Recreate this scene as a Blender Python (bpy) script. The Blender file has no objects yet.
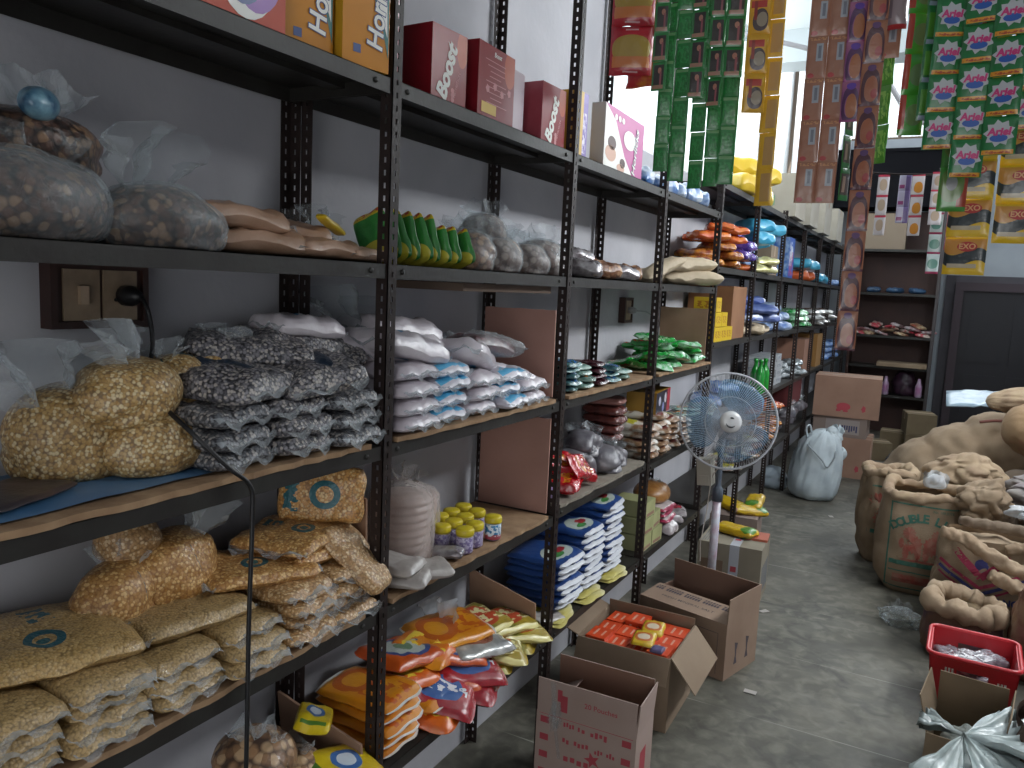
import bpy, math, random
from mathutils import Vector, Matrix, noise
from mathutils.bvhtree import BVHTree
SC = bpy.context.scene
COL = SC.collection
PI = math.pi
R = math.radians

# ------------------------------------------------------------------ camera
F_PX, YAW, PITCH, ROLL = 790.4, 0.49485, 0.12596, 0.04676
CAM = Vector((1.0489, -1.3644, 1.6295))
fw = Vector((-math.sin(YAW) * math.cos(PITCH), math.cos(YAW) * math.cos(PITCH), -math.sin(PITCH)))
rt = Vector((math.cos(YAW), math.sin(YAW), 0))
up = rt.cross(fw)
rt2 = rt * math.cos(ROLL) + up * math.sin(ROLL)
up2 = -rt * math.sin(ROLL) + up * math.cos(ROLL)
cd = bpy.data.cameras.new('camera')
cam = bpy.data.objects.new('camera', cd)
COL.objects.link(cam)
cam.matrix_world = Matrix(((rt2.x, up2.x, -fw.x, CAM.x), (rt2.y, up2.y, -fw.y, CAM.y), (rt2.z, up2.z, -fw.z, CAM.z), (0, 0, 0, 1)))
cd.sensor_width = 36
cd.lens = F_PX / 1024 * 36
cd.clip_start = 0.05
SC.camera = cam

# ------------------------------------------------------------------ light
w = bpy.data.worlds.new('world')
SC.world = w
w.use_nodes = True
w.node_tree.nodes['Background'].inputs[0].default_value = (0.93, 0.98, 1.0, 1)
w.node_tree.nodes['Background'].inputs[1].default_value = 2.2
SC.view_settings.view_transform = 'Standard'
SC.view_settings.look = 'None'
SC.view_settings.gamma = 1
SC.view_settings.exposure = 0.2
SC.view_settings.use_curve_mapping = False


def area(name, loc, direction, sx, sy, power, color=(1, 1, 1), spread=180):
    ld = bpy.data.lights.new(name, 'AREA')
    ld.shape = 'RECTANGLE'
    ld.size, ld.size_y = sx, sy
    ld.energy = power
    ld.color = color
    ld.spread = R(spread)
    o = bpy.data.objects.new(name, ld)
    o.location = loc
    o.rotation_euler = Vector(direction).to_track_quat('-Z', 'Y').to_euler()
    COL.objects.link(o)
    return o


# daylight of the high window band in the right wall, over the aisle
area('window_light_right', (2.56, 2.9, 3.2), (-1, 0, -0.45), 3.0, 0.34, 98, (0.95, 0.98, 1.0))
# daylight of the shop entrance behind the photographer
area('entrance_light', (1.7, -3.5, 1.35), (-0.1, 1, 0.05), 1.4, 2.2, 15, (1.0, 0.97, 0.95))
# daylight through the left and back clerestory windows
area('window_light_left', (-0.33, 5.6, 3.2), (1, 0, -0.2), 6.4, 1.5, 110, (0.93, 0.98, 1.0))
area('window_light_back', (1.05, 9.62, 4.1), (0, -1, -0.2), 2.8, 0.8, 90, (0.93, 0.98, 1.0))

# ------------------------------------------------------------------ node helpers
def lin(c):
    return tuple(((x / 255) / 12.92 if x / 255 <= 0.04045 else ((x / 255 + 0.055) / 1.055) ** 2.4) for x in c)


def C4(c):
    if isinstance(c, str):
        c = tuple(int(c[i:i + 2], 16) for i in (0, 2, 4))
        c = lin(c)
    return (c[0], c[1], c[2], 1)


class NT:
    def __init__(s, name):
        s.m = bpy.data.materials.new(name)
        s.m.use_nodes = True
        s.t = s.m.node_tree
        s.n = s.t.nodes
        s.b = s.n['Principled BSDF']
        s.out = s.n['Material Output']
        s._uv = s._ob = None

    def L(s, a, b):
        s.t.links.new(a, b)

    @property
    def uv(s):
        if not s._uv:
            s._tc = s.n.new('ShaderNodeTexCoord')
            s._uv = s._tc.outputs['UV']
        return s._uv

    @property
    def ob(s):
        s.uv
        return s._tc.outputs['Object']

    def math(s, op, a, b=None, c=None):
        m = s.n.new('ShaderNodeMath')
        m.operation = op
        for i, v in enumerate((a, b, c)):
            if v is None:
                continue
            if isinstance(v, (int, float)):
                m.inputs[i].default_value = v
            else:
                s.L(v, m.inputs[i])
        return m.outputs[0]

    def noise(s, scale, co=None, detail=3, dist=0):
        t = s.n.new('ShaderNodeTexNoise')
        t.inputs['Scale'].default_value = scale
        t.inputs['Detail'].default_value = detail
        t.inputs['Distortion'].default_value = dist
        s.L(co or s.ob, t.inputs['Vector'])
        return t.outputs['Fac']

    def vor(s, scale, co=None, feature='F1', out='Distance'):
        t = s.n.new('ShaderNodeTexVoronoi')
        t.feature = feature
        t.inputs['Scale'].default_value = scale
        s.L(co or s.ob, t.inputs['Vector'])
        return t.outputs[out]

    def mix(s, fac, a, b):
        m = s.n.new('ShaderNodeMix')
        m.data_type = 'RGBA'
        if isinstance(fac, (int, float)):
            m.inputs[0].default_value = fac
        else:
            s.L(fac, m.inputs[0])
        for i, v in ((6, a), (7, b)):
            if isinstance(v, (tuple, str)):
                m.inputs[i].default_value = C4(v)
            else:
                s.L(v, m.inputs[i])
        return m.outputs[2]

    def ramp(s, fac, lo, hi):
        m = s.n.new('ShaderNodeMapRange')
        m.inputs['From Min'].default_value = lo
        m.inputs['From Max'].default_value = hi
        s.L(fac, m.inputs['Value'])
        return m.outputs[0]

    def bump(s, h, strength, dist=0.01):
        b = s.n.new('ShaderNodeBump')
        b.inputs['Strength'].default_value = strength
        b.inputs['Distance'].default_value = dist
        s.L(h, b.inputs['Height'])
        s.L(b.outputs[0], s.b.inputs['Normal'])


def apply_ops(t, col, ops):
    """flat printed shapes in the surface's own UV square"""
    if not ops:
        return col
    sp = t.n.new('ShaderNodeSeparateXYZ')
    t.L(t.uv, sp.inputs[0])
    U, V = sp.outputs[0], sp.outputs[1]
    for op in ops:
        k = op[0]
        if k in ('ell', 'ring'):
            cx, cy, rx, ry = op[1:5]
            dx = t.math('MULTIPLY', t.math('SUBTRACT', U, cx), 1 / rx)
            dy = t.math('MULTIPLY', t.math('SUBTRACT', V, cy), 1 / ry)
            d = t.math('SQRT', t.math('ADD', t.math('MULTIPLY', dx, dx), t.math('MULTIPLY', dy, dy)))
            if k == 'ring':
                d = t.math('ADD', t.math('ABSOLUTE', t.math('SUBTRACT', d, 0.8)), 0.78)
            mask = t.math('LESS_THAN', d, 1.0)
        elif k in ('rect', 'txt', 'wav'):
            cx, cy, hx, hy = op[1:5]
            dx = t.math('MULTIPLY', t.math('ABSOLUTE', t.math('SUBTRACT', U, cx)), 1 / hx)
            vv = V
            if k == 'wav':
                vv = t.math('ADD', V, t.math('MULTIPLY', t.math('SINE', t.math('MULTIPLY', U, 6.0)), 0.08))
            dy = t.math('MULTIPLY', t.math('ABSOLUTE', t.math('SUBTRACT', vv, cy)), 1 / hy)
            mask = t.math('LESS_THAN', t.math('MAXIMUM', dx, dy), 1.0)
            if k == 'txt':
                mask = t.math('MULTIPLY', mask, t.math('GREATER_THAN', t.noise(op[6], t.uv, 2), 0.5))
        elif k == 'blob':
            mask = t.math('GREATER_THAN', t.noise(op[1], t.uv, 2, 1.0), op[2])
        col = t.mix(mask, col, op[-1] if k in ('blob',) else op[5])
    return col


MATS = {}


def coat_bump(t):
    """crinkles of the plastic skin, separate from what lies inside it"""
    b = t.n.new('ShaderNodeBump')
    b.inputs['Strength'].default_value = 1.0
    b.inputs['Distance'].default_value = 0.006
    n1 = t.noise(34, None, 4, 2.2)
    t.L(t.math('ABSOLUTE', t.math('SUBTRACT', n1, 0.5)), b.inputs['Height'])
    t.L(b.outputs[0], t.b.inputs['Coat Normal'])




def mat(name, c, rough=0.55, c2=None, vs=20, bump=0, bs=60, ops=None, metal=0, coat=0, spec=0.5, lo=0.35, hi=0.65, sheen=0):
    if name in MATS:
        return MATS[name]
    t = NT(name)
    col = t.mix(0.0, c, c)
    if c2:
        col = t.mix(t.ramp(t.noise(vs), lo, hi), c, c2)
    col = apply_ops(t, col, ops)
    t.L(col, t.b.inputs['Base Color'])
    t.b.inputs['Roughness'].default_value = rough
    t.b.inputs['Metallic'].default_value = metal
    t.b.inputs['Specular IOR Level'].default_value = spec
    t.b.inputs['Coat Weight'].default_value = coat
    t.b.inputs['Coat Roughness'].default_value = 0.15
    if bump:
        t.bump(t.noise(bs), bump, 0.005)
        if coat:
            coat_bump(t)
    MATS[name] = t.m
    return t.m


def grain(name, c1, c2, scale=160, ops=None, dark=None, coat=0.6, rough=0.5, c3=None):
    """loose pulses or seeds seen through a clear bag"""
    if name in MATS:
        return MATS[name]
    t = NT(name)
    d = t.vor(scale)
    cc = t.vor(scale, out='Color')
    sp = t.n.new('ShaderNodeSeparateXYZ')
    t.L(cc, sp.inputs[0])
    col = t.mix(sp.outputs[0], c1, c2)
    if c3:
        col = t.mix(t.math('GREATER_THAN', sp.outputs[1], 0.7), col, c3)
    if dark:
        col = t.mix(t.ramp(d, 0.45, 0.8), col, dark)
    col = apply_ops(t, col, ops)
    t.L(col, t.b.inputs['Base Color'])
    t.b.inputs['Roughness'].default_value = rough
    t.b.inputs['Coat Weight'].default_value = coat
    t.b.inputs['Coat Roughness'].default_value = 0.12
    coat_bump(t)
    h = t.math('ADD', t.math('MULTIPLY', t.ramp(d, 0, 0.9), -0.25), t.math('MULTIPLY', t.noise(22, None, 3, 1.5), 1.6))
    t.bump(h, 0.7, 0.006)
    MATS[name] = t.m
    return t.m


def film(name, tint='dfe6ea', opacity=0.3, rough=0.16, bs=45):
    """clear plastic film: mostly see-through, glossy creases"""
    if name in MATS:
        return MATS[name]
    t = NT(name)
    t.n.remove(t.b)
    tr = t.n.new('ShaderNodeBsdfTransparent')
    tr.inputs[0].default_value = C4('f2f5f6')
    gl = t.n.new('ShaderNodeBsdfPrincipled')
    gl.inputs['Base Color'].default_value = C4(tint)
    gl.inputs['Roughness'].default_value = rough
    gl.inputs['Specular IOR Level'].default_value = 0.8
    bp = t.n.new('ShaderNodeBump')
    bp.inputs['Strength'].default_value = 0.8
    bp.inputs['Distance'].default_value = 0.01
    t.L(t.noise(bs, None, 3, 1.2), bp.inputs['Height'])
    t.L(bp.outputs[0], gl.inputs['Normal'])
    lw = t.n.new('ShaderNodeLayerWeight')
    lw.inputs[0].default_value = 0.35
    f = t.math('ADD', t.math('MULTIPLY', lw.outputs['Facing'], 0.38), opacity)
    f = t.math('MINIMUM', f, 0.9)
    mx = t.n.new('ShaderNodeMixShader')
    t.L(f, mx.inputs[0])
    t.L(tr.outputs[0], mx.inputs[1])
    t.L(gl.outputs[0], mx.inputs[2])
    t.L(mx.outputs[0], t.out.inputs[0])
    MATS[name] = t.m
    return t.m


# ------------------------------------------------------------------ mesh builder
class MB:
    def __init__(s):
        s.v, s.f, s.mi, s.uv = [], [], [], []
        s.smooth = []

    def add(s, vs, fs, mat=0, uvs=None, smooth=False, M=None):
        o = len(s.v)
        for p in vs:
            p = Vector(p)
            s.v.append(M @ p if M else p)
        for k, f in enumerate(fs):
            s.f.append(tuple(i + o for i in f))
            s.mi.append(mat)
            s.smooth.append(smooth)
            s.uv.append([uvs[i] for i in f] if uvs else None)

    def box(s, x0, x1, y0, y1, z0, z1, mat=0, M=None, mats=None):
        """mats: dict face -> material index for -x +x -y +y -z +z"""
        vs = [(x0, y0, z0), (x1, y0, z0), (x1, y1, z0), (x0, y1, z0), (x0, y0, z1), (x1, y0, z1), (x1, y1, z1), (x0, y1, z1)]
        fs = {'-z': (0, 3, 2, 1), '+z': (4, 5, 6, 7), '-y': (0, 1, 5, 4), '+x': (1, 2, 6, 5), '+y': (2, 3, 7, 6), '-x': (3, 0, 4, 7)}
        o = len(s.v)
        for p in vs:
            p = Vector(p)
            s.v.append(M @ p if M else p)
        for k, f in fs.items():
            s.f.append(tuple(i + o for i in f))
            s.mi.append((mats or {}).get(k, mat))
            s.smooth.append(False)
            s.uv.append([(0, 0), (1, 0), (1, 1), (0, 1)])

    def tube(s, pts, r, n=8, mat=0, closed=False, cap=True, M=None):
        pts = [Vector(p) for p in pts]
        vs, fs = [], []
        N = len(pts)
        nrm = None
        for i, p in enumerate(pts):
            a = pts[(i - 1) % N] if closed or i > 0 else p
            b = pts[(i + 1) % N] if closed or i < N - 1 else p
            t = (b - a).normalized()
            if nrm is None:
                nrm = t.orthogonal().normalized()
            nrm = (nrm - t * nrm.dot(t)).normalized()
            bn = t.cross(nrm)
            rr = r[i] if isinstance(r, (list, tuple)) else r
            for j in range(n):
                a_ = 2 * PI * j / n
                vs.append(p + (nrm * math.cos(a_) + bn * math.sin(a_)) * rr)
        for i in range(N if closed else N - 1):
            for j in range(n):
                i2 = (i + 1) % N
                fs.append((i * n + j, i * n + (j + 1) % n, i2 * n + (j + 1) % n, i2 * n + j))
        if cap and not closed:
            fs.append(tuple(reversed(range(n))))
            fs.append(tuple((N - 1) * n + j for j in range(n)))
        s.add(vs, fs, mat, smooth=True, M=M)

    def lathe(s, prof, n=24, mat=0, sx=1, sy=1, fn=None, M=None, smooth=True, close_top=True):
        vs, fs, uv = [], [], []
        N = len(prof)
        for i, (r, z) in enumerate(prof):
            for j in range(n):
                a = 2 * PI * j / n
                p = Vector((r * math.cos(a) * sx, r * math.sin(a) * sy, z))
                if fn:
                    p = fn(p, a, i / (N - 1))
                vs.append(p)
                uv.append((j / n, i / (N - 1)))
        for i in range(N - 1):
            for j in range(n):
                fs.append((i * n + j, i * n + (j + 1) % n, (i + 1) * n + (j + 1) % n, (i + 1) * n + j))
        fs.append(tuple(reversed(range(n))))
        if close_top:
            fs.append(tuple((N - 1) * n + j for j in range(n)))
        s.add(vs, fs, mat, uv, smooth, M)

    def build(s, name, mats, parent=None, loc=None, rot=None):
        me = bpy.data.meshes.new(name)
        me.from_pydata([tuple(p) for p in s.v], [], s.f)
        ul = me.uv_layers.new(name='UVMap')
        k = 0
        for pi, pl in enumerate(me.polygons):
            pl.material_index = s.mi[pi]
            pl.use_smooth = s.smooth[pi]
            u = s.uv[pi]
            for q in range(pl.loop_total):
                ul.data[k].uv = u[q] if u else (0.5, 0.5)
                k += 1
        for m in (mats if isinstance(mats, (list, tuple)) else [mats]):
            me.materials.append(m)
        me.update()
        o = bpy.data.objects.new(name, me)
        COL.objects.link(o)
        if parent:
            o.parent = parent
        if loc is not None:
            o.location = loc
        if rot is not None:
            o.rotation_euler = rot
        return o


def empty(name, loc=(0, 0, 0), rot=(0, 0, 0)):
    o = bpy.data.objects.new(name, None)
    o.empty_display_size = 0.05
    o.location = loc
    o.rotation_euler = rot
    COL.objects.link(o)
    return o


def tag(o, label, cat, group=None):
    o['label'] = label
    o['category'] = cat
    if group:
        o['group'] = group
    return o


def struct(o):
    o['kind'] = 'structure'
    return o


PROTO = {}


def spawn(key, maker, loc, rot=(0, 0, 0), scale=(1, 1, 1), label='', cat='', group=None):
    """first call builds the thing, later calls copy it with its parts"""
    if isinstance(scale, (int, float)):
        scale = (scale,) * 3
    if key not in PROTO:
        r = PROTO[key] = maker()
    else:
        src = PROTO[key]
        r = src.copy()
        COL.objects.link(r)
        for ch in src.children:
            c = ch.copy()
            COL.objects.link(c)
            c.parent = r
            for g in ch.children:
                d = g.copy()
                COL.objects.link(d)
                d.parent = c
    r.location = loc
    r.rotation_euler = rot
    r.scale = scale
    tag(r, label, cat, group)
    return r


ORD = ['', 'first', 'second', 'third', 'fourth', 'fifth', 'sixth', 'seventh', 'eighth', 'ninth', 'tenth', 'eleventh', 'twelfth', 'thirteenth', 'fourteenth', 'fifteenth', 'sixteenth']


def level(i, n):
    if n == 1:
        return 'lying alone'
    if i == n - 1:
        return 'topmost'
    if i == 0:
        return 'lowest'
    return ORD[i + 1] + ' lowest'


# ------------------------------------------------------------------ text
_TXT = {}


def text_geo(s, bold=0.0, shear=0.0):
    k = (s, bold, shear)
    if k in _TXT:
        return _TXT[k]
    cu = bpy.data.curves.new('t', 'FONT')
    cu.body = s
    cu.size = 1
    cu.offset = bold
    cu.shear = shear
    cu.align_x = 'CENTER'
    cu.align_y = 'CENTER'
    cu.resolution_u = 3
    o = bpy.data.objects.new('t', cu)
    COL.objects.link(o)
    bpy.context.view_layer.update()
    me = bpy.data.meshes.new_from_object(o)
    vs = [v.co.copy() for v in me.vertices]
    fs = [tuple(p.vertices) for p in me.polygons]
    bpy.data.objects.remove(o)
    bpy.data.curves.remove(cu)
    bpy.data.meshes.remove(me)
    _TXT[k] = (vs, fs)
    return vs, fs


def add_text(m, s, size, M, mat=1, bold=0.02, shear=0.0, sx=1.0):
    vs, fs = text_geo(s, bold, shear)
    m.add([(v.x * size * sx, v.y * size, 0) for v in vs], fs, mat, M=M)


def frame(origin, xdir, ydir):
    """matrix whose local x,y axes are xdir, ydir at origin"""
    x = Vector(xdir).normalized()
    y = Vector(ydir).normalized()
    z = x.cross(y)
    return Matrix(((x.x, y.x, z.x, origin[0]), (x.y, y.y, z.y, origin[1]), (x.z, y.z, z.z, origin[2]), (0, 0, 0, 1)))


def shape2d(m, kind, M, mat=1, n=20, rx=1, ry=1, k=0.3):
    if kind == 'ell':
        vs = [(rx * math.cos(2 * PI * i / n), ry * math.sin(2 * PI * i / n), 0) for i in range(n)]
        m.add(vs, [tuple(range(n))], mat, M=M)
    elif kind == 'burst':
        vs = [(0, 0, 0)]
        for i in range(n):
            r = 1 + k * (0.5 if i % 2 else -0.5)
            vs.append((rx * r * math.cos(2 * PI * i / n), ry * r * math.sin(2 * PI * i / n), 0))
        m.add(vs, [(0, 1 + i, 1 + (i + 1) % n) for i in range(n)], mat, M=M)
    elif kind == 'rect':
        m.add([(-rx, -ry, 0), (rx, -ry, 0), (rx, ry, 0), (-rx, ry, 0)], [(0, 1, 2, 3)], mat, M=M)
    elif kind == 'poly':
        m.add([(a, b, 0) for a, b in rx], [tuple(range(len(rx)))], mat, M=M)


# ------------------------------------------------------------------ soft shapes
def crease(p):
    """sharp cloth folds: 0 on flat cloth, down to -1 in a fold"""
    n1 = abs(noise.noise(p))
    n2 = abs(noise.noise(p * 2.1 + Vector((7, 3, 1))))
    return -max(0, 1 - n1 * 5) - 0.5 * max(0, 1 - n2 * 5)


def pillow(m, w, d, h, n=16, seed=0, wr=0.18, mat=0, e=0.3, seal=0.0, pinch=0.025, sag=0.4, freq=18, M=None, rc=0.1):
    """filled bag lying flat: long axis x (w), width y (d), thickness h, base on z=0"""
    top, bot, uv = [], [], []
    for i in range(n + 1):
        for j in range(n + 1):
            u = -1 + 2 * i / n
            v = -1 + 2 * j / n
            # ease the grid so the rims are round
            su = math.sin(u * PI / 2) * 0.5 + u * 0.5
            sv = math.sin(v * PI / 2) * 0.5 + v * 0.5
            uu = min(1, abs(su) / (1 - seal)) if seal else abs(su)
            f = (max(0, 1 - uu ** 4) * max(0, 1 - abs(sv) ** 3)) ** e
            x = w / 2 * su * (1 - pinch * (1 - sv * sv))
            y = d / 2 * sv * (1 - pinch * (1 - su * su))
            q_ = 1 - rc * (su * sv) ** 4 + 0.3 * rc * noise.noise(Vector((su * 2.5 + seed, sv * 2.5, seed * 1.7))) * max(abs(su), abs(sv)) ** 3
            x, y = x * q_, y * q_
            nz = noise.noise(Vector((x * freq + seed * 7.3, y * freq, seed * 3.1)))
            nz2 = noise.noise(Vector((x * freq * 2.7 + seed, y * freq * 2.7, 9 + seed)))
            cr_ = abs(noise.noise(Vector((x * freq * 0.9 + seed * 2.1, y * freq * 1.7, seed + 20)))) ** 0.7
            zs = h * sag + (1 - f) * nz * h * 0.3
            top.append((x, y, zs + (h - h * sag) * f * (1 + wr * (nz * 1.3 + nz2 + cr_ * 1.6 - 0.6))))
            bot.append((x, y, zs - h * sag * f if f > 0.02 else zs - 0.0008))
            uv.append((i / n, j / n))
    q = n + 1
    ft, fb = [], []
    for i in range(n):
        for j in range(n):
            a = i * q + j
            ft.append((a, a + q, a + q + 1, a + 1))
            fb.append((a, a + 1, a + q + 1, a + q))
    m.add(top, ft, mat, uv, True, M)
    m.add(bot, fb, mat, uv, True, M)
    rim = [i * q for i in range(q)] + [n * q + j for j in range(1, q)] + [i * q + n for i in range(n - 1, -1, -1)] + [j for j in range(n - 1, 0, -1)]
    k = len(rim)
    o = len(m.v)
    m.add([top[i] for i in rim] + [bot[i] for i in rim], [(i, i + k, (i + 1) % k + k, (i + 1) % k) for i in range(k)], mat, [uv[i] for i in rim] * 2, True, M)


def blob(m, rx, ry, rz, seed=0, amp=0.12, freq=9, n=36, rings=22, mat=0, flat=0.55, neck=0.0, M=None, pw=1.0, cr=0.2):
    """filled soft bag standing on z=0"""
    vs, fs, uv = [], [], []
    for i in range(rings + 1):
        t = i / rings
        ph = -PI / 2 + PI * t
        cr = max(0.0, math.cos(ph)) ** pw
        if neck and t > 0.75:
            cr = max(cr, neck)
        z = math.sin(ph)
        if z < -flat:
            z = -flat - (z + flat) * -0.06
        z = (z + flat) / (1 + flat) * 2 * rz
        for j in range(n):
            a = 2 * PI * j / n
            p = Vector((rx * cr * math.cos(a), ry * cr * math.sin(a), z))
            nn = noise.noise(Vector((p.x * freq + seed * 5, p.y * freq, p.z * freq))) + 0.5 * noise.noise(Vector((p.x * freq * 2.3, p.y * freq * 2.3 + seed, p.z * freq * 2.3)))
            k = 1 + amp * nn - cr * amp * (max(0, 1 - abs(noise.noise(Vector((p.x * freq * 1.4 + seed, p.y * freq * 1.4, p.z * freq * 1.4 + 4)))) * 4.5))
            vs.append((p.x * k, p.y * k, max(0.0, p.z * (1 + amp * 0.6 * nn * t))))
            uv.append((j / n, t))
    for i in range(rings):
        for j in range(n):
            fs.append((i * n + j, i * n + (j + 1) % n, (i + 1) * n + (j + 1) % n, (i + 1) * n + j))
    m.add(vs, fs, mat, uv, True, M)


def tail(m, w, h, seed=0, mat=0, M=None, n=14, r=8, gather=0.25, lean=0.2):
    """crumpled open top of a plastic bag, gathered at the root, fanning upward"""
    rnd = random.Random(seed)
    vs, fs = [], []
    ph = rnd.random() * 6
    for i in range(r + 1):
        t = i / r
        ww = w * (gather + (1 - gather) * t ** 0.8)
        for j in range(n + 1):
            s_ = -1 + 2 * j / n
            x = ww / 2 * s_ + 0.06 * w * noise.noise(Vector((s_ * 3, t * 3, seed)))
            y = (0.14 * w * math.sin(s_ * 7 + ph + t * 2) + 0.12 * w * noise.noise(Vector((s_ * 4 + 9, t * 4, seed)))) * (0.4 + t) + lean * h * t * t
            z = h * t * (1 - 0.35 * abs(s_) ** 1.5 + 0.25 * noise.noise(Vector((s_ * 3, seed * 2.0, 4))))
            vs.append((x, y, z))
    q = n + 1
    for i in range(r):
        for j in range(n):
            a = i * q + j
            fs.append((a, a + 1, a + q + 1, a + q))
    m.add(vs, fs, mat, smooth=True, M=M)


T = Matrix.Translation


def Rz(a):
    return Matrix.Rotation(a, 4, 'Z')


def Rx(a):
    return Matrix.Rotation(a, 4, 'X')


def Ry(a):
    return Matrix.Rotation(a, 4, 'Y')

# ================================================================== the room
plaster = mat('painted_plaster', 'b3b3b8', 0.8, 'a6a6ac', 3, 0.25, 35)
ceil_m = mat('ceiling_paint', 'd5dcdf', 0.85)
dark_in = mat('dark_doorway', '0d0d10', 0.9)


def floor_material():
    t = NT('stone_floor')
    mp = t.n.new('ShaderNodeMapping')
    mp.inputs['Location'].default_value = (0.31, 0.2, 0)
    t.L(t.ob, mp.inputs[0])
    br = t.n.new('ShaderNodeTexBrick')
    br.offset = 0
    br.inputs['Scale'].default_value = 1
    br.inputs['Brick Width'].default_value = 1.9
    br.inputs['Row Height'].default_value = 0.62
    br.inputs['Mortar Size'].default_value = 0.0028
    br.inputs['Mortar Smooth'].default_value = 0.1
    br.inputs['Bias'].default_value = 0
    t.L(mp.outputs[0], br.inputs['Vector'])
    c = t.mix(t.ramp(t.noise(2.6, None, 6, 0.6), 0.3, 0.7), '46453e', '666359')
    c = t.mix(t.ramp(t.noise(14, None, 6, 0.5), 0.42, 0.75), c, '77746a')
    c = t.mix(t.ramp(t.noise(5, None, 5, 1.5), 0.52, 0.75), c, '3b3a35')
    c = t.mix(t.ramp(t.noise(1.3, None, 4, 2.0), 0.5, 0.68), c, '504e47')
    c = t.mix(t.math('MULTIPLY', br.outputs['Fac'], t.ramp(t.noise(1.7, None, 3), 0.42, 0.6)), c, '8b8a80')
    t.L(c, t.b.inputs['Base Color'])
    r = t.math('ADD', t.math('MULTIPLY', t.noise(7, None, 5), 0.3), 0.42)
    t.L(r, t.b.inputs['Roughness'])
    t.b.inputs['Specular IOR Level'].default_value = 0.35
    t.bump(t.noise(18, None, 4), 0.12, 0.01)
    return t.m


m = MB()
m.box(-0.31, 2.6, -3.6, 9.85, -0.1, 0)
struct(m.build('floor', floor_material()))
# left wall with the long clerestory opening above the racks (y 2.32 .. 9.1, z 2.3 .. 4.1)
m = MB()
m.box(-0.51, -0.31, -3.6, 9.85, -0.1, 2.3)
m.box(-0.51, -0.31, -3.6, 1.9, 2.3, 3.45)
m.box(-0.51, -0.31, 9.1, 9.85, 2.3, 4.95)
m.box(-0.51, -0.31, 1.9, 9.1, 4.1, 4.95)
struct(m.build('wall_left', plaster))
m = MB()
m.box(-0.51, 2.6, 9.7, 9.9, -0.1, 3.62)
m.box(-0.51, 2.6, 9.7, 9.9, 4.6, 4.95)
m.box(2.5, 2.6, 9.7, 9.9, 3.62, 4.6)
struct(m.build('wall_back', mat('back_wall_paint', '9aa0a6', 0.8, '8d9399', 2)))
m = MB()
m.box(2.6, 2.8, -3.6, 9.9, -0.1, 3.0)
m.box(2.6, 2.8, -3.6, 1.2, 3.0, 3.45)
m.box(2.6, 2.8, 4.6, 9.9, 3.0, 4.95)
m.box(2.6, 2.8, 1.2, 4.6, 3.39, 4.95)
struct(m.build('wall_right', plaster))
m = MB()
m.box(-0.51, 0.95, -3.8, -3.6, -0.1, 3.45)
m.box(2.45, 2.6, -3.8, -3.6, -0.1, 3.45)
m.box(0.95, 2.45, -3.8, -3.6, 2.45, 3.45)
struct(m.build('wall_front', plaster))
m = MB()
m.box(-0.51, 2.8, -3.8, 4.4, 3.4, 3.5)
m.box(-0.51, 2.8, 4.4, 4.5, 3.4, 5.05)
m.box(-0.51, 2.8, 4.5, 9.9, 4.95, 5.05)
struct(m.build('ceiling', ceil_m))
m = MB()
m.box(-0.31, 2.6, 4.35, 4.6, 3.19, 3.4)
struct(m.build('trim_1', mat('beam_paint', 'aab2b6', 0.8)))
# window frames and the frosted daylight panes
fr = mat('window_frame_paint', '6a5a4c', 0.6)
pane = film('frosted_pane', 'eef6fa', 0.25, 0.3)


def window(name, x0, x1, y0, y1, z0, z1, axis, nb):
    m = MB()
    b = 0.035
    if axis == 'x':
        xm = (x0 + x1) / 2
        for z in (z0, z1 - b):
            m.box(x0, x1, y0, y1, z, z + b)
        for i in range(nb + 1):
            y = y0 + (y1 - y0 - b) * i / nb
            m.box(x0, x1, y, y + b, z0 + b, z1 - b)
        o = m.build(name, fr)
        g = MB()
        g.box(xm - 0.003, xm + 0.003, y0 + b, y1 - b, z0 + b, z1 - b)
    else:
        ym = (y0 + y1) / 2
        for z in (z0, z1 - b):
            m.box(x0, x1, y0, y1, z, z + b)
        for i in range(nb + 1):
            x = x0 + (x1 - x0 - b) * i / nb
            m.box(x, x + b, y0, y1, z0 + b, z1 - b)
        o = m.build(name, fr)
        g = MB()
        g.box(x0 + b, x1 - b, ym - 0.003, ym + 0.003, z0 + b, z1 - b)
    struct(o)
    struct(g.build('window_pane', pane, o))


window('window_1', -0.45, -0.38, 1.9, 9.1, 2.3, 4.1, 'x', 6)
window('window_2', -0.4, 2.5, 9.76, 9.84, 3.62, 4.6, 'y', 4)
window('window_3', 2.66, 2.74, 1.2, 4.6, 3.0, 3.39, 'x', 4)

# dark doorway in the back wall, right of the cupboard: frame + dark leaf
m = MB()
m.box(1.13, 1.22, 9.6, 9.7, 0, 1.9)
m.box(2.2, 2.3, 9.6, 9.7, 0, 1.9)
m.box(1.22, 2.2, 9.6, 9.7, 1.8, 1.9)
d = m.build('door_1', mat('door_frame', '3b3036', 0.7))
struct(d)
m = MB()
m.box(1.22, 2.2, 9.64, 9.69, 0, 1.8)
for (a, b) in ((0.15, 0.8), (0.95, 1.68)):
    m.box(1.32, 1.66, 9.63, 9.64, a, b)
    m.box(1.76, 2.1, 9.63, 9.64, a, b)
struct(m.build('door_leaf', mat('door_leaf_dark', '16141a', 0.6), d))
m = MB()
m.box(1.02, 1.13, 9.675, 9.7, 0, 1.98)
m.box(1.13, 2.6, 9.675, 9.7, 1.9, 1.98)
m.box(2.3, 2.6, 9.675, 9.7, 0, 1.9)
struct(m.build('trim_2', mat('dark_wainscot_paint', '4a474c', 0.8, '413e43', 3)))

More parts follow.
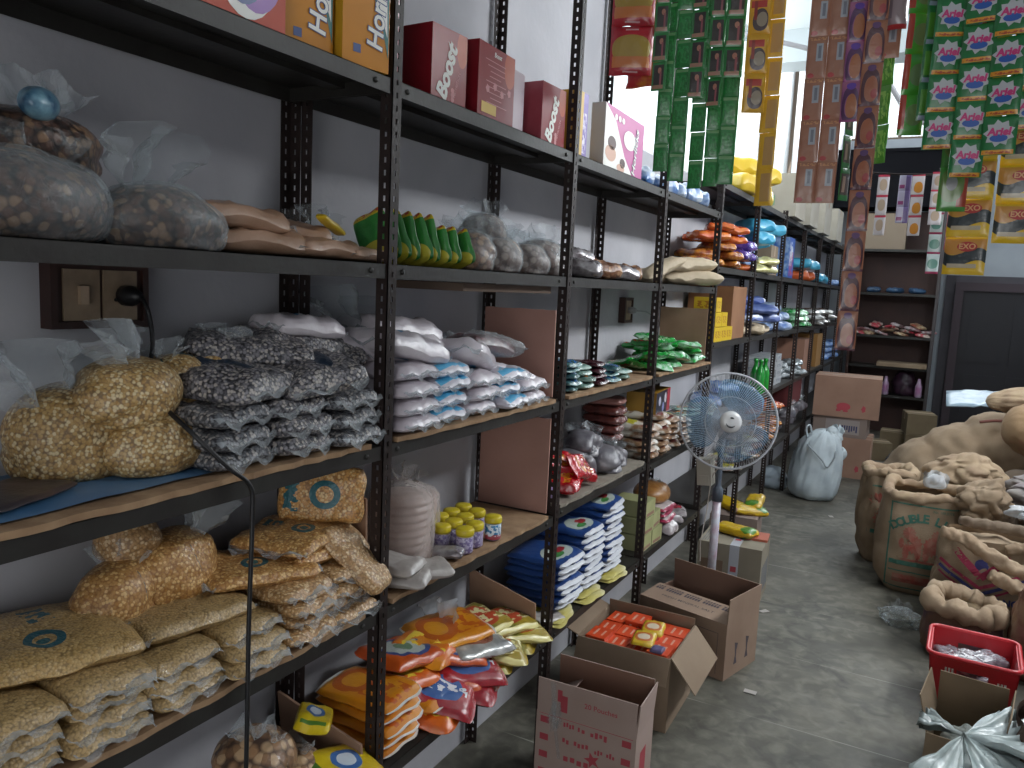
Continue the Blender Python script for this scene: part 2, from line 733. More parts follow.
# ================================================================== racks
steel = mat('dark_painted_steel', '1f1715', 0.5, '2e2422', 14, 0.15, 90, spec=0.35)
steel_l = mat('grey_shelf_steel', '2b2a27', 0.5, '201c1a', 10, 0.12, 70, spec=0.45)
PH = 3.0
FL = 0.031


def post_mesh(name, sx, sy):
    """slotted angle: corner at the origin, one flange toward sx*x, one toward sy*y"""
    m = MB()
    pitch, hw, hh, th = 0.0265, 0.0065, 0.0115, 0.0022
    n = int(PH / pitch)
    a0, a1 = (FL - hw) / 2, (FL + hw) / 2
    for k in (0, 1):
        def bx(a, b, z0, z1):
            if k == 0:
                xs = sorted((sx * a, sx * b))
                ys = sorted((0, sy * th))
            else:
                xs = sorted((0, sx * th))
                ys = sorted((sy * a, sy * b))
            m.box(xs[0], xs[1], ys[0], ys[1], z0, z1)
        bx(0, a0, 0, PH)
        bx(a1, FL, 0, PH)
        for i in range(n + 1):
            z = i * pitch
            bx(a0, a1, z, min(PH, z + pitch - hh))
    me = m.build(name, steel)
    return me


B = 0.914
DEP = 0.295
post_f = post_mesh('post', -1, 1)
post_r = post_mesh('post', 1, -1)
post_g = post_mesh('post', 1, 1)


def dup1(o, loc, parent):
    c = o.copy()
    COL.objects.link(c)
    c.location = loc
    c.parent = parent
    return c


def shelf_mesh(L=B):
    m = MB()
    D = DEP - 0.012
    x0, x1, y0, y1 = -D, -0.003, 0.004, L - 0.004
    m.box(x0, x1, y0, y1, -0.0016, 0)
    m.box(x1 - 0.0016, x1, y0, y1, -0.032, 0)
    m.box(x0, x0 + 0.0016, y0, y1, -0.032, 0)
    m.box(x0, x1, y0, y0 + 0.0016, -0.03, 0)
    m.box(x0, x1, y1 - 0.0016, y1, -0.03, 0)
    m.box((x0 + x1) / 2 - 0.02, (x0 + x1) / 2 + 0.02, y0, y1, -0.014, -0.0016)
    # bolt heads near both ends of the lip
    for y in (y0 + 0.05, y1 - 0.05):
        m.lathe([(0.006, 0), (0.006, 0.003), (0.003, 0.005)], 8, M=T((x1, y, -0.016)) @ Ry(PI / 2))
    return m.build('shelf', steel_l)


shelf0 = shelf_mesh()
used_shelf = [False]
rackA = tag(empty('slotted_angle_rack', (0, 0, 0)), 'near rack of slotted dark steel along the left wall, drink boxes on top', 'shelving rack')
rackB = tag(empty('slotted_angle_rack', (0, 3 * B, 0)), 'farther rack of slotted dark steel angle, taller top shelf, running to the back cupboard', 'shelving rack')
ZT, Z2, Z3, Z4, Z5 = 2.04, 1.66, 1.265, 0.885, 0.475
YT, Y2, Y3, Y4, Y5 = 2.2, 1.77, 1.37, 0.95, 0.50


def add_post(o0, flag, loc, rack):
    if not flag[0]:
        flag[0] = True
        o0.parent = rack
        o0.location = loc
    else:
        dup1(o0, loc, rack)


ff, fr_, fg = [False], [False], [False]
for k in (-1, 0, 1, 2, 3):
    add_post(post_f, ff, (0, k * B, 0), rackA)
    add_post(post_r, fr_, (-DEP, k * B + 0.012, 0), rackA)
add_post(post_g, fg, (-DEP + FL + 0.002, 0.012, 0), rackA)
for k in range(4, 11):
    for src, lx, ly in ((post_f, 0, 0), (post_r, -DEP, 0.012)):
        o = dup1(src, (lx, (k - 3) * B + ly - (0.035 if k == 10 else 0), 0), rackB)
        o.scale = (1, 1, 1 if (k == 6 and lx == 0) else 0.745)
first = True
for k in (-1, 0, 1, 2):
    for z in (ZT, Z2, Z3, Z4, Z5):
        zz = z + (0.015 if (k == 1 and z == Z4) else 0)
        if first:
            shelf0.parent = rackA
            shelf0.location = (0, k * B, zz)
            first = False
        else:
            dup1(shelf0, (0, k * B, zz), rackA)
for k in range(3, 10):
    for z in (YT, Y2, Y3, Y4, Y5):
        dup1(shelf0, (0, (k - 3) * B, z), rackB)

# ================================================================== back cupboard
wood_b = mat('cupboard_brown_board', '3f241d', 0.6, '331b16', 5, 0.1, 30)
m = MB()
cab = tag(empty('open_cupboard', (0.0, 9.2, 0)), 'tall open brown cupboard with steel shelves against the back wall', 'cupboard')
m.box(0.03, 0.95, 0.36, 0.38, 0, 2.72)
m.box(0.03, 0.06, 0, 0.36, 0, 2.72)
m.build('back_panel', wood_b, cab)
m = MB()
m.box(0.93, 0.965, 0, 0.38, 0, 2.72)
m.build('side_panel', mat('cupboard_side', '3a3435', 0.5), cab)
for i, z in enumerate((0.5, 0.85, 1.22, 1.73, 2.25)):
    m = MB()
    m.box(0.06, 0.93, 0.0, 0.36, z - 0.03, z)
    m.build('shelf', steel_l, cab)
# the dark loft box above the cupboard
m = MB()
m.box(-0.28, 1.08, 9.17, 9.66, 2.74, 3.42)
m.box(-0.28, 1.08, 9.15, 9.17, 3.38, 3.42)
m.box(-0.28, 1.08, 9.15, 9.17, 2.74, 2.78)
tag(m.build('loft_box', mat('loft_box_black', '0e0e12', 0.9, spec=0.1)), 'big black box-shaped loft unit above the back cupboard', 'loft box')

# ================================================================== goods: materials
LOGO = [('ring', 0.46, 0.36, 0.09, 0.11, '1d5a66'), ('ell', 0.45, 0.35, 0.03, 0.04, '1d5f66'), ('txt', 0.52, 0.68, 0.06, 0.12, '1d5a66', 12)]
toor = grain('split_pulse_orange', 'c79a60', 'b4803f', 190, LOGO, dark='9a6a38', c3='e3bd80')
toor_plain = grain('split_pulse_orange_plain', 'c29a68', 'ab8050', 190, dark='8d6a42', c3='dcc096')
toor_light = grain('split_pulse_sandy', 'c6a873', 'b39056', 230, LOGO, dark='8f7448')
toor_light_p = grain('split_pulse_sandy_plain', 'bfa271', 'a88b5a', 230, dark='86704c')
corn = grain('chickpea_gold', 'c2a168', 'a88148', 185, dark='7c603c', c3='d8c498', coat=0.6)
corn_l = grain('chickpea_gold_logo', 'c2a168', 'a88148', 185, [('rect', 0.5, 0.86, 0.3, 0.07, '1e4a44')], dark='7c603c', c3='d8c498', coat=0.6)
gram = grain('speckled_black_seed', '98959a', '46464e', 170, [('ell', 0.6, 0.6, 0.14, 0.09, '223448'), ('txt', 0.35, 0.5, 0.2, 0.1, '2b3d54', 9)], dark='26262c', c3='b3aca6')
gram_p = grain('speckled_black_seed_plain', '8f9196', '45484f', 170, dark='26262c', c3='aba6a2')
walnut = grain('brown_soap_nut', '634636', '3c241c', 75, dark='1c110e', c3='86684e', coat=0.7)
beige_p = mat('beige_flour_bag', 'b3917a', 0.35, 'a07e66', 12, 0.3, 40, coat=0.5)
white_p = mat('white_salt_bag', 'd3cdd3', 0.3, 'bdb4bc', 14, 0.5, 45, coat=0.6)
white_l = mat('white_salt_bag_logo', 'd6d0d5', 0.3, 'c2bac2', 14, 0.4, 45, [('ring', 0.45, 0.42, 0.11, 0.15, '2b8fc4'), ('txt', 0.62, 0.7, 0.12, 0.12, '2b8fc4', 8)], coat=0.6)
white_b = mat('white_salt_bag_blue', 'd0cdd4', 0.3, 'b8b4be', 14, 0.4, 45, [('rect', 0.9, 0.5, 0.05, 0.34, '4a9fc8'), ('txt', 0.75, 0.45, 0.12, 0.2, '6fb4d6', 6)], coat=0.6)
clear = film('clear_film', 'dfe6ea', 0.07)
clear_top = film('clear_film_top', 'e6edf2', 0.2, 0.12)
milky = film('milky_film', 'd5d8dc', 0.42, 0.25)
card = mat('corrugated_card', '9d7d68', 0.85, '8c6d58', 6, 0.1, 80)
card_t = mat('corrugated_card_tan', '98846c', 0.85, '87745e', 6, 0.1, 80)
card_p = mat('corrugated_card_pinkish', 'a98276', 0.85, '9a7468', 4, 0.1, 80)
card_in = mat('card_inside', '6e5644', 0.9)
ply = mat('torn_board_edge', 'a08364', 0.85, '86694e', 18, 0.4, 60)


def fin_sheet(m, x0, L, d, z, seed, sg=1):
    """loose sealed end of a plastic packet"""
    n, r = 12, 4
    vs = []
    for i in range(n + 1):
        for j in range(r + 1):
            t = j / r
            y = d * (i / n - 0.5) * (0.92 - 0.1 * t)
            vs.append((x0 + sg * L * t * (0.85 + 0.3 * noise.noise(Vector((i * 0.5, seed, 0)))), y,
                       z + 0.012 * noise.noise(Vector((i * 0.55, t * 2, seed))) + 0.01 * t * math.sin(i * 1.1 + seed) - 0.006 * t))
    m.add(vs, [(i * (r + 1) + j, (i + 1) * (r + 1) + j, (i + 1) * (r + 1) + j + 1, i * (r + 1) + j + 1) for i in range(n) for j in range(r)], smooth=True)


def PK(name, w, d, h, mats_, seed=0, fin=0.0, **k):
    def f():
        m = MB()
        pillow(m, w, d, h, seed=seed, **k)
        o = m.build(name, mats_)
        if fin:
            for sg in (1, -1):
                m = MB()
                fin_sheet(m, sg * (w / 2 - 0.014), fin, d, h * 0.45, seed + 1 - sg, sg)
                m.build('plastic_seal', clear_top, o)
        return o
    return f


def KN(name, rx, ry, rz, mat_, seed=0, tw=0.14, th=0.1, tl=0.2, tm=None, amp=0.12, flat=0.5, trot=0.0, tz=0.85, tx=0.0, ty=0.0, shell=False, pw=0.8, freq=7):
    """knotted clear bag: contents + a crumpled plastic top"""
    def f():
        m = MB()
        blob(m, rx, ry, rz, seed, amp, freq, flat=flat, pw=pw)
        r = empty(name)
        m.build('contents', mat_, r)
        m = MB()
        tail(m, tw, th, seed + 3, M=T((tx, ty, rz * 2 * tz)) @ Rz(trot), lean=tl)
        if shell:
            blob(m, rx * 1.05, ry * 1.05, rz * 1.05, seed, amp, freq, flat=flat, pw=pw)
        m.build('plastic_top', tm or (clear if shell else clear_top), r)
        return r
    return f


rnd = random.Random(5)


def stack(key, maker, x, y, z, n, dz, where, desc, group, cat='packet', rz=0.0, jit=0.012, jr=0.07, tilt=0.0, s=1.0):
    for i in range(n):
        spawn(key, maker, (x + rnd.uniform(-jit, jit), y + rnd.uniform(-jit, jit) * 0.6, z + i * dz),
              (rnd.uniform(-0.03, 0.03), tilt + rnd.uniform(-0.02, 0.035), rz + rnd.uniform(-jr, jr) * 1.5), s,
              f'{desc}, {level(i, n)} in {where}', cat, group)


BD = 0.013   # thickness of the boards lying on the shelves


def liner(y0, y1, z, x0=-0.28, x1=0.004, seed=0, th=0.011, material=None, label=''):
    rr = random.Random(seed)
    n = 26
    vs, fs = [], []
    for i in range(n + 1):
        y = y0 + (y1 - y0) * i / n
        xx = x1 - abs(noise.noise(Vector((y * 14, seed * 3.3, 0)))) * 0.018
        vs += [(x0, y, z), (xx, y, z), (xx, y, z + th), (x0, y, z + th)]
    for i in range(n):
        for j in range(4):
            a, b = i * 4 + j, i * 4 + (j + 1) % 4
            fs.append((a, a + 4, b + 4, b))
    fs += [(0, 1, 2, 3), tuple(n * 4 + j for j in (3, 2, 1, 0))]
    m = MB()
    m.add(vs, fs)
    return tag(m.build('shelf_board', material or ply), label, 'board', None)


S3 = Z3 + BD
S4 = Z4 + BD
liner(-0.9, -0.045, Z3, seed=1, label='torn brown board lying on the middle shelf under the gold pulse bags')
liner(0.05, 0.87, Z3, seed=2, x1=0.012, label='rough brown board lying on the shelf under the white salt bags')
liner(0.965, 1.8, Z3, seed=3, x1=0.012, label='ragged brown board under the small teal packets')
liner(-0.9, -0.045, Z4, seed=4, label='brown board lying under the stacked orange pulse packets')
liner(0.05, 0.87, Z4, seed=5, label='brown board lying under the yellow-lidded jars')
liner(0.965, 1.8, Z4 + 0.015, seed=6, label='grey-brown board lying under the red packets', material=mat('grey_board', '8c8478', 0.85, '776f64', 9))
liner(1.88, 2.72, Z3, seed=7, x1=0.01, label='brown board lying under the heap of green packets')

# blue plastic sheet at the left end of the middle shelf
m = MB()
vs, fs = [], []
for i in range(17):
    for j in range(9):
        x, y = -0.27 + 0.245 * j / 8, -0.88 + 0.56 * i / 16
        vs.append((x - 0.02 * (i / 16) * (j / 8), y, 0.0015 + 0.003 * (0.6 + noise.noise(Vector((x * 12, y * 12, 0))))))
for i in range(16):
    for j in range(8):
        a = i * 9 + j
        fs.append((a, a + 1, a + 10, a + 9))
m.add([(a, b, S3 + c) for a, b, c in vs], fs, smooth=True)
tag(m.build('blue_sheet', mat('blue_plastic_sheet', '3d6b96', 0.45, '56799a', 7, 0.2, 30)), 'blue plastic sheet spread on the middle shelf, left end', 'plastic sheet')
m = MB()
pillow(m, 0.12, 0.17, 0.012, seed=4, M=T((0, 0, 0)))
tag(m.build('flat_packet', mat('dark_brown_wrap', '4a3c38', 0.35, '2e2a30', 9, 0.3, 50), loc=(-0.13, -0.72, S3 + 0.006), rot=(0, 0, 0.3)), 'flat dark packet lying on the blue sheet', 'packet')

# ================================================================== bay 0, middle shelf: gold bags + black seed bags
GB = 'knotted bags of gold pulses'
spawn('gb1', KN('pulse_bag', 0.095, 0.105, 0.075, corn, 1, 0.27, 0.12, 0.1, amp=0.1, freq=6, trot=1.4, tx=0, ty=-0.05, tz=0.72), (-0.215, -0.575, S3 + 0.005), (0.0, 0.0, 0.3), 1, 'biggest gold pulse bag, at the left end of the middle shelf, with slack clear top', 'bag', GB)
spawn('gb2', KN('pulse_bag', 0.08, 0.095, 0.05, corn, 2, 0.1, 0.03, 0.4, amp=0.1, trot=1.3, tz=0.8, flat=0.6), (-0.135, -0.475, S3 + 0.005), (0, 0, 0.2), 1, 'gold pulse bag lying lowest on the blue sheet, right under another one', 'bag', GB)
spawn('gb3', KN('pulse_bag', 0.085, 0.1, 0.05, corn, 5, 0.17, 0.09, 0.3, amp=0.16, trot=1.6, tz=0.8, flat=0.6), (-0.165, -0.5, S3 + 0.095), (0.1, 0.05, 0.5), 1, 'gold pulse bag with upright clear top, resting on another gold bag', 'bag', GB)
spawn('gb4', KN('pulse_bag', 0.07, 0.09, 0.055, corn_l, 7, 0.12, 0.05, 0.5, amp=0.1, trot=0.5, tz=0.8, flat=0.6), (-0.19, -0.385, S3 + 0.085), (0.25, 0.0, -0.4), 1, 'leaning gold pulse bag between the other gold bags and the black seed bags', 'bag', GB)
spawn('gb5', KN('pulse_bag', 0.08, 0.09, 0.04, corn, 9, 0.1, 0.04, 0.5, amp=0.1, tz=0.8, flat=0.6), (-0.2, -0.39, S3 + 0.004), (0, 0, 0.2), 1, 'gold pulse bag half hidden at the shelf back under the leaning one', 'bag', GB)
spawn('gb6', KN('pulse_bag', 0.06, 0.09, 0.035, corn_l, 11, 0.14, 0.04, 0.3, amp=0.1, tz=0.8, flat=0.6), (-0.22, -0.26, S3 + 0.15), (0.1, 0.1, 0.2), 1, 'small gold pulse bag with dark green band, against the wall behind black seeds', 'bag', GB)

SG = 'black speckled seed packets on the middle shelf'
for j, (y, n) in enumerate(((-0.37, 3), (-0.22, 3), (-0.08, 3))):
    stack('sg%d' % (j % 2), PK('seed_packet', 0.24, 0.155, 0.042, gram if j % 2 else gram_p, 20 + j, fin=0.026, wr=0.2), -0.12 - (0.02 if j == 0 else 0), y, S3 + 0.002, n, 0.037, f'the {("left", "middle", "right")[j]} pile on the middle shelf', 'black speckled seed packet', SG)
big = [(-0.14, -0.33, 0.118, 0.1, 0.05, 0.25), (-0.10, -0.14, 0.125, 0.35, 0.1, -0.35), (-0.2, -0.03, 0.125, -0.1, -0.15, 1.2), (-0.2, -0.2, 0.165, 0.1, 0.1, 0.9), (-0.21, -0.07, 0.17, 0.0, 0.12, 1.45)]
dsc = ['puffy one at the left on the seed piles', 'tilted pointed one on the middle of the seed piles', 'one at the back by the rear post', 'dark one at the back against the wall', 'highest one, behind the others beside the rear post']
for q, (x, y, z, a, b, c) in enumerate(big):
    spawn('sgb', PK('seed_packet', 0.26, 0.185, 0.06, gram, 31, fin=0.026, wr=0.2), (x, y, S3 + z), (a * 0.5, b, c), 1, 'big black speckled seed packet, ' + dsc[q], 'packet', SG)

# ================================================================== bay 0, fourth shelf: orange pulse packets
OG = 'stacked pulse packets on the fourth shelf'
names = ['the leftmost pulse pile', 'the second pulse pile from the left', 'the third pulse pile from the left', 'the fourth pulse pile from the left', 'the fifth pulse pile from the left', 'the pulse pile nearest the post']
for j, (y, n, mt) in enumerate(((-0.79, 4, 0), (-0.645, 4, 0), (-0.5, 3, 0), (-0.355, 3, 0), (-0.21, 4, 1), (-0.085, 4, 1))):
    mm = (toor_light_p, toor_plain)[mt]
    stack('og%d' % (mt * 2 + j % 2), PK('pulse_packet', 0.262, 0.15, 0.033, mm, 40 + j, fin=0.026, wr=0.16, sag=0.3), -0.125, y, S4 + 0.002, n, 0.0285, names[j],
          ('sandy', 'orange')[mt] + ' pulse packet', OG, jr=0.05)
tops = [('ogA', toor_light, (-0.16, -0.66, 0.118), (0.0, 0.06, 1.35), 'wide sandy pulse packet with round teal logo, on the two leftmost piles', 0.25, 0.26),
        ('ogB', toor_light_p, (-0.15, -0.43, 0.09), (0.0, 0.05, 1.5), 'wide plain sandy pulse packet, across the third and fourth piles', 0.25, 0.22),
        ('ogC', toor, (-0.14, -0.24, 0.118), (0.02, 0.05, 1.2), 'orange pulse packet with teal logo, on the fifth pile', 0.24, 0.19),
        ('ogC', toor, (-0.14, -0.105, 0.12), (0.0, 0.0, 1.5), 'orange pulse packet with teal logo, lying on the pile beside the post', 0.24, 0.19),
        ('ogC', toor, (-0.15, -0.12, 0.152), (0.0, 0.02, 1.9), 'orange pulse packet, highest of the flat ones beside the post', 0.24, 0.19)]
for key, mm, (x, y, z), ro, lab, w_, d_ in tops:
    spawn(key, PK('pulse_packet', w_, d_, 0.038, mm, ord(key[2]) % 9, wr=0.2, fin=0.026), (x, y, S4 + z), ro, 1, lab, 'packet', OG)
# standing packet with the round logo and the one drooping over the edge
toor_s = grain('split_pulse_standing', 'd9a763', 'c98f4a', 190, [('ring', 0.55, 0.5, 0.14, 0.2, '0e5f6a'), ('txt', 0.22, 0.5, 0.09, 0.26, '0e5f6a', 7)], dark='9a6a38', c3='e6c48c')


def standing():
    r = empty('pulse_bag')
    m = MB()
    pillow(m, 0.2, 0.13, 0.05, seed=3, wr=0.2, M=T((0, 0, 0.065)) @ Rx(PI / 2) @ T((0, 0, -0.025)))
    m.build('contents', toor_s, r)
    m = MB()
    tail(m, 0.2, 0.06, 4, M=T((0, 0, 0.115)), gather=0.8, lean=-0.1)
    m.build('plastic_top', clear, r)
    return r


spawn('stand', standing, (-0.13, -0.055, S4 + 0.18), (-0.25, 0, 0.5), 1, 'upright orange pulse bag with teal round logo and clear top, beside the front post', 'bag', OG)
spawn('ogD', PK('pulse_packet', 0.19, 0.13, 0.04, toor_plain, 8, wr=0.2), (-0.045, -0.045, S4 + 0.105), (-0.1, 0.75, 0.25), 1, 'orange pulse packet drooping over the shelf edge at the front post', 'packet', OG)
spawn('rb1', KN('pulse_bag', 0.07, 0.1, 0.065, toor, 13, 0.12, 0.07, 0.3, amp=0.14, trot=0.4, tz=0.75), (-0.2, -0.5, S4 + 0.085), (0, 0, 0.3), 1, 'knotted orange pulse bag by the wall, lower left of two behind the piles', 'bag', 'knotted orange bags by the wall')
spawn('rb2', KN('pulse_bag', 0.075, 0.105, 0.06, toor, 15, 0.16, 0.09, 0.6, amp=0.14, trot=-0.6, tz=0.75, ty=0.05), (-0.2, -0.375, S4 + 0.115), (0.1, 0, 0.2), 1, 'knotted orange pulse bag with pointed clear corner, behind the fourth pile', 'bag', 'knotted orange bags by the wall')
spawn('rb3', KN('pulse_bag', 0.06, 0.065, 0.04, toor_plain, 17, 0.13, 0.09, 0.3, amp=0.14, tz=0.7, tm=milky), (-0.225, -0.46, S4 + 0.205), (0, 0.1, 0.1), 1, 'small knotted bag topmost by the wall with lilac printed top', 'bag', 'knotted orange bags by the wall')


def board(name, w, h, th, material, loc, rot, label, cat='cardboard panel', notch=0.0, part=None):
    m = MB()
    n = 10
    vs = []
    for i in range(n + 1):
        x = -w / 2 + w * i / n
        zt = h - notch * (i / n) + 0.004 * noise.noise(Vector((x * 30, h, 3)))
        for y in (-th / 2, th / 2):
            vs += [(x, y, 0), (x, y, zt)]
    fs = []
    for i in range(n):
        a = i * 4
        fs += [(a, a + 4, a + 5, a + 1), (a + 2, a + 3, a + 7, a + 6), (a + 1, a + 5, a + 7, a + 3), (a, a + 2, a + 6, a + 4)]
    fs += [(0, 1, 3, 2), (n * 4, n * 4 + 2, n * 4 + 3, n * 4 + 1)]
    m.add(vs, fs)
    return tag(m.build(name, material, loc=loc, rot=rot), label, cat)


# card panels standing across the shelves at the posts
board('card_panel', 0.2, 0.27, 0.006, card, (-0.165, 0.035, S4), (0.03, 0, 0), 'brown card panel standing on end behind the upright pulse bag', notch=0.04)
board('card_panel', 0.25, 0.16, 0.006, card, (-0.14, -0.02, Z5), (0.12, 0, 0), 'brown card panel on the bottom shelf behind the yellow pouches', notch=0.06)
board('card_panel', 0.255, 0.275, 0.006, card_p, (-0.145, 0.885, S3), (0.02, 0, 0), 'pinkish brown card panel standing at the end of the salt shelf')
board('card_panel', 0.255, 0.31, 0.006, card_p, (-0.145, 0.885, S4), (0.0, 0, 0), 'pinkish brown card panel standing behind the yellow-lidded jars')
board('card_panel', 0.25, 0.2, 0.006, card, (-0.145, 0.86, Z5), (0.1, 0, 0), 'brown card panel slanting behind the bright snack packets', notch=0.07)
board('card_panel', 0.25, 0.27, 0.006, card, (-0.145, 2.70, S3), (0.0, 0, 0), 'brown card panel standing behind the green packets')
m = MB()
m.box(-0.28, -0.03, 0.35, 0.86, Z2 - 0.055, Z2 - 0.034)
tag(m.build('flat_card', mat('card_under_shelf', '5d4d42', 0.9)), 'folded brown card wedged under the second shelf above the salt bags', 'cardboard panel')

# ================================================================== bay 0, second shelf
spawn('wn1', KN('soap_nut_bag', 0.11, 0.14, 0.062, walnut, 21, 0.2, 0.08, -0.3, amp=0.14, trot=1.2, tz=0.7, shell=True), (-0.15, -0.68, Z2 + 0.002), (0, 0, 0.2), 1, 'big clear bag of brown soap nuts at the left end of the second shelf', 'bag', 'clear bags of brown soap nuts')
spawn('wn2', KN('soap_nut_bag', 0.09, 0.12, 0.05, walnut, 23, 0.22, 0.11, -0.5, amp=0.14, trot=1.8, tz=0.8, shell=True, ty=-0.05), (-0.12, -0.47, Z2 + 0.002), (0, 0, 0.1), 1, 'smaller clear bag of brown soap nuts with loose top, right of the big one', 'bag', 'clear bags of brown soap nuts')
spawn('wn3', KN('soap_nut_bag', 0.09, 0.13, 0.045, walnut, 25, 0.2, 0.08, -0.2, amp=0.14, trot=1.0, tz=0.8), (-0.2, -0.64, Z2 + 0.105), (0, 0, 0.1), 1, 'reddish brown bag lying on top of the big soap nut bag', 'bag', 'clear bags of brown soap nuts')
m = MB()
blob(m, 0.026, 0.042, 0.022, 2, 0.1, flat=0.8)
r = tag(m.build('blue_wrapped_roll', mat('blue_shiny_wrap', '124a70', 0.3, '7fa8b8', 40, 0.3, 40, coat=0.4), loc=(-0.15, -0.66, Z2 + 0.182), rot=(0.2, 0.7, 0.9)), 'round blue shiny wrapped pack on top of the soap nut bags', 'packet')
m = MB()
tail(m, 0.06, 0.05, 5, M=T((0, 0.03, 0.02)) @ Rx(-0.8), gather=0.3)
m.build('plastic_top', clear, r)
for q, (x, y, z, ro, s_, lab) in enumerate([
        (-0.15, -0.26, 0.0, (0, 0, 1.3), 1.0, 'beige flour packet lying lowest at the left of the flour heap'),
        (-0.16, -0.3, 0.042, (0, 0.05, 1.5), 1.0, 'beige flour packet, highest of the heap on the second shelf'),
        (-0.11, -0.11, 0.0, (0, 0.0, 1.6), 0.85, 'beige flour packet flat in the middle of the flour heap'),
        (-0.16, -0.14, 0.032, (0.1, 0.0, 1.1), 0.8, 'beige flour packet lying across the middle one'),
        (-0.09, 0.0, 0.0, (0, 0.0, 1.7), 0.62, 'small beige flour packet right beside the near front post')]):
    spawn('fl', PK('flour_packet', 0.22, 0.17, 0.05, beige_p, 12, wr=0.25, fin=0.03), (x, y, Z2 + 0.002 + z), ro, s_, lab, 'packet', 'beige flour packets on the second shelf')
m = MB()
pillow(m, 0.12, 0.025, 0.014, seed=2)
tag(m.build('yellow_strip_packet', mat('yellow_gloss', 'd0b020', 0.3, coat=0.5), loc=(-0.085, -0.085, Z2 + 0.066), rot=(0, 0.25, 1.9)), 'narrow yellow packet lying on the beige flour packets', 'packet')
m = MB()
tail(m, 0.16, 0.06, 8, M=T((-0.15, -0.06, Z2 + 0.06)) @ Rz(1.5), gather=0.7)
tag(m.build('empty_clear_bag', clear), 'crumpled empty clear bag behind the yellow strip packet', 'plastic bag')

# ================================================================== bay 0, bottom shelf
yel_r = mat('yellow_snack_wrap', 'd9c022', 0.3, 'c4a51a', 20, 0.3, 40, [('ell', 0.55, 0.5, 0.16, 0.22, '3b67a5'), ('ell', 0.55, 0.5, 0.1, 0.13, 'c9d2dc'), ('rect', 0.2, 0.5, 0.05, 0.3, '4f7a2e')], coat=0.5)
stale = grain('toasted_snack', 'a5805c', '7b5a40', 45, dark='4a3428', c3='c0a07c', coat=0.6)
for q, (x, y, z, ro, s_, lab) in enumerate([(-0.13, -0.33, 0, (0, 0, 0.2), 1, 'clear bag of toasted snack at the left of the bottom shelf'),
                                           (-0.12, -0.17, 0, (0, 0, 1.0), 1.0, 'clear bag of toasted snack right of the first, by the card panel'),
                                           (-0.14, -0.24, 0.09, (0.1, 0.1, 0.6), 0.9, 'clear bag of toasted snack lying on two others')]):
    spawn('sb', KN('snack_bag', 0.1, 0.1, 0.055, stale, 27, 0.14, 0.06, 0.2, amp=0.14, tz=0.8), (x, y, Z5 + 0.002 + z), ro, s_, lab, 'bag', 'clear bags of toasted snack')
for q, (x, y, z, ro, lab) in enumerate([(-0.1, -0.1, 0.155, (0.2, 0.1, 2.2), 'yellow snack pouch with blue oval, on top beside the card panel'),
                                        (-0.03, -0.09, 0.06, (0.1, 0.2, 1.3), 'yellow snack pouch at the front edge by the near post'),
                                        (-0.03, -0.3, 0.05, (0, 0.1, 1.6), 'yellow snack pouch lying under the toasted snack bags')]):
    spawn('yr', PK('snack_pouch', 0.17, 0.11, 0.03, yel_r, 5, seal=0.1), (x, y, Z5 + z), ro, (0.75, 0.75, 1) if q == 0 else (1.15, 1.15, 1), lab, 'packet', 'yellow snack pouches on the bottom shelf')

# ================================================================== bay 1, second shelf: green pouches + clear bags
grn = mat('green_yellow_pouch', '2f7d33', 0.28, '1f6a2c', 9, 0.3, 45, [('rect', 0.93, 0.5, 0.1, 0.6, 'c9ae22'), ('txt', 0.93, 0.5, 0.06, 0.4, 'b0301f', 9), ('ell', 0.2, 0.5, 0.22, 0.45, 'b9b040')], coat=0.5)
for i in range(10):
    y = 0.085 + i * 0.036
    h_ = 0.17 if i < 6 else 0.135
    spawn('grn', lambda: (lambda m: (pillow(m, 0.17, 0.12, 0.024, seed=6, seal=0.06, M=Ry(-PI / 2) @ T((0.085, 0, -0.012))), m.build('spice_pouch', grn))[1])(MB()),
          (-0.09 + rnd.uniform(-0.025, 0.02), y, Z2 + 0.004), (R(-20) + rnd.uniform(-0.1, 0.1), 0, R(80) + rnd.uniform(-0.2, 0.2)), (0.9, 0.8, h_ / 0.17 * 0.72),
          f'green and yellow spice pouch standing on end, {ORD[i + 1]} from the near post', 'pouch', 'green spice pouches in a row')
brn = grain('brown_snack_contents', '8c5e40', '6a422c', 60, dark='4a2e20', c3='a8805e', coat=0.5)
brn2 = grain('grey_brown_snack', '938078', '75564a', 50, dark='54403a', c3='a8988e', coat=0.5)
for q, (x, y, z, s_, k, ro) in enumerate([(-0.1, 0.48, 0, 1, 0, 0.3), (-0.16, 0.57, 0.0, 1.1, 1, 0.1), (-0.09, 0.62, 0, 0.9, 1, 1.0), (-0.14, 0.7, 0.0, 1.05, 0, 0.4), (-0.08, 0.79, 0, 0.85, 1, 0.9), (-0.15, 0.64, 0.07, 0.9, 1, 0.6),
                                          (-0.16, 0.84, 0.0, 0.9, 1, 0.0)]):
    spawn('cb%d' % k, KN('snack_bag', 0.075, 0.07, 0.05, (brn, brn2)[k], 33 + k, 0.16, 0.08, 0.1, amp=0.15, tz=0.75, shell=True), (x, y, Z2 + 0.002 + z), (0, 0, ro), s_,
          f'clear bag of brown snack, {ORD[q + 1]} along the second shelf after the green pouches', 'bag', 'clear snack bags on the second shelf')

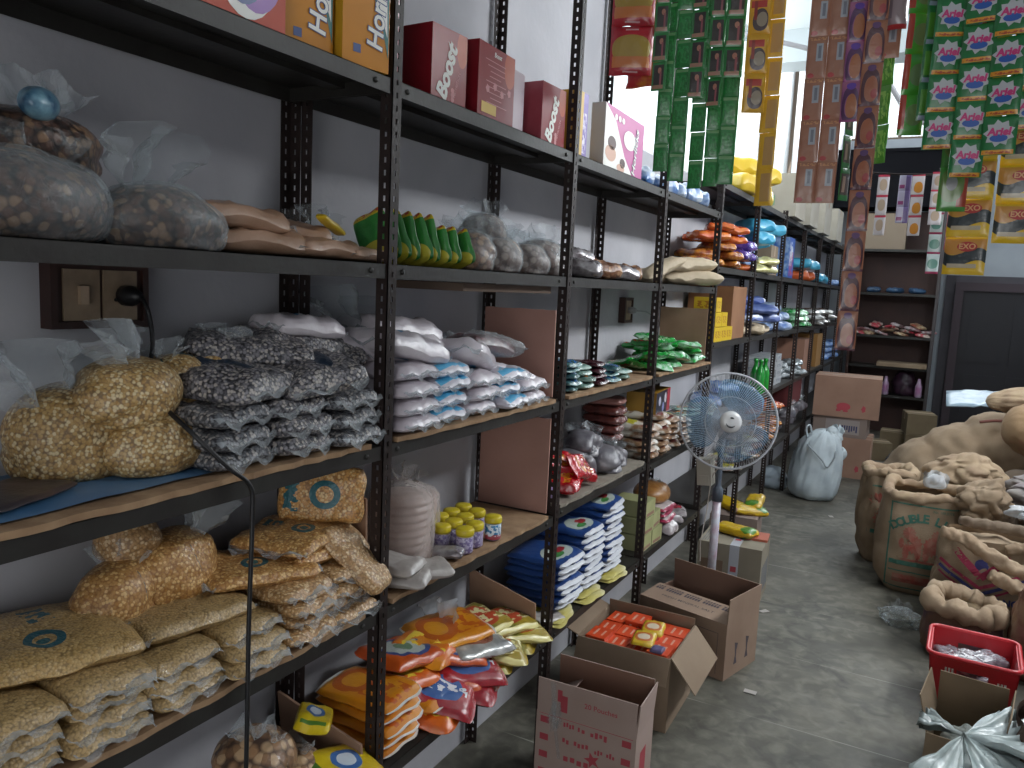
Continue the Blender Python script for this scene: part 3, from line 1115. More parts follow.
# ================================================================== bay 1, middle shelf: white salt bags
WG = 'white salt packets on the middle shelf'
wn = ['the pile nearest the post', 'the second pile', 'the third pile', 'the fourth pile', 'the last low pile']
for j, (y, n) in enumerate(((0.13, 4), (0.28, 4), (0.43, 3), (0.58, 3), (0.72, 2))):
    stack('wp%d' % (j % 2), PK('salt_packet', 0.26, 0.16, 0.042, (white_p, white_b)[j % 2], 50 + j, fin=0.026, wr=0.24), -0.115, y, S3 + 0.002, n, 0.038, wn[j] + ' on the middle shelf', 'white salt packet', WG, jr=0.08)
for q, (x, y, z, ro, lab) in enumerate([(-0.17, 0.14, 0.155, (0.1, 0.1, 1.2), 'puffy white salt bag on top of the pile nearest the post'),
                                        (-0.17, 0.33, 0.15, (0.0, 0.22, 1.5), 'puffy white salt bag with blue logo, on the second pile'),
                                        (-0.2, 0.27, 0.19, (0.0, 0.1, 1.3), 'highest white salt bag with blue mark, against the wall'),
                                        (-0.1, 0.45, 0.12, (0.0, 0.3, 1.9), 'white salt bag with pointed clear corner, on the third pile'),
                                        (-0.1, 0.16, 0.16, (0.0, 0.2, 1.5), 'lilac white salt bag sloping down at the post'),
                                        (-0.12, 0.66, 0.08, (0.0, 0.2, 1.2), 'flat white salt bag sloping right onto the last pile')]):
    spawn('wl', PK('salt_bag', 0.24, 0.19, 0.065, white_l, 9, fin=0.026, wr=0.2), (x, y, S3 + z), ro, 1 if q != 5 else (1, 1, 0.6), lab, 'bag', WG)
spawn('wl', None, (-0.19, -0.01 - 0.06, S3 + 0.215), (0, 0.1, 1.4), 0.75, 'white salt bag left of the front post, above the black seed packets', 'bag', WG)
m = MB()
tail(m, 0.3, 0.13, 12, M=T((-0.22, 0.12, S3 + 0.2)) @ Rz(1.6), gather=0.6)
tag(m.build('empty_clear_bag', clear), 'large crumpled clear bag rising behind the white salt bags', 'plastic bag')
maroon = mat('maroon_beans', '4a1c22', 0.3, '6b2a2c', 30, 0.4, 60, coat=0.8)


def maroon_bag():
    r = empty('bean_bag')
    m = MB()
    pillow(m, 0.19, 0.15, 0.055, seed=4, wr=0.2)
    m.build('contents', maroon, r)
    m = MB()
    pillow(m, 0.27, 0.2, 0.062, seed=14, wr=0.25, seal=0.2, M=T((0.0, 0, -0.003)))
    m.build('plastic_film', clear, r)
    return r


spawn('mar', maroon_bag, (-0.15, 0.64, S3 + 0.14), (-0.1, 0.15, 1.3), 1, 'clear bag of maroon beans on top of the salt bags by the card panel', 'bag')

# ================================================================== bay 1, fourth shelf
papad = mat('pinkish_stacked_discs', 'b79a8e', 0.4, 'a58377', 18, 0.2, 40, coat=0.4)


def papad_bag():
    r = empty('papad_bag')
    m = MB()
    prof = []
    for i in range(9):
        z = i * 0.022
        prof += [(0.074, z + 0.002), (0.081, z + 0.008), (0.081, z + 0.015), (0.074, z + 0.0205)]
    m.lathe(prof, 28, fn=lambda p, a, t: p * 1 + Vector((0.006 * noise.noise(p * 9), 0.006 * noise.noise(p * 9 + Vector((5, 0, 0))), 0)))
    m.build('stacked_discs', papad, r)
    m = MB()
    m.lathe([(0.086, 0.002), (0.09, 0.1), (0.088, 0.19), (0.07, 0.215), (0.03, 0.232), (0.018, 0.24)], 24, close_top=False, fn=lambda p, a, t: p + Vector((0.01 * noise.noise(p * 14), 0.01 * noise.noise(p * 14 + Vector((5, 0, 0))), 0)))
    tail(m, 0.1, 0.05, 3, M=T((0, 0, 0.236)))
    m.build('plastic_film', film('clear_film_pink', 'e6dbd6', 0.22), r)
    return r


spawn('pap', papad_bag, (-0.13, 0.245, S4 + 0.002), (0, 0, 0), (1.0, 1.0, 0.92), 'tall clear bag of stacked pinkish discs, knotted at the top', 'bag')
spawn('pap', None, (-0.2, 0.4, S4 + 0.002), (0, 0, 1), (0.85, 0.85, 0.72), 'dim second bag of stacked discs behind the yellow-lidded jars', 'bag')
lid_m = mat('yellow_lid', 'c8b428', 0.4)
j1 = mat('jar_label_purple', '7d6f9c', 0.35, ops=[('rect', 0.5, 0.85, 0.6, 0.12, 'b7ab6a'), ('txt', 0.5, 0.5, 0.5, 0.18, 'b9b2cc', 14)], coat=0.3)
j2 = mat('jar_label_blue', '3a7fae', 0.35, ops=[('rect', 0.5, 0.3, 0.6, 0.14, 'b0505c'), ('txt', 0.5, 0.6, 0.5, 0.2, 'dfe8ee', 12)], coat=0.3)


def jar(lm):
    def f():
        r = empty('paste_jar')
        m = MB()
        m.lathe([(0.021, 0), (0.024, 0.004), (0.024, 0.045), (0.021, 0.051)], 20)
        m.build('jar_body', lm, r)
        m = MB()
        m.lathe([(0.0245, 0.049), (0.0255, 0.053), (0.0255, 0.064), (0.023, 0.068), (0.01, 0.0685)], 20)
        m.build('lid', lid_m, r)
        return r
    return f


JG = 'yellow-lidded jars on the fourth shelf'
jl = [(-0.03, 0.56, 1), (-0.035, 0.415, 0), (-0.04, 0.475, 0), (-0.1, 0.4, 0), (-0.1, 0.46, 0), (-0.1, 0.52, 0), (-0.16, 0.42, 0), (-0.16, 0.48, 0), (-0.16, 0.54, 0), (-0.1, 0.585, 0), (-0.16, 0.605, 0)]
jd = ['front right one with blue label', 'front left one with purple label', 'middle front one with purple label', 'second row leftmost', 'second row, second from left', 'second row, third from left', 'back row leftmost', 'back row second', 'back row third', 'second row rightmost', 'back row rightmost']
for q, (x, y, k) in enumerate(jl):
    spawn('jar%d' % k, jar((j1, j2)[k]), (x, y, S4 + 0.001), (0, 0, rnd.uniform(-0.3, 0.3)), 1, 'small jar with yellow lid, ' + jd[q], 'jar', JG)
sil = mat('silver_foil', 'b8b6b8', 0.25, '7c7478', 30, 0.6, 60, metal=0.4, coat=0.4)
spawn('foil', PK('foil_packet', 0.09, 0.06, 0.025, sil, 2), (-0.05, 0.355, S4 + 0.002), (0, 0, 0.4), 1, 'small crinkled foil packet beside the jars', 'packet')
for q, (x, y, z, ro) in enumerate([(-0.05, 0.13, 0, 0.4), (-0.06, 0.11, 0.036, 0.2), (-0.03, 0.19, 0.002, 1.0)]):
    spawn('clw', PK('sugar_packet', 0.19, 0.12, 0.038, mat('dull_white_sugar', 'b9b3ae', 0.35, 'a39c98', 12, 0.5, 40, coat=0.5), 7, wr=0.25), (x, y, S4 + 0.002 + z), (0, 0, ro), 0.9,
          'dull white sugar packet, ' + ('lowest next to the near post', 'on top next to the near post', 'in front of the stacked discs')[q], 'packet', 'sugar packets beside the near post')

# ================================================================== bay 1, bottom shelf: bright snack packets
orw = mat('orange_white_wrap', 'd8921e', 0.3, 'c97b1a', 12, 0.3, 45, [('ring', 0.35, 0.5, 0.2, 0.3, 'b85a18'), ('txt', 0.7, 0.5, 0.2, 0.25, 'b8561a', 7), ('rect', 0.02, 0.5, 0.035, 0.6, 'd9d6d0'), ('rect', 0.98, 0.5, 0.035, 0.6, 'd9d6d0'), ('rect', 0.5, 0.98, 0.6, 0.05, 'd9d6d0')], coat=0.5)
blo = mat('orange_blue_oval_wrap', 'c8581e', 0.28, 'b84a18', 9, 0.3, 45, [('ell', 0.5, 0.5, 0.3, 0.34, '3b4f86'), ('ell', 0.5, 0.5, 0.24, 0.27, 'b9c2bc'), ('ell', 0.5, 0.5, 0.1, 0.12, '6d8a6a')], coat=0.6)
ora = mat('orange_yellow_wrap', 'd98a1c', 0.3, 'cf5a16', 7, 0.3, 45, [('txt', 0.5, 0.5, 0.35, 0.3, 'e8c840', 6)], coat=0.6)
mix1 = mat('green_yellow_red_wrap', '3f5a2c', 0.3, 'a88f2c', 12, 0.3, 45, [('ell', 0.5, 0.5, 0.25, 0.3, 'b5482a'), ('rect', 0.5, 0.05, 0.6, 0.06, 'd9ce8a'), ('rect', 0.5, 0.95, 0.6, 0.06, 'd9ce8a'), ('txt', 0.5, 0.5, 0.4, 0.2, 'dcd5a0', 9)], coat=0.6)
mix2 = mat('silver_snack_wrap', 'b9b9b4', 0.2, '8f9090', 20, 0.6, 40, [('ell', 0.5, 0.5, 0.2, 0.25, '8c5a4a')], metal=0.2, coat=0.6)
redb = mat('red_blue_wrap', 'b22a30', 0.25, '8d1c28', 10, 0.3, 40, [('ell', 0.5, 0.5, 0.25, 0.3, '3b5f9a'), ('txt', 0.5, 0.5, 0.3, 0.12, 'd5d9e0', 9)], coat=0.7)
SNK = [('orange', orw), ('orange with blue oval', blo), ('orange and yellow', ora), ('green and yellow', mix1), ('silver', mix2), ('red and blue', redb)]
stack('sn0', PK('snack_packet', 0.24, 0.17, 0.03, orw, 3, seal=0.08, sag=0.4), -0.12, 0.13, Z5 + 0.002, 5, 0.028, 'the neat pile beside the near post', 'orange and white snack packet', 'bright snack packets on the bottom shelf')
heap = [(2, -0.08, 0.29, 0.0, (0.0, 0.1, 0.3)), (0, -0.13, 0.3, 0.03, (0, 0, 0.2)), (5, -0.06, 0.33, 0.035, (0.1, 0.3, 0.5)), (2, -0.15, 0.26, 0.075, (0, 0, 1.3)), (1, -0.16, 0.31, 0.12, (0.0, 0.18, 1.5)),
        (5, -0.06, 0.45, 0.0, (0, 0.1, 0.4)), (1, -0.1, 0.42, 0.03, (0.0, 0.2, 0.8)), (5, -0.06, 0.48, 0.035, (0.1, 0.15, 0.9)), (2, -0.15, 0.42, 0.1, (0.2, 0.1, 1.8)), (1, -0.12, 0.47, 0.075, (0, 0.25, 1.0)),
        (3, -0.1, 0.62, 0.0, (0, 0, 0.4)), (3, -0.07, 0.64, 0.028, (0, 0.1, 0.6)), (3, -0.11, 0.6, 0.055, (0, 0.1, 0.9)), (4, -0.08, 0.56, 0.07, (0, 0.1, 1.2)), (3, -0.13, 0.66, 0.09, (0.1, 0.1, 1.5)),
        (3, -0.1, 0.78, 0.0, (0, 0, 0.3)), (3, -0.07, 0.79, 0.03, (0, 0.1, 0.9)), (3, -0.1, 0.76, 0.06, (0, 0.1, 1.3)), (0, -0.15, 0.53, 0.11, (0.1, 0, 1.2))]
for q, (k, x, y, z, ro) in enumerate(heap):
    spawn('sn%d' % k, PK('snack_packet', 0.22, 0.16, 0.032, SNK[k][1], 60 + k, seal=0.08, wr=0.25), (x, y, Z5 + 0.002 + z), ro, (1.08, 1.08, 1.2),
          f'{SNK[k][0]} snack packet in the loose heap, ' + (f'{ORD[q + 1]} from the neat pile' if q < 16 else ('left', 'middle', 'right')[q - 16] + ' one at the far end'), 'packet', 'bright snack packets on the bottom shelf')
spawn('frb', KN('snack_bag', 0.07, 0.08, 0.06, milky, 41, 0.16, 0.1, 0.1, tm=milky), (-0.2, 0.56, Z5 + 0.002), (0, 0, 0), 1, 'pale crumpled carrier bag behind the snack heap', 'bag')

# ================================================================== top shelf: drink powder cartons
def carton_pack(name, W, D, H, front_m, side_m, deco=None, mats_=()):
    """retail box: front face toward +x (W along y), side toward -y (D along x), base z=0, front-left corner at origin"""
    def f():
        m = MB()
        e = 0.0015
        m.box(-D, 0, 0, W, 0, H, mats={'+x': 0, '-y': 1, '+y': 1, '-x': 0, '+z': 1, '-z': 1})
        # folded closing flap line
        m.box(-D + e, -e, e, W - e, H, H + 0.0012, 1)
        if deco:
            deco(m)
        return m.build(name, [front_m, side_m] + list(mats_))
    return f


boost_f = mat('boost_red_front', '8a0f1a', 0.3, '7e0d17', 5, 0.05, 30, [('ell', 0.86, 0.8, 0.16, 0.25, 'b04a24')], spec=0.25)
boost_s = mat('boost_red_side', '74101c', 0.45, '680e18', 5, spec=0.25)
boost_t = mat('boost_red_glare_side', '9c4c56', 0.25, '8c3a44', 8, coat=0.6)  # box red made paler, with the glare painted into the colour
whit = mat('print_white', 'e6e6e0', 0.5)
yelp = mat('print_yellow', 'd8b34a', 0.5)
pinkp = mat('print_pale_pink', 'c98a8c', 0.5)


def dec_boost(W, H, flip=False):
    def d(m):
        M = frame((0.0008, W * 0.42, H * 0.42), (0, 0.33, 1), (0, -1, 0.33))
        add_text(m, 'Boost', H * 0.33, M @ T((0, 0, 0.0006)), 2, 0.045, 0.2)
        M = frame((0.0008, W * 0.72, H * 0.3), (0, 0.33, 1), (0, -1, 0.33))
        add_text(m, 'NUTRITION', H * 0.07, M, 3, 0.01)
        for k in range(3):
            shape2d(m, 'ell', frame((0.0008, W * 0.6, H * (0.08 + 0.06 * k)), (0, 1, 0), (0, 0, 1)), 3, 12, W * 0.05, W * 0.05)
    return d


def dec_boost_back(W, H):
    def d(m):
        f0 = lambda y, z: frame((0.0008, y, z), (0, 1, 0), (0, 0, 1))
        add_text(m, 'Boost', H * 0.09, f0(W * 0.5, H * 0.9), 2, 0.02, 0.2)
        for k in range(9):
            shape2d(m, 'rect', f0(W * (0.45 + 0.03 * (k % 3)), H * (0.8 - 0.07 * k)), 3, rx=W * (0.28 - 0.04 * (k % 4)), ry=H * 0.006)
        shape2d(m, 'rect', f0(W * 0.3, H * 0.16), 4, rx=W * 0.2, ry=H * 0.07)
        for k in range(4):
            shape2d(m, 'burst', f0(W * (0.25 + 0.2 * k), H * (0.42 + 0.06 * (k % 2))), 3, 10, W * 0.05, W * 0.05)
    return d


hor_o = mat('malt_box_orange', 'c8841c', 0.45, 'bc7816', 5, spec=0.3)
hor_os = mat('malt_box_orange_side', 'c4962a', 0.45, 'b88a22', 6, spec=0.3)
teal = mat('print_teal', '2b6f6c', 0.4)
navy = mat('print_navy', '1f3f7c', 0.4)
purp = mat('print_purple', '7a3a9a', 0.4)
redo = mat('malt_box_red_orange', 'bc3f18', 0.45, 'ae3713', 5, spec=0.3)


def dec_hor(W, H):
    def d(m):
        f0 = lambda y, z: frame((0.0008, y, z), (0, 1, 0), (0, 0, 1))
        shape2d(m, 'poly', f0(0, 0), 2, rx=[(W * 0.98, H * 0.1), (W * 0.98, H), (W * 0.3, H), (W * 0.55, H * 0.6), (W * 0.85, H * 0.3)])
        shape2d(m, 'poly', frame((0.0012, 0, 0), (0, 1, 0), (0, 0, 1)), 3, rx=[(W * 0.95, H * 0.25), (W * 0.9, H), (W * 0.45, H), (W * 0.68, H * 0.55)])
        add_text(m, 'Horlicks', H * 0.2, frame((0.0016, W * 0.76, H * 0.48), (0, 0.1, 1), (0, -1, 0.1)), 4, 0.05, 0.1)
        add_text(m, 'Horlicks', H * 0.2, frame((0.0022, W * 0.76, H * 0.48), (0, 0.1, 1), (0, -1, 0.1)), 3, 0.02, 0.1)
        shape2d(m, 'rect', f0(W * 0.3, H * 0.12), 4, rx=W * 0.08, ry=H * 0.03)
    return d


def dec_blue(W, H):
    def d(m):
        f0 = lambda y, z, e=0: frame((0.0008 + e, y, z), (0, 1, 0), (0, 0, 1))
        shape2d(m, 'ell', f0(W * 0.55, H * 0.45), 4, 28, W * 0.4, H * 0.42)
        shape2d(m, 'ell', f0(W * 0.65, H * 0.5, 0.0004), 3, 28, W * 0.36, H * 0.42)
        shape2d(m, 'ell', f0(W * 0.5, H * 0.5, 0.0008), 2, 28, W * 0.33, H * 0.4)
        add_text(m, 'Horlicks', H * 0.17, frame((0.0024, W * 0.5, H * 0.42), (0, 0.3, 1), (0, -1, 0.3)), 4, 0.025)
    return d


def dec_pink(W, H):
    def d(m):
        f0 = lambda y, z, e=0: frame((0.0008 + e, y, z), (0, 1, 0), (0, 0, 1))
        shape2d(m, 'poly', f0(0, 0), 4, rx=[(0, 0), (W * 0.75, 0), (W * 0.5, H * 0.3), (W * 0.25, H * 0.8), (0, H)])
        shape2d(m, 'ell', f0(W * 0.18, H * 0.42, 0.0004), 5, 16, W * 0.1, H * 0.11)
        shape2d(m, 'ell', f0(W * 0.16, H * 0.25, 0.0004), 6, 16, W * 0.13, H * 0.13)
        shape2d(m, 'ell', f0(W * 0.46, H * 0.17, 0.0004), 5, 16, W * 0.07, H * 0.08)
        shape2d(m, 'ell', f0(W * 0.42, H * 0.08, 0.0004), 6, 16, W * 0.1, H * 0.07)
        shape2d(m, 'ell', f0(W * 0.62, H * 0.6, 0.0004), 4, 20, W * 0.16, H * 0.16)
        add_text(m, 'Horlicks', H * 0.24, frame((0.002, W * 0.78, H * 0.45), (0, 0.16, 1), (0, -1, 0.16)), 3, 0.04, 0.1)
        add_text(m, 'Horlicks', H * 0.24, frame((0.0024, W * 0.78, H * 0.45), (0, 0.16, 1), (0, -1, 0.16)), 4, 0.015, 0.1)
        for k in range(3):
            shape2d(m, 'ell', f0(W * (0.25 + 0.09 * k), H * 0.86, 0.0004), 4, 14, W * 0.035, H * 0.05)
    return d


zt = ZT + 0.001
BG = 'drink powder boxes on the top shelf'
spawn('hb0', carton_pack('drink_box', 0.2, 0.12, 0.3, redo, navy, dec_blue(0.2, 0.3), (navy, purp, whit)), (-0.03, -0.475, zt), (0, 0, 0), 1, 'red orange box with navy oval, leftmost on the top shelf', 'box', BG)
spawn('hb1', carton_pack('drink_box', 0.115, 0.09, 0.27, hor_o, hor_os, dec_hor(0.115, 0.27), (teal, whit, navy)), (-0.06, -0.255, zt), (0, 0, -0.2), 1, 'orange yellow malt drink box behind and left of its twin by the post', 'box', BG)
spawn('hb1', None, (-0.02, -0.135, zt), (0, 0, -0.22), 1, 'orange yellow malt drink box with white sideways lettering, beside the near front post', 'box', BG)
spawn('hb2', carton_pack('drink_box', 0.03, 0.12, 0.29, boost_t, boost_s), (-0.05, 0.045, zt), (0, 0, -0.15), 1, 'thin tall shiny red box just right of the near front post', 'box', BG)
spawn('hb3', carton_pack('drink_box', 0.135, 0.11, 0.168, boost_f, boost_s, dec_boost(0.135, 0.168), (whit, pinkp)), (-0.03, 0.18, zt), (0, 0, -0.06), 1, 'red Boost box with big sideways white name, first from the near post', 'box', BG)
spawn('hb4', carton_pack('drink_box', 0.195, 0.07, 0.185, boost_f, boost_s, dec_boost_back(0.195, 0.185), (whit, pinkp, yelp)), (-0.025, 0.375, zt), (0, 0, 0.03), 1, 'larger red box turned to its small print back, with a yellow label', 'box', BG)
spawn('hb5', carton_pack('drink_box', 0.07, 0.13, 0.17, mat('painted_glare_side', 'b49aa4', 0.3, coat=0.5), boost_t), (-0.05, 0.6, zt), (0, 0, 0.05), 1, 'narrow box with pale lilac painted glare between two red boxes', 'box', BG)  # pinkish white glare on this box is painted in as its colour
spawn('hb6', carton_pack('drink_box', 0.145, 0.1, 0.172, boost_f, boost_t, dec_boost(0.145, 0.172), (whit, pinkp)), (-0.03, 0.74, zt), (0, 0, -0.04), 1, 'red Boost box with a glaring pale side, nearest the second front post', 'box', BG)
spawn('hb7', carton_pack('drink_box', 0.09, 0.14, 0.21, mat('yellow_purple_box', 'c9a032', 0.35, ops=[('rect', 0.8, 0.5, 0.2, 0.6, '7e6ab0'), ('txt', 0.75, 0.4, 0.15, 0.3, 'd9d2e4', 9)], coat=0.3), hor_os), (-0.04, 1.0, zt), (0, 0, 0), 1, 'yellow and purple box just right of the second front post', 'box', BG)
spawn('hb8', carton_pack('drink_box', 0.42, 0.05, 0.21, mat('pink_malt_box', 'c46aa0', 0.45, 'b96096', 4, spec=0.3), mat('grey_white_side', 'b2b2ba', 0.35), dec_pink(0.42, 0.21),
      (teal, navy, whit, mat('print_brown', '4a2c28', 0.5), mat('print_skin', 'c9a08c', 0.5))), (-0.02, 1.19, zt), (0, 0, 0.03), 1, 'wide pink Horlicks box with a mother and child picture', 'box', BG)
tw = mat('blue_white_twist_wrap', 'b9c6d4', 0.3, '3f6fae', 22, 0.4, 40, coat=0.5)
for q, (y, s_) in enumerate(((1.72, 1.0), (1.86, 0.8), (2.02, 1.1), (2.2, 1.0), (2.36, 1.2), (2.55, 1.1))):
    spawn('tw', PK('wrapped_packet', 0.13, 0.11, 0.07, tw, 4, wr=0.3), (-0.09, y, zt), (0, 0, q * 0.7), s_, f'pale blue crinkled packet on the top shelf, {ORD[q + 1]} after the pink box', 'packet', 'pale blue packets along the top shelf')

# ================================================================== bay 2
spawn('cb1', None, (-0.14, 0.99, Z2 + 0.002), (0, 0, 0.2), 1.1, 'clear bag of grey snack just right of the second front post', 'bag', 'clear snack bags on the second shelf')
for q, (x, y, z, s_, k, ro) in enumerate([(-0.1, 1.18, 0, 1.0, 1, 0.3), (-0.12, 1.36, 0, 1.05, 0, 1.1), (-0.09, 1.52, 0.0, 0.9, 1, 1.0), (-0.12, 1.66, 0.0, 0.95, 0, 0.4), (-0.18, 1.28, 0.05, 0.9, 1, 0.9)]):
    spawn('fb%d' % k, PK('snack_bag', 0.2, 0.16, 0.065, (brn, sil)[k], 70 + k, wr=0.3), (x, y, Z2 + 0.002 + z), (0, 0.05, ro), s_,
          f'flat brown and silver snack bag, {ORD[q + 1]} right of the second front post', 'bag', 'flat snack bags on the second shelf')

tl = mat('teal_small_packet', '5d8f8c', 0.25, '2f4f58', 26, 0.4, 50, [('ell', 0.5, 0.5, 0.2, 0.25, 'b5c4c4'), ('txt', 0.5, 0.5, 0.4, 0.2, '3b6fb0', 8)], coat=0.6)
tl2 = mat('dark_maroon_packet', '5a2830', 0.25, '3a1c24', 26, 0.4, 50, coat=0.6)
tl3 = mat('pale_green_small_packet', '9fb5a8', 0.25, '5d7f78', 30, 0.4, 50, [('txt', 0.5, 0.5, 0.3, 0.3, 'b5703a', 7)], coat=0.6)
TG = 'small teal packets on the middle shelf'
for j in range(5):
    y = 1.05 + j * 0.125
    n = (5, 4, 4, 3, 2)[j]
    stack('tl%d' % (j % 3), PK('small_packet', 0.16, 0.11, 0.022, (tl, tl3, tl2)[j % 3], 80 + j, wr=0.25), -0.09, y, S3 + 0.001, n, 0.021, f'the {ORD[j + 1]} pile right of the second front post',
          ('teal', 'pale green', 'dark maroon')[j % 3] + ' small packet', TG, jr=0.25)
    stack('tl%d' % ((j + 1) % 3), PK('small_packet', 0.16, 0.11, 0.022, (tl, tl3, tl2)[(j + 1) % 3], 80 + j, wr=0.25), -0.2, y + 0.02, S3 + 0.001, max(1, n - 1), 0.021, f'the {ORD[j + 1]} rear pile against the wall',
          ('teal', 'pale green', 'dark maroon')[(j + 1) % 3] + ' small packet', TG, jr=0.25)
spawn('gbx', carton_pack('soap_box', 0.09, 0.04, 0.15, mat('green_soap_box', '23604a', 0.35, ops=[('ell', 0.5, 0.6, 0.25, 0.18, '5fa8a8'), ('rect', 0.5, 0.2, 0.5, 0.2, '9a7c6c')]), mat('green_soap_side', '1a4a3c', 0.4)), (-0.2, 1.17, S3 + 0.075), (-0.12, 0, 0), 1, 'small upright green box leaning behind the teal packets', 'box')

redp = mat('glossy_red_pack', 'c41a26', 0.18, 'a8121e', 9, 0.5, 35, [('txt', 0.5, 0.5, 0.25, 0.3, 'c87a1e', 5)], coat=1.0)
z4 = Z4 + 0.027
for q, (x, y, z, ro, s_) in enumerate([(-0.09, 1.1, 0.0, (0.2, 0.1, 0.3), 1.1), (-0.13, 1.12, 0.06, (0.3, 0.3, 0.8), 1.0), (-0.08, 1.23, 0.03, (0.5, 0.4, 1.3), 1.0), (-0.05, 1.17, 0.055, (0.9, 0.2, 1.6), 0.8), (-0.1, 1.33, 0.0, (0.3, 0.5, 0.7), 0.8)]):
    spawn('rp', PK('red_pack', 0.17, 0.12, 0.05, redp, 3, wr=0.3, seal=0.1), (x, y, z4 + z + 0.02), ro, s_, f'glossy red packet in the red heap, {ORD[q + 1]} from the left', 'packet', 'glossy red packets')
spawn('lil', PK('lilac_pack', 0.12, 0.09, 0.05, mat('lilac_wrap', '9a88b4', 0.35, coat=0.4), 5), (-0.1, 1.0, z4), (0, 0, 0.4), 1, 'small lilac packet left of the red heap', 'packet')
spylm = mat('smoky_clear_bag', '7f7d82', 0.35, '55525a', 18, 0.8, 30, coat=0.6)
for q, (x, y, z, ro, s_) in enumerate([(-0.15, 1.4, 0, 0.2, 1.1), (-0.12, 1.55, 0.0, 1.0, 1.1), (-0.16, 1.48, 0.07, 0.6, 1.0), (-0.11, 1.68, 0.0, 0.8, 0.8)]):
    spawn('sm', KN('smoky_bag', 0.085, 0.1, 0.045, spylm, 45, 0.18, 0.06, 0.2, amp=0.42, tz=0.7), (x, y, z4 + z), (0, 0, ro), s_, f'smoky grey clear bag beside the red heap, {ORD[q + 1]} of four', 'bag', 'smoky clear bags')
stack('brst', PK('date_packet', 0.17, 0.13, 0.04, mat('dark_brown_packet', '4f2826', 0.22, '6b3a34', 22, 0.4, 50, coat=0.9), 6, wr=0.2), -0.16, 1.7, z4 + 0.085, 4, 0.038, 'the brown pile by the third front post', 'shiny dark brown packet', 'dark brown packets')
spawn('brt', PK('date_packet', 0.17, 0.13, 0.035, mat('dusty_pink_packet', '9c6e66', 0.4, coat=0.4), 6), (-0.16, 1.7, z4 + 0.24), (0, 0, 0.1), 1, 'dusty pink packet lying topmost on the dark brown pile', 'packet', 'dark brown packets')

blu = mat('blue_salt_pouch', '2b4d8c', 0.35, '23407a', 7, 0.35, 40, [('rect', 0.5, 0.5, 0.34, 0.6, '2a4a88'), ('rect', 0.95, 0.5, 0.05, 0.6, 'c9ccd2'), ('rect', 0.5, 0.97, 0.7, 0.05, 'c2c6cf'),
                                                             ('ell', 0.64, 0.5, 0.17, 0.34, 'b9c4bc'), ('ell', 0.62, 0.58, 0.06, 0.14, 'a83038'), ('ell', 0.7, 0.42, 0.05, 0.14, '4a8a4a')], coat=0.5)
BL = 'blue and white pouches on the bottom shelf'
stack('bl', PK('blue_pouch', 0.25, 0.2, 0.034, blu, 4, wr=0.22, seal=0.05, sag=0.45), -0.125, 1.12, Z5 + 0.03, 7, 0.0255, 'the left pile of the blue pouches', 'blue and white pouch', BL, rz=0.0, jit=0.008)
stack('bl', None, -0.125, 1.335, Z5 + 0.03, 9, 0.0255, 'the middle pile of the blue pouches', 'blue and white pouch', BL, rz=0.0, jit=0.008)
stack('bl', None, -0.13, 1.55, Z5 + 0.03, 11, 0.0255, 'the right pile of the blue pouches', 'blue and white pouch', BL, rz=0.0, jit=0.008)
yw = mat('yellow_white_paper_pack', 'c9c49a', 0.5, 'b8ad5e', 12, 0.3, 40, [('rect', 0.5, 0.5, 0.3, 0.3, 'c2b23a')])
stack('yw', PK('flat_sachet_pack', 0.26, 0.2, 0.014, yw, 3), -0.125, 1.05, Z5 + 0.001, 2, 0.013, 'the left flat pile under the blue pouches', 'flat yellow and white packet', 'yellow white packets under the blue pouches', rz=0.2)
stack('yw', None, -0.12, 1.3, Z5 + 0.001, 2, 0.013, 'the middle flat pile under the blue pouches', 'flat yellow and white packet', 'yellow white packets under the blue pouches')
stack('yw', None, -0.12, 1.55, Z5 + 0.001, 2, 0.013, 'the right flat pile under the blue pouches', 'flat yellow and white packet', 'yellow white packets under the blue pouches')
spawn('clw', None, (-0.06, 0.99, Z5 + 0.003), (0, 0, 1.2), 0.8, 'white packet at the left of the blue pouches', 'packet')

# ================================================================== bay 3
pou = mat('cream_sack_pouch', 'c9b9a0', 0.6, 'b8a88e', 14, 0.3, 50)
for q, (x, y, z, ro, s_, lab) in enumerate([(-0.04, 2.42, 0.0, (0, 0, 0.6), 1, 'cream pouch lowest, poking over the shelf edge'), (-0.05, 2.4, 0.062, (0, -0.05, 0.8), 0.9, 'cream pouch lying on the lowest one'),
                                            (-0.08, 2.1, -0.06, (0, -0.4, 1.0), 0.8, 'cream pouch leaning upright, left of the two flat ones'), (-0.19, 2.35, 0.0, (0, 0, 1.2), 1, 'cream pouch at the back of the shelf')]):
    spawn('po', PK('cream_pouch', 0.3, 0.14, 0.075, pou, 6, wr=0.1, e=0.6), (x, y, Z2 + 0.003 + z + (0.1 if q == 2 else 0)), ro, s_, lab, 'pouch', 'cream pouches on the second shelf')
gp = mat('bright_green_wrap', '1f9a3c', 0.2, '127a2c', 16, 0.5, 40, [('txt', 0.5, 0.5, 0.4, 0.25, 'a8d0a0', 6), ('txt', 0.5, 0.8, 0.3, 0.1, 'a03030', 9)], coat=0.8)
gp2 = mat('bright_green_white_wrap', '2da04a', 0.2, 'a9ccb4', 24, 0.5, 40, coat=0.8, lo=0.45, hi=0.6)
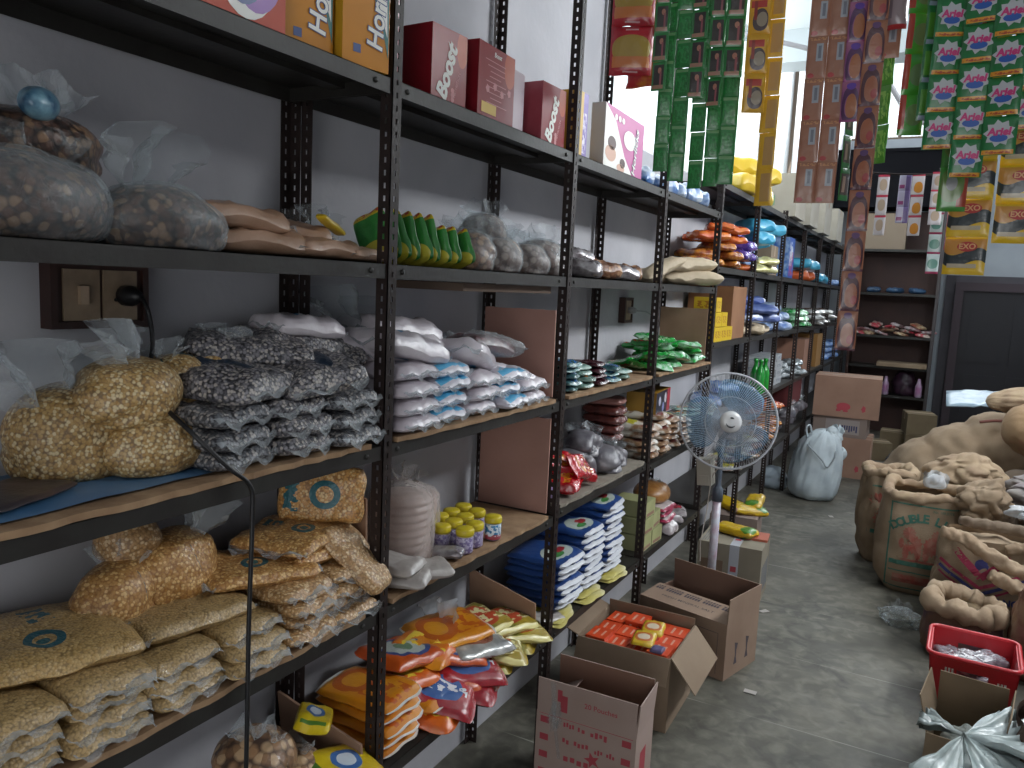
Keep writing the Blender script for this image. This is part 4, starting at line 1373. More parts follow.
for q in range(18):
    x, y = rnd.uniform(-0.2, -0.04), 1.95 + 0.7 * ((q * 0.381966) % 1.0)
    z = 0.0 if q < 6 else (0.035 if q < 11 else (0.07 if q < 16 else 0.1))
    if q >= 11:
        y = 2.05 + 0.5 * ((q * 0.381966) % 1.0)
    spawn('gp%d' % (q % 2), PK('green_packet', 0.2, 0.14, 0.035, (gp, gp2)[q % 2], 90 + q, wr=0.3, seal=0.08), (x, y, S3 + 0.003 + z), (rnd.uniform(-0.2, 0.2), rnd.uniform(-0.1, 0.25), rnd.uniform(0, 3)), 1,
          f'shiny bright green packet in the green heap, {("bottom", "second", "third", "top")[0 if q < 6 else 1 if q < 11 else 2 if q < 16 else 3]} layer, {ORD[(q if q < 6 else q - 6 if q < 11 else q - 11 if q < 16 else q - 16) + 1]} piece', 'packet', 'green packets heap')
spot = mat('spotted_tin_wrap', '2b2a38', 0.35, ops=[('ell', 0.25, 0.6, 0.08, 0.2, 'b9b9cc'), ('ell', 0.5, 0.3, 0.07, 0.2, '8a8fc4'), ('ell', 0.65, 0.65, 0.08, 0.22, 'c9c4cc'), ('rect', 0.9, 0.5, 0.12, 0.6, 'b02a3c')])
spawn('sp', carton_pack('spotted_box', 0.3, 0.14, 0.11, spot, mat('mustard_side', '9a7424', 0.5)), (-0.06, 2.08, Z4 + 0.17), (0, 0, 0.1), 1, 'dark box with pale spots and a red end, above the yellow packets', 'box')
ylw = mat('white_yellow_brown_wrap', 'cfcac0', 0.3, '8a6a4e', 14, 0.4, 40, [('ell', 0.35, 0.5, 0.16, 0.3, 'b8b23a'), ('ell', 0.75, 0.4, 0.12, 0.2, '7a3a34')], coat=0.6, lo=0.5, hi=0.6)
YW = 'white and yellow packets behind the fan'
for j, (y, n) in enumerate(((1.96, 6), (2.13, 7), (2.3, 6), (2.48, 5))):
    stack('ylw', PK('snack_packet', 0.22, 0.15, 0.034, ylw, 7, wr=0.3, seal=0.06), -0.12, y, Z4 - 0.025, n, 0.03, f'the {ORD[j + 1]} pile right of the third front post', 'white and yellow packet', YW, jr=0.3)
spawn('tan', KN('tan_bag', 0.09, 0.13, 0.04, mat('tan_nuts', 'a5743a', 0.4, '8c5c2c', 40, 0.4, 60, coat=0.7), 9, 0.1, 0.03), (-0.12, 2.3, Z5 + 0.15), (0, 0, 0.2), 1, 'tan bag of nuts lying on pink edged packets behind the fan', 'bag')
stack('pk', PK('pink_edge_packet', 0.25, 0.2, 0.03, mat('white_pink_edge', 'c4b8b8', 0.35, ops=[('rect', 0.98, 0.5, 0.06, 0.6, '9c2a4a'), ('rect', 0.5, 0.0, 0.6, 0.08, '9c2a4a')], coat=0.4), 6), -0.12, 2.26, Z5 + 0.06, 3, 0.028, 'the pile under the tan bag', 'white packet with pink edges', 'pink edged packets')
crm = mat('cream_green_carton', 'a9ab7c', 0.6, '9a9c6e', 9, ops=[('rect', 0.5, 0.15, 0.4, 0.1, '8c6c5c')])
for q, (y, z) in enumerate([(1.93, 0), (2.06, 0), (1.93, 0.075), (2.06, 0.075), (1.95, 0.15)]):
    spawn('cr', carton_pack('cream_box', 0.12, 0.16, 0.07, crm, mat('cream_green_side', '8f9168', 0.6)), (-0.02, y - 0.03, Z5 + 0.001 + z), (0, 0, rnd.uniform(-0.06, 0.06)), 1,
          'cream green box, ' + ('lower left', 'lower right', 'middle left', 'middle right', 'topmost')[q] + ' behind the fan pole', 'box', 'cream green boxes')
for q, (x, y, z) in enumerate([(-0.08, 2.28, 0), (-0.1, 2.42, 0), (-0.09, 2.56, 0.0)]):
    spawn('wrd', PK('white_red_packet', 0.2, 0.14, 0.05, mat('white_red_wrap', 'b5aeb0', 0.25, '8f8688', 20, 0.5, 40, [('ell', 0.5, 0.4, 0.2, 0.2, 'a02c3c')], coat=0.7), 4, wr=0.3), (x, y, Z5 + 0.002 + z), (0, 0.1, q), 1,
          f'white packet with a red blot on the bottom shelf, {ORD[q + 1]} after the cream boxes', 'packet', 'white and red packets')

# ================================================================== rack B goods (y > 3B)
def heapB(key, maker, z, y0, y1, n, desc, where, group, cat='packet', layers=1, dz=0.05, s=1.0, xr=(-0.2, -0.06), rr=3.0):
    i = 0
    for l in range(layers):
        k = max(1, n - l)
        for j in range(k):
            y = y0 + (y1 - y0) * (j + 0.5 + 0.3 * l) / (k + 0.3 * l + 0.001)
            spawn(key, maker, (rnd.uniform(*xr), min(y, y1), z + l * dz), (0, 0, rnd.uniform(-rr, rr)), s,
                  f'{desc} {where}, {ORD[j + 1]} along' + (f', {("lowest", "second", "third", "fourth")[l]} layer' if layers > 1 else ''), cat, group)


red_o = mat('red_orange_wrap', 'b8402a', 0.25, 'c9702a', 18, 0.4, 40, coat=0.6)
ylo = mat('yellow_orange_wrap', 'c9862c', 0.25, '7a3a28', 22, 0.4, 40, coat=0.6)
prp = mat('purple_blue_wrap', '3a2f86', 0.25, '6a4a9a', 26, 0.4, 40, coat=0.6)
cya = mat('cyan_wrap', '2a8fb4', 0.3, '4aa4c4', 14, 0.3, 40, coat=0.5)
bluw = mat('blue_wrap', '2a62b0', 0.3, '9ab4d4', 24, 0.3, 40, coat=0.5)
y4 = 3 * B
heapB('rbA', PK('noodle_packet', 0.22, 0.15, 0.05, ylo, 5, wr=0.25), Y2 + 0.002, y4 + 0.06, y4 + 0.55, 3, 'orange brown packet', 'past the cream pouches', 'orange brown packets', layers=3, dz=0.045)
heapB('rbB', PK('noodle_packet', 0.22, 0.15, 0.05, red_o, 6, wr=0.25), Y2 + 0.14, y4 + 0.1, y4 + 0.6, 3, 'red packet', 'on top of the orange brown packets', 'red packets on the second shelf', layers=2)
heapB('rbC', PK('purple_packet', 0.16, 0.13, 0.06, prp, 6, wr=0.35), Y2 + 0.06, y4 + 0.68, y4 + 1.0, 3, 'purple packet', 'among the red packets on the second shelf', 'purple packets', layers=3, dz=0.055)
heapB('rbB', None, Y2 + 0.002, y4 + 0.62, y4 + 1.0, 3, 'red orange packet', 'low on the second shelf before the gold one', 'low red orange packets')
gold = mat('gold_foil_wrap', 'a8a468', 0.2, 'd0cc9a', 26, 0.6, 40, metal=0.3, coat=0.4)
heapB('gd', PK('gold_packet', 0.16, 0.12, 0.05, gold, 6, wr=0.35), Y2 + 0.002, y4 + 1.05, y4 + 1.5, 3, 'gold foil packet', 'on the second shelf', 'gold foil packets', layers=2, xr=(-0.08, 0.0))
heapB('cy', PK('napkin_pack', 0.24, 0.2, 0.09, cya, 6, wr=0.08, e=0.3), Y2 + 0.17, y4 + 0.95, y4 + 1.75, 3, 'cyan pack', 'high on the second shelf', 'cyan packs', layers=2, dz=0.09)
heapB('bw', PK('blue_pack', 0.2, 0.18, 0.07, bluw, 6, wr=0.15), Y2 + 0.03, y4 + 0.95, y4 + 1.4, 2, 'blue pack', 'under the cyan packs', 'blue packs', layers=2, dz=0.07, xr=(-0.2, -0.14))


def closed_carton(W, D, H, m0, tape=True, deco=None, dm=(), flap=False):
    """closed shipping carton: W along local x, D along local y (front at y=0), base z=0"""
    def f():
        r = empty('carton')
        m = MB()
        m.box(-W / 2, W / 2, 0, D, 0, H - 0.002)
        g = 0.0015
        m.box(-W / 2, W / 2, 0, D / 2 - g, H - 0.002, H + 0.002)
        m.box(-W / 2, W / 2, D / 2 + g, D, H - 0.002, H + 0.002)
        if deco:
            deco(m)
        m.build('body', [m0] + list(dm), r)
        if tape:
            m = MB()
            m.box(-W / 2 - 0.001, W / 2 + 0.001, D / 2 - 0.025, D / 2 + 0.025, H + 0.0022, H + 0.003)
            m.box(-W / 2 - 0.001, -W / 2, D / 2 - 0.025, D / 2 + 0.025, H - 0.07, H + 0.003)
            m.box(W / 2, W / 2 + 0.001, D / 2 - 0.025, D / 2 + 0.025, H - 0.07, H + 0.003)
            m.build('tape', mat('brown_tape', 'a08a70', 0.3, coat=0.4), r)
        return r
    return f


tanc = mat('carton_grey_tan', '8a7a68', 0.85, '7c6c5a', 5)
spawn('ctA', closed_carton(0.24, 0.24, 0.2, tanc), (-0.15, y4 + 1.52, Y2 + 0.002), (0, 0, 0), 1, 'grey tan carton on the second shelf before the blue tall pack', 'carton')
spawn('bt', carton_pack('tall_blue_pack', 0.22, 0.16, 0.3, mat('blue_white_red_pack', '2a55a8', 0.3, ops=[('ell', 0.5, 0.6, 0.25, 0.2, 'c9d4e4'), ('txt', 0.5, 0.35, 0.35, 0.3, 'b4485c', 6), ('txt', 0.3, 0.6, 0.2, 0.3, 'c9d0dc', 7)]), bluw), (-0.02, y4 + 2.15, Y2 + 0.002), (0, 0, 0), 1, 'tall blue pack with white and red marks on the second shelf', 'pack')
org = mat('orange_roll_wrap', 'c4602c', 0.3, 'a84a24', 10, coat=0.4)
heapB('orr', PK('orange_pack', 0.22, 0.24, 0.09, org, 3, e=0.3), Y2 + 0.002, y4 + 3.0, y4 + 3.6, 2, 'orange pack', 'far along the second shelf', 'orange packs far along', s=1)
heapB('cy', None, Y2 + 0.002, y4 + 3.7, y4 + 4.8, 4, 'cyan pack', 'far along the second shelf', 'cyan packs far along')
heapB('cy', None, Y2 + 0.1, y4 + 2.9, y4 + 3.5, 2, 'cyan pack', 'on the orange packs', 'cyan packs on the orange packs')
heapB('bw', None, Y2 + 0.002, y4 + 5.2, y4 + 6.2, 4, 'blue pack', 'at the far end of the second shelf', 'blue packs at the far end')
# third level
spawn('ctB', closed_carton(0.26, 0.34, 0.3, mat('carton_brown', '8a6244', 0.85, '7c563a', 5), False), (-0.15, y4 + 0.48, Y3 + 0.002), (0, 0, 0), 1, 'brown carton on the middle shelf behind the yellow boxes', 'carton')
yb = mat('bright_yellow_box', 'd0b020', 0.4, ops=[('txt', 0.5, 0.5, 0.35, 0.25, 'a8701c', 6)])
for q, (y, z) in enumerate([(0.1, 0), (0.24, 0), (0.1, 0.08), (0.24, 0.08), (0.1, 0.16), (0.36, 0)]):
    spawn('yb', carton_pack('yellow_box', 0.13, 0.12, 0.075, yb, yb), (-0.015, y4 + y, Y3 + 0.001 + z), (0, 0, rnd.uniform(-0.05, 0.05)), 1, 'bright yellow box, ' + ('bottom left', 'bottom middle', 'middle left', 'middle right', 'top left', 'bottom right')[q] + ' of the yellow pile', 'box', 'bright yellow boxes')
nvy = mat('navy_white_pack', '3a4f8c', 0.4, '5a6ca0', 9, ops=[('rect', 0.5, 0.1, 0.6, 0.06, 'b4bcd0')], coat=0.3)
wbl = mat('white_blue_pack', 'a9b9cc', 0.4, '4a6ca8', 18, coat=0.3)
heapB('nv', PK('soap_bundle', 0.24, 0.26, 0.06, nvy, 4, e=0.3), Y3 + 0.08, y4 + 0.98, y4 + 1.6, 2, 'navy bundle', 'on the middle shelf', 'navy bundles', layers=3, dz=0.058)
heapB('crl', PK('cream_bundle', 0.24, 0.24, 0.07, pou, 4), Y3 + 0.002, y4 + 0.95, y4 + 1.6, 3, 'cream bundle', 'under the navy bundles', 'cream bundles')
heapB('wb', PK('soap_bundle', 0.22, 0.2, 0.07, wbl, 4, e=0.3), Y3 + 0.002, y4 + 1.75, y4 + 2.5, 3, 'blue and white bundle', 'on the middle shelf', 'blue and white bundles', layers=3, dz=0.068)
heapB('gp1', None, Y3 + 0.002, y4 + 2.8, y4 + 3.6, 4, 'green packet', 'far along the middle shelf', 'green packets far along', layers=3, dz=0.05, s=1.4)
heapB('sn4', None, Y3 + 0.002, y4 + 3.6, y4 + 5.2, 6, 'silver packet', 'far along the middle shelf', 'silver packets far along', layers=3, dz=0.05, s=1.5)
# fourth level
gb = mat('green_glass', '128a2c', 0.15, coat=1.0)


def bottle():
    m = MB()
    m.lathe([(0.03, 0), (0.034, 0.006), (0.034, 0.13), (0.028, 0.16), (0.014, 0.19), (0.013, 0.215), (0.016, 0.217), (0.016, 0.235), (0.013, 0.238)], 20)
    return m.build('green_bottle', gb)


for q in range(3):
    spawn('gbt', bottle, (-0.03 - 0.05 * (q % 2), y4 + 1.5 + 0.08 * q, Y4 + 0.002), (0, 0, 0), 1, f'green bottle on the fourth shelf above the fan, {ORD[q + 1]} from the near side', 'bottle', 'green bottles')
heapB('bw', None, Y4 + 0.002, y4 + 0.5, y4 + 0.95, 2, 'blue pack', 'on the fourth shelf left of the bottles', 'blue packs left of the bottles', layers=2, dz=0.07)
wbx = mat('white_grey_box', 'a8acb0', 0.5, ops=[('txt', 0.5, 0.5, 0.35, 0.2, '7a8490', 7)])
for q in range(12):
    spawn('wbx', carton_pack('white_box', 0.2, 0.16, 0.055, wbx, wbx), (-0.05, y4 + 1.78 + 0.215 * (q % 3), Y4 + 0.002 + 0.058 * (q // 3)), (0, 0, rnd.uniform(-0.05, 0.05)), 1,
          f'white low box on the fourth shelf right of the bottles, {ORD[q % 3 + 1]} column, {level(q // 3, 4)}', 'box', 'white low boxes')
slv = mat('silver_white_wrap', 'b5bcc0', 0.2, '7c8688', 24, 0.6, 40, metal=0.2, coat=0.5)
heapB('sl', PK('silver_packet', 0.2, 0.16, 0.05, slv, 4, wr=0.3), Y4 + 0.002, y4 + 2.45, y4 + 3.3, 4, 'silver white packet', 'on the fourth shelf', 'silver white packets', layers=3, dz=0.045)
spawn('ctC', closed_carton(0.24, 0.4, 0.3, mat('carton_pinkish', '8f6a58', 0.85), False), (-0.15, y4 + 3.4, Y4 + 0.002), (0, 0, 0), 1, 'pinkish carton far along the fourth shelf', 'carton')
spawn('ctD', closed_carton(0.24, 0.36, 0.32, mat('carton_mustard', '8f6a3a', 0.85), False), (-0.15, y4 + 4.2, Y4 + 0.002), (0, 0, 0), 1, 'mustard brown carton far along the fourth shelf', 'carton')
heapB('bw', None, Y4 + 0.002, y4 + 4.8, y4 + 5.9, 4, 'blue pack', 'far along the fourth shelf', 'blue packs far along the fourth shelf', layers=3, dz=0.07)
# lower levels
heapB('rbA', None, Y5 + 0.002, y4 + 1.75, y4 + 2.6, 4, 'orange brown packet', 'on the lowest shelf right of the fan', 'orange brown packets low', layers=4, dz=0.045)
heapB('rbB', None, Y5 + 0.24, y4 + 1.8, y4 + 2.6, 3, 'red packet', 'on the lowest shelf right of the fan', 'red packets low', layers=2, dz=0.045)
heapB('sm', None, Y5 + 0.002, y4 + 2.8, y4 + 3.6, 4, 'smoky clear bag', 'on the lowest shelf', 'smoky bags low', layers=2, dz=0.1, s=1.2, cat='bag')
spawn('ctE', closed_carton(0.25, 0.6, 0.24, mat('carton_dark_red', '5e2226', 0.7), False), (-0.16, y4 + 2.86, Y5 + 0.2), (0, 0, 0), 1, 'dark red carton above the smoky bags', 'carton')
heapB('ylw', None, Y5 + 0.002, y4 + 0.9, y4 + 1.7, 4, 'white and yellow packet', 'on the lowest shelf behind the fan', 'white yellow packets low', layers=4, dz=0.035)
heapB('tl1', None, Y4 + 0.002, y4 + 0.05, y4 + 0.5, 3, 'pale green small packet', 'on the fourth shelf behind the fan', 'pale green packets low', layers=2, dz=0.022)
# top of rack B: cartons and yellow packs
heapB('ypk', PK('yellow_pack', 0.24, 0.24, 0.12, mat('yellow_pack_wrap', 'd0b63a', 0.4, 'c4a42c', 6, coat=0.3), 4, e=0.25, wr=0.05), YT + 0.002, y4 + 0.5, y4 + 1.4, 3, 'yellow pack', 'on the tall top shelf', 'yellow packs on top', layers=2, dz=0.12)
lg = mat('carton_pale', '9a958a', 0.85, '8e887c', 4)


def dec_label(m):
    m.box(-0.14, 0.02, -0.0012, 0, 0.08, 0.15, 1)


for q, (y, s_) in enumerate(((y4 + 1.9, 1), (y4 + 2.6, 1), (y4 + 3.4, 1.0), (y4 + 4.3, 1.0))):
    spawn('lgc', closed_carton(0.34, 0.42, 0.3, lg, True, dec_label, (mat('green_print', '6a8c6e', 0.7),)), (-0.13, y, YT + 0.002), (0, 0, 0), s_, f'pale carton with green print on the tall top shelf, {ORD[q + 1]} from the near side', 'carton', 'pale cartons on the tall top shelf')

# ================================================================== cupboard goods
spawn('cbx', closed_carton(0.5, 0.3, 0.42, mat('carton_dull_tan', '7c6e5e', 0.85), False), (0.3, 9.22, 2.252), (0, 0, 0), 1, 'dull tan carton on the cupboard shelf behind the hanging strips', 'carton')
for q in range(3):
    spawn('cbl', PK('blue_bundle', 0.16, 0.16, 0.07, mat('dull_blue_bundle', '33506e', 0.5, '243a54', 14), 3, wr=0.3), (0.25 + 0.24 * q, 9.36, 1.732), (0, 0, q), 1, f'dull blue bundle in the cupboard, {ORD[q + 1]} from the left', 'bundle', 'dull blue bundles')
for q in range(14):
    k = q % 3
    spawn('cbs%d' % k, PK('sweet_packet', 0.18, 0.12, 0.04, (mat('red_white_sweet', 'a83a44', 0.3, 'c4b4a8', 18, 0.4, 40, lo=0.45, hi=0.55), mat('white_sweet', 'b4aeb0', 0.3, '8c5a5c', 16, 0.4, 40), mat('cream_sweet', 'b4a484', 0.3, '8c4a3c', 16, 0.4, 40))[k], 4 + k, wr=0.3),
          (0.14 + 0.058 * q, 9.32 + 0.05 * (q % 2), 1.222 + 0.035 * (q % 4 if 2 < q < 12 else q % 2)), (rnd.uniform(-0.3, 0.3), rnd.uniform(-0.3, 0.3), rnd.uniform(0, 3)), 1,
          f'{("red and white", "white", "cream")[k]} sweet packet in the cupboard row, {ORD[q + 1]} from the left', 'packet', 'sweet packets in the cupboard')
m = MB()
m.box(0.38, 0.92, 9.15, 9.5, 0.852, 0.9)
tag(m.build('tan_board', card_t), 'tan card board lying on the cupboard shelf', 'board')


def dark_bag():
    m = MB()
    blob(m, 0.14, 0.1, 0.15, 6, 0.14, freq=12)
    return m.build('dark_bag', mat('dark_purple_bag', '241822', 0.4, '3a2032', 12))


spawn('dkb', dark_bag, (0.7, 9.36, 0.502), (0, 0, 0), 1, 'dark purple bag under the tan board in the cupboard', 'bag')
for q in (0, 1):
    spawn('pkb', lambda: (lambda m: (m.lathe([(0.03, 0), (0.035, 0.01), (0.035, 0.12), (0.02, 0.16), (0.014, 0.2), (0.01, 0.205)], 14), m.build('pink_bottle', mat('pink_bottle_plastic', 'a06a94', 0.4, 'b4a4b8', 14)))[1])(MB()),
          (0.5 + 0.36 * q, 9.23, 0.502), (0, 0, 0), 1.1, ('pink and white bottle left of the dark bag', 'pink and white bottle right of the dark bag')[q], 'bottle', 'pink bottles')

# ================================================================== hanging sachet strips
m = MB()
for y in (0.7, 0.8, 0.9, 0.98):
    m.box(0.08, 1.22, y - 0.012, y + 0.012, 2.56, 2.575)
for x in (0.12, 1.18):
    m.box(x - 0.015, x + 0.015, 0.66, 1.0, 2.575, 2.595)
    m.tube([(x, 0.84, 2.595), (x, 0.84, 3.4)], 0.003, 6)
tag(m.build('strip_hanger', mat('batten_wood', '5c4a3a', 0.8)), 'wooden batten frame hung from the ceiling, carrying the sachet strips', 'hanging frame')
m = MB()
m.tube([(0.64, 2.56, 2.2), (0.8, 2.56, 2.185), (0.95, 2.56, 2.18), (1.12, 2.56, 2.19)], 0.004, 6)
m.tube([(0.66, 2.56, 2.2), (0.66, 2.56, 3.4)], 0.002, 6)
m.tube([(1.1, 2.56, 2.19), (1.1, 2.56, 3.4)], 0.002, 6)
tag(m.build('hanging_wire', steel), 'thin dark wire swing in front of the back cupboard, carrying small sachet strips', 'wire')

YA = {}
SM = {
    'green_pic': mat('sachet_green_picture', '1d7a36', 0.28, '17692d', 20, 0.2, 60, [('rect', 0.5, 0.55, 0.3, 0.3, '2a2320'), ('ell', 0.55, 0.66, 0.1, 0.09, 'a87460'), ('rect', 0.62, 0.42, 0.05, 0.2, '8a4a50'), ('rect', 0.45, 0.17, 0.34, 0.07, '9c7460')], coat=0.7),
    'green': mat('sachet_green_back', '157a34', 0.28, '0f6629', 20, 0.3, 60, [('rect', 0.5, 0.88, 0.36, 0.07, '6c9a68'), ('txt', 0.5, 0.45, 0.32, 0.25, '25873f', 8)], coat=0.7),
    'yellow': mat('sachet_yellow_bowl', 'd6a21a', 0.3, 'c8930f', 20, 0.2, 60, [('ell', 0.55, 0.38, 0.3, 0.24, '4a3c3c'), ('ell', 0.6, 0.4, 0.2, 0.15, '938672'), ('rect', 0.45, 0.72, 0.3, 0.08, 'b0362a'), ('rect', 0.35, 0.6, 0.06, 0.2, '8a2f26')], coat=0.6),
    'yellow_b': mat('sachet_yellow_back', 'd8ab28', 0.3, 'd0a01e', 20, 0.2, 60, [('rect', 0.62, 0.5, 0.25, 0.34, 'b59058')], coat=0.6),
    'pinkbrown': mat('sachet_pink_brown', 'a2735c', 0.3, '93624c', 22, 0.2, 60, [('rect', 0.62, 0.6, 0.14, 0.17, '9aa0a8'), ('rect', 0.62, 0.6, 0.06, 0.12, '6f7480'), ('ell', 0.3, 0.12, 0.15, 0.07, 'a83a3c'), ('txt', 0.5, 0.9, 0.4, 0.05, 'c08a60', 9)], coat=0.6),
    'brown': mat('sachet_brown_braid', 'a0684c', 0.28, '8f5a40', 22, 0.2, 60, [('ring', 0.5, 0.4, 0.4, 0.42, '4a2430'), ('ell', 0.55, 0.4, 0.24, 0.26, '9a5a3c'), ('ell', 0.5, 0.85, 0.16, 0.09, '5a3a6a'), ('ell', 0.66, 0.32, 0.14, 0.1, '9c3a3a'), ('rect', 0.5, 0.04, 0.5, 0.05, '4f1a2c')], coat=0.8),
    'purple': mat('sachet_purple_braid', '9a5a7c', 0.28, '7a3f7a', 16, 0.2, 60, [('ring', 0.5, 0.4, 0.4, 0.42, '4a2050'), ('ell', 0.55, 0.4, 0.24, 0.26, 'a0623c'), ('ell', 0.5, 0.85, 0.2, 0.1, '5a3a9a'), ('rect', 0.5, 0.04, 0.5, 0.05, '8a2a6c')], coat=0.8),
    'redgrey': mat('sachet_red_grey', '8c7a7e', 0.3, ops=[('rect', 0.5, 0.05, 0.5, 0.09, 'a82a30'), ('rect', 0.2, 0.6, 0.08, 0.3, '6a5c62')], coat=0.6),
    'darkgreen': mat('sachet_dark_green', '1f6a30', 0.3, ops=[('rect', 0.5, 0.5, 0.4, 0.28, '3c302c'), ('rect', 0.4, 0.5, 0.12, 0.2, '8a7466')], coat=0.6),
    'lime': mat('sachet_lime', '4a9c2c', 0.25, '3b8a24', 12, 0.3, 60, [('rect', 0.2, 0.6, 0.12, 0.3, '9ab8a0'), ('txt', 0.6, 0.5, 0.3, 0.3, '7ac04a', 6)], coat=0.8),
    'limered': mat('sachet_lime_red', '3f8f2c', 0.25, ops=[('rect', 0.1, 0.6, 0.2, 0.4, 'a03a2c'), ('ell', 0.6, 0.5, 0.3, 0.22, '5f7a4c')], coat=0.8),
    'ariel': mat('sachet_detergent_green', '0f7238', 0.3, '0c642e', 20, 0.2, 60, [('rect', 0.5, 0.1, 0.42, 0.075, 'cf8f1e'), ('txt', 0.5, 0.1, 0.38, 0.04, 'a8441c', 9)], coat=0.6),
    'ariel_b': mat('sachet_detergent_back', '0f6e34', 0.3, '0c602c', 20, 0.2, 60, [('rect', 0.35, 0.5, 0.22, 0.26, '4a8c22'), ('rect', 0.78, 0.55, 0.16, 0.32, '3f4f94'), ('rect', 0.4, 0.1, 0.28, 0.08, '8f9ab0')], coat=0.6),
    'exo': mat('sachet_dishwash_yellow', 'dfb81c', 0.28, 'd2a912', 14, 0.2, 60, [('rect', 0.5, 0.72, 0.48, 0.2, 'c48a3c'), ('wav', 0.5, 0.46, 0.5, 0.13, '1f2c30'), ('rect', 0.45, 0.28, 0.3, 0.05, 'b5a890')], coat=0.7),
    'goldish': mat('sachet_gold', 'b98a24', 0.25, '8a6a20', 14, 0.4, 60, coat=0.8),
    'greenred': mat('sachet_green_red', '3f8a34', 0.28, ops=[('rect', 0.85, 0.55, 0.22, 0.4, 'a03c26'), ('ell', 0.45, 0.6, 0.38, 0.34, '5c7a34'), ('ell', 0.45, 0.62, 0.16, 0.14, '8a8c90')], coat=0.7),
    'whitered': mat('sachet_white_red', 'c9c4c8', 0.3, ops=[('rect', 0.5, 0.92, 0.5, 0.08, 'b03048'), ('ell', 0.5, 0.5, 0.28, 0.24, 'b5a08c')], coat=0.6),
    'whiteorange': mat('sachet_white_orange', 'cdc8cc', 0.3, ops=[('rect', 0.5, 0.92, 0.5, 0.08, 'b03048'), ('ell', 0.55, 0.35, 0.3, 0.24, 'cf8a34')], coat=0.6),
    'whitepurple': mat('sachet_white_purple', 'b4b0c8', 0.3, ops=[('rect', 0.75, 0.5, 0.2, 0.6, '6a5a90'), ('rect', 0.3, 0.3, 0.2, 0.1, '8a3a70')], coat=0.6),
    'whitegreen': mat('sachet_white_green', 'b9c8c8', 0.3, ops=[('rect', 0.5, 0.08, 0.5, 0.08, 'a83a60'), ('ell', 0.5, 0.5, 0.36, 0.2, '5f9084')], coat=0.6),
    'redpair': mat('sachet_pale_red', 'b4505a', 0.3, ops=[('ell', 0.3, 0.5, 0.2, 0.3, '96303c'), ('ell', 0.75, 0.5, 0.18, 0.25, 'd0b4a8')], coat=0.6),
    'redpack': mat('spice_pack_red', 'b01c2c', 0.25, '941a28', 12, 0.3, 60, [('ell', 0.5, 0.52, 0.42, 0.24, 'a08436'), ('rect', 0.5, 0.3, 0.4, 0.1, 'c0703a'), ('rect', 0.5, 0.88, 0.12, 0.02, 'c4949a'), ('rect', 0.5, 0.1, 0.14, 0.02, 'c4949a')], coat=0.7),
    'redpack2': mat('spice_pack_red_back', 'b02a30', 0.25, 'c47a24', 12, 0.3, 60, coat=0.7, lo=0.45, hi=0.55),
}
pnk_t, wht_t, blu_t, red_t = mat('print_magenta', 'c43a78', 0.45), mat('print_offwhite', 'b4b8bc', 0.45), mat('print_royal_blue', '2f5aa8', 0.45), mat('print_red', 'b03232', 0.45)


def sachet(kind, w, h, deco=None):
    key = (kind, round(w, 3), round(h, 3))
    if key not in YA:
        m = MB()
        th = min(0.012, w * 0.16)
        if kind.startswith('red'):
            th = 0.03
        pillow(m, w, h, th, n=10, seed=len(YA) % 9, wr=0.15, sag=0.5, pinch=0.0, e=0.5, rc=0, freq=30, M=T((0, 0, h / 2)) @ Rx(PI / 2) @ T((0, 0, -th / 2)))
        mats = [SM[kind]]
        if kind == 'ariel':
            f0 = lambda z, e: frame((0, -th * 0.62 - e, z), (1, 0, 0), (0, 0, 1))
            shape2d(m, 'burst', f0(h * 0.55, 0), 1, 18, w * 0.4, h * 0.31, 0.3)
            shape2d(m, 'ell', f0(h * 0.42, 0.0004), 2, 14, w * 0.26, h * 0.1)
            add_text(m, 'Ariel', w * 0.33, f0(h * 0.58, 0.0008), 3, 0.05, 0.1)
            mats += [wht_t, blu_t, pnk_t]
        if kind == 'exo':
            f0 = lambda x, z, e: frame((x, -th * 0.62 - e, z), (1, 0, 0), (0, 0, 1))
            shape2d(m, 'ell', f0(w * 0.05, h * 0.74, 0.0), 1, 18, w * 0.24, h * 0.13)
            add_text(m, 'EXO', w * 0.2, f0(w * 0.05, h * 0.74, 0.0006), 2, 0.03)
            mats += [red_t, mat('print_tan', 'd8a878', 0.5)]
        YA[key] = m.build('sachet', mats)
        return YA[key]
    c = YA[key].copy()
    COL.objects.link(c)
    return c


def strip(kinds, x, y, zb, w, h, n, label, group, cols=1, yaw=0.0, name='sachet_strip', cat='sachet strip', pick=None):
    r = empty(name, (x, y, zb), (0, 0, yaw))
    ph = x * 31 + y * 17
    for i in range(n):
        for c in range(cols):
            k = kinds[(i if pick is None else pick(i, c)) % len(kinds)]
            o = sachet(k, w, h)
            o.parent = r
            o.location = ((c - (cols - 1) / 2) * w, 0.006 * math.sin(ph + i * 0.7), i * h)
            o.rotation_euler = (0.05 * math.cos(ph + i * 0.7), 0, 0.18 * math.sin(ph * 1.3 + i * 0.9))
    # the strip's torn top tab
    tag(r, label, cat, group)
    return r


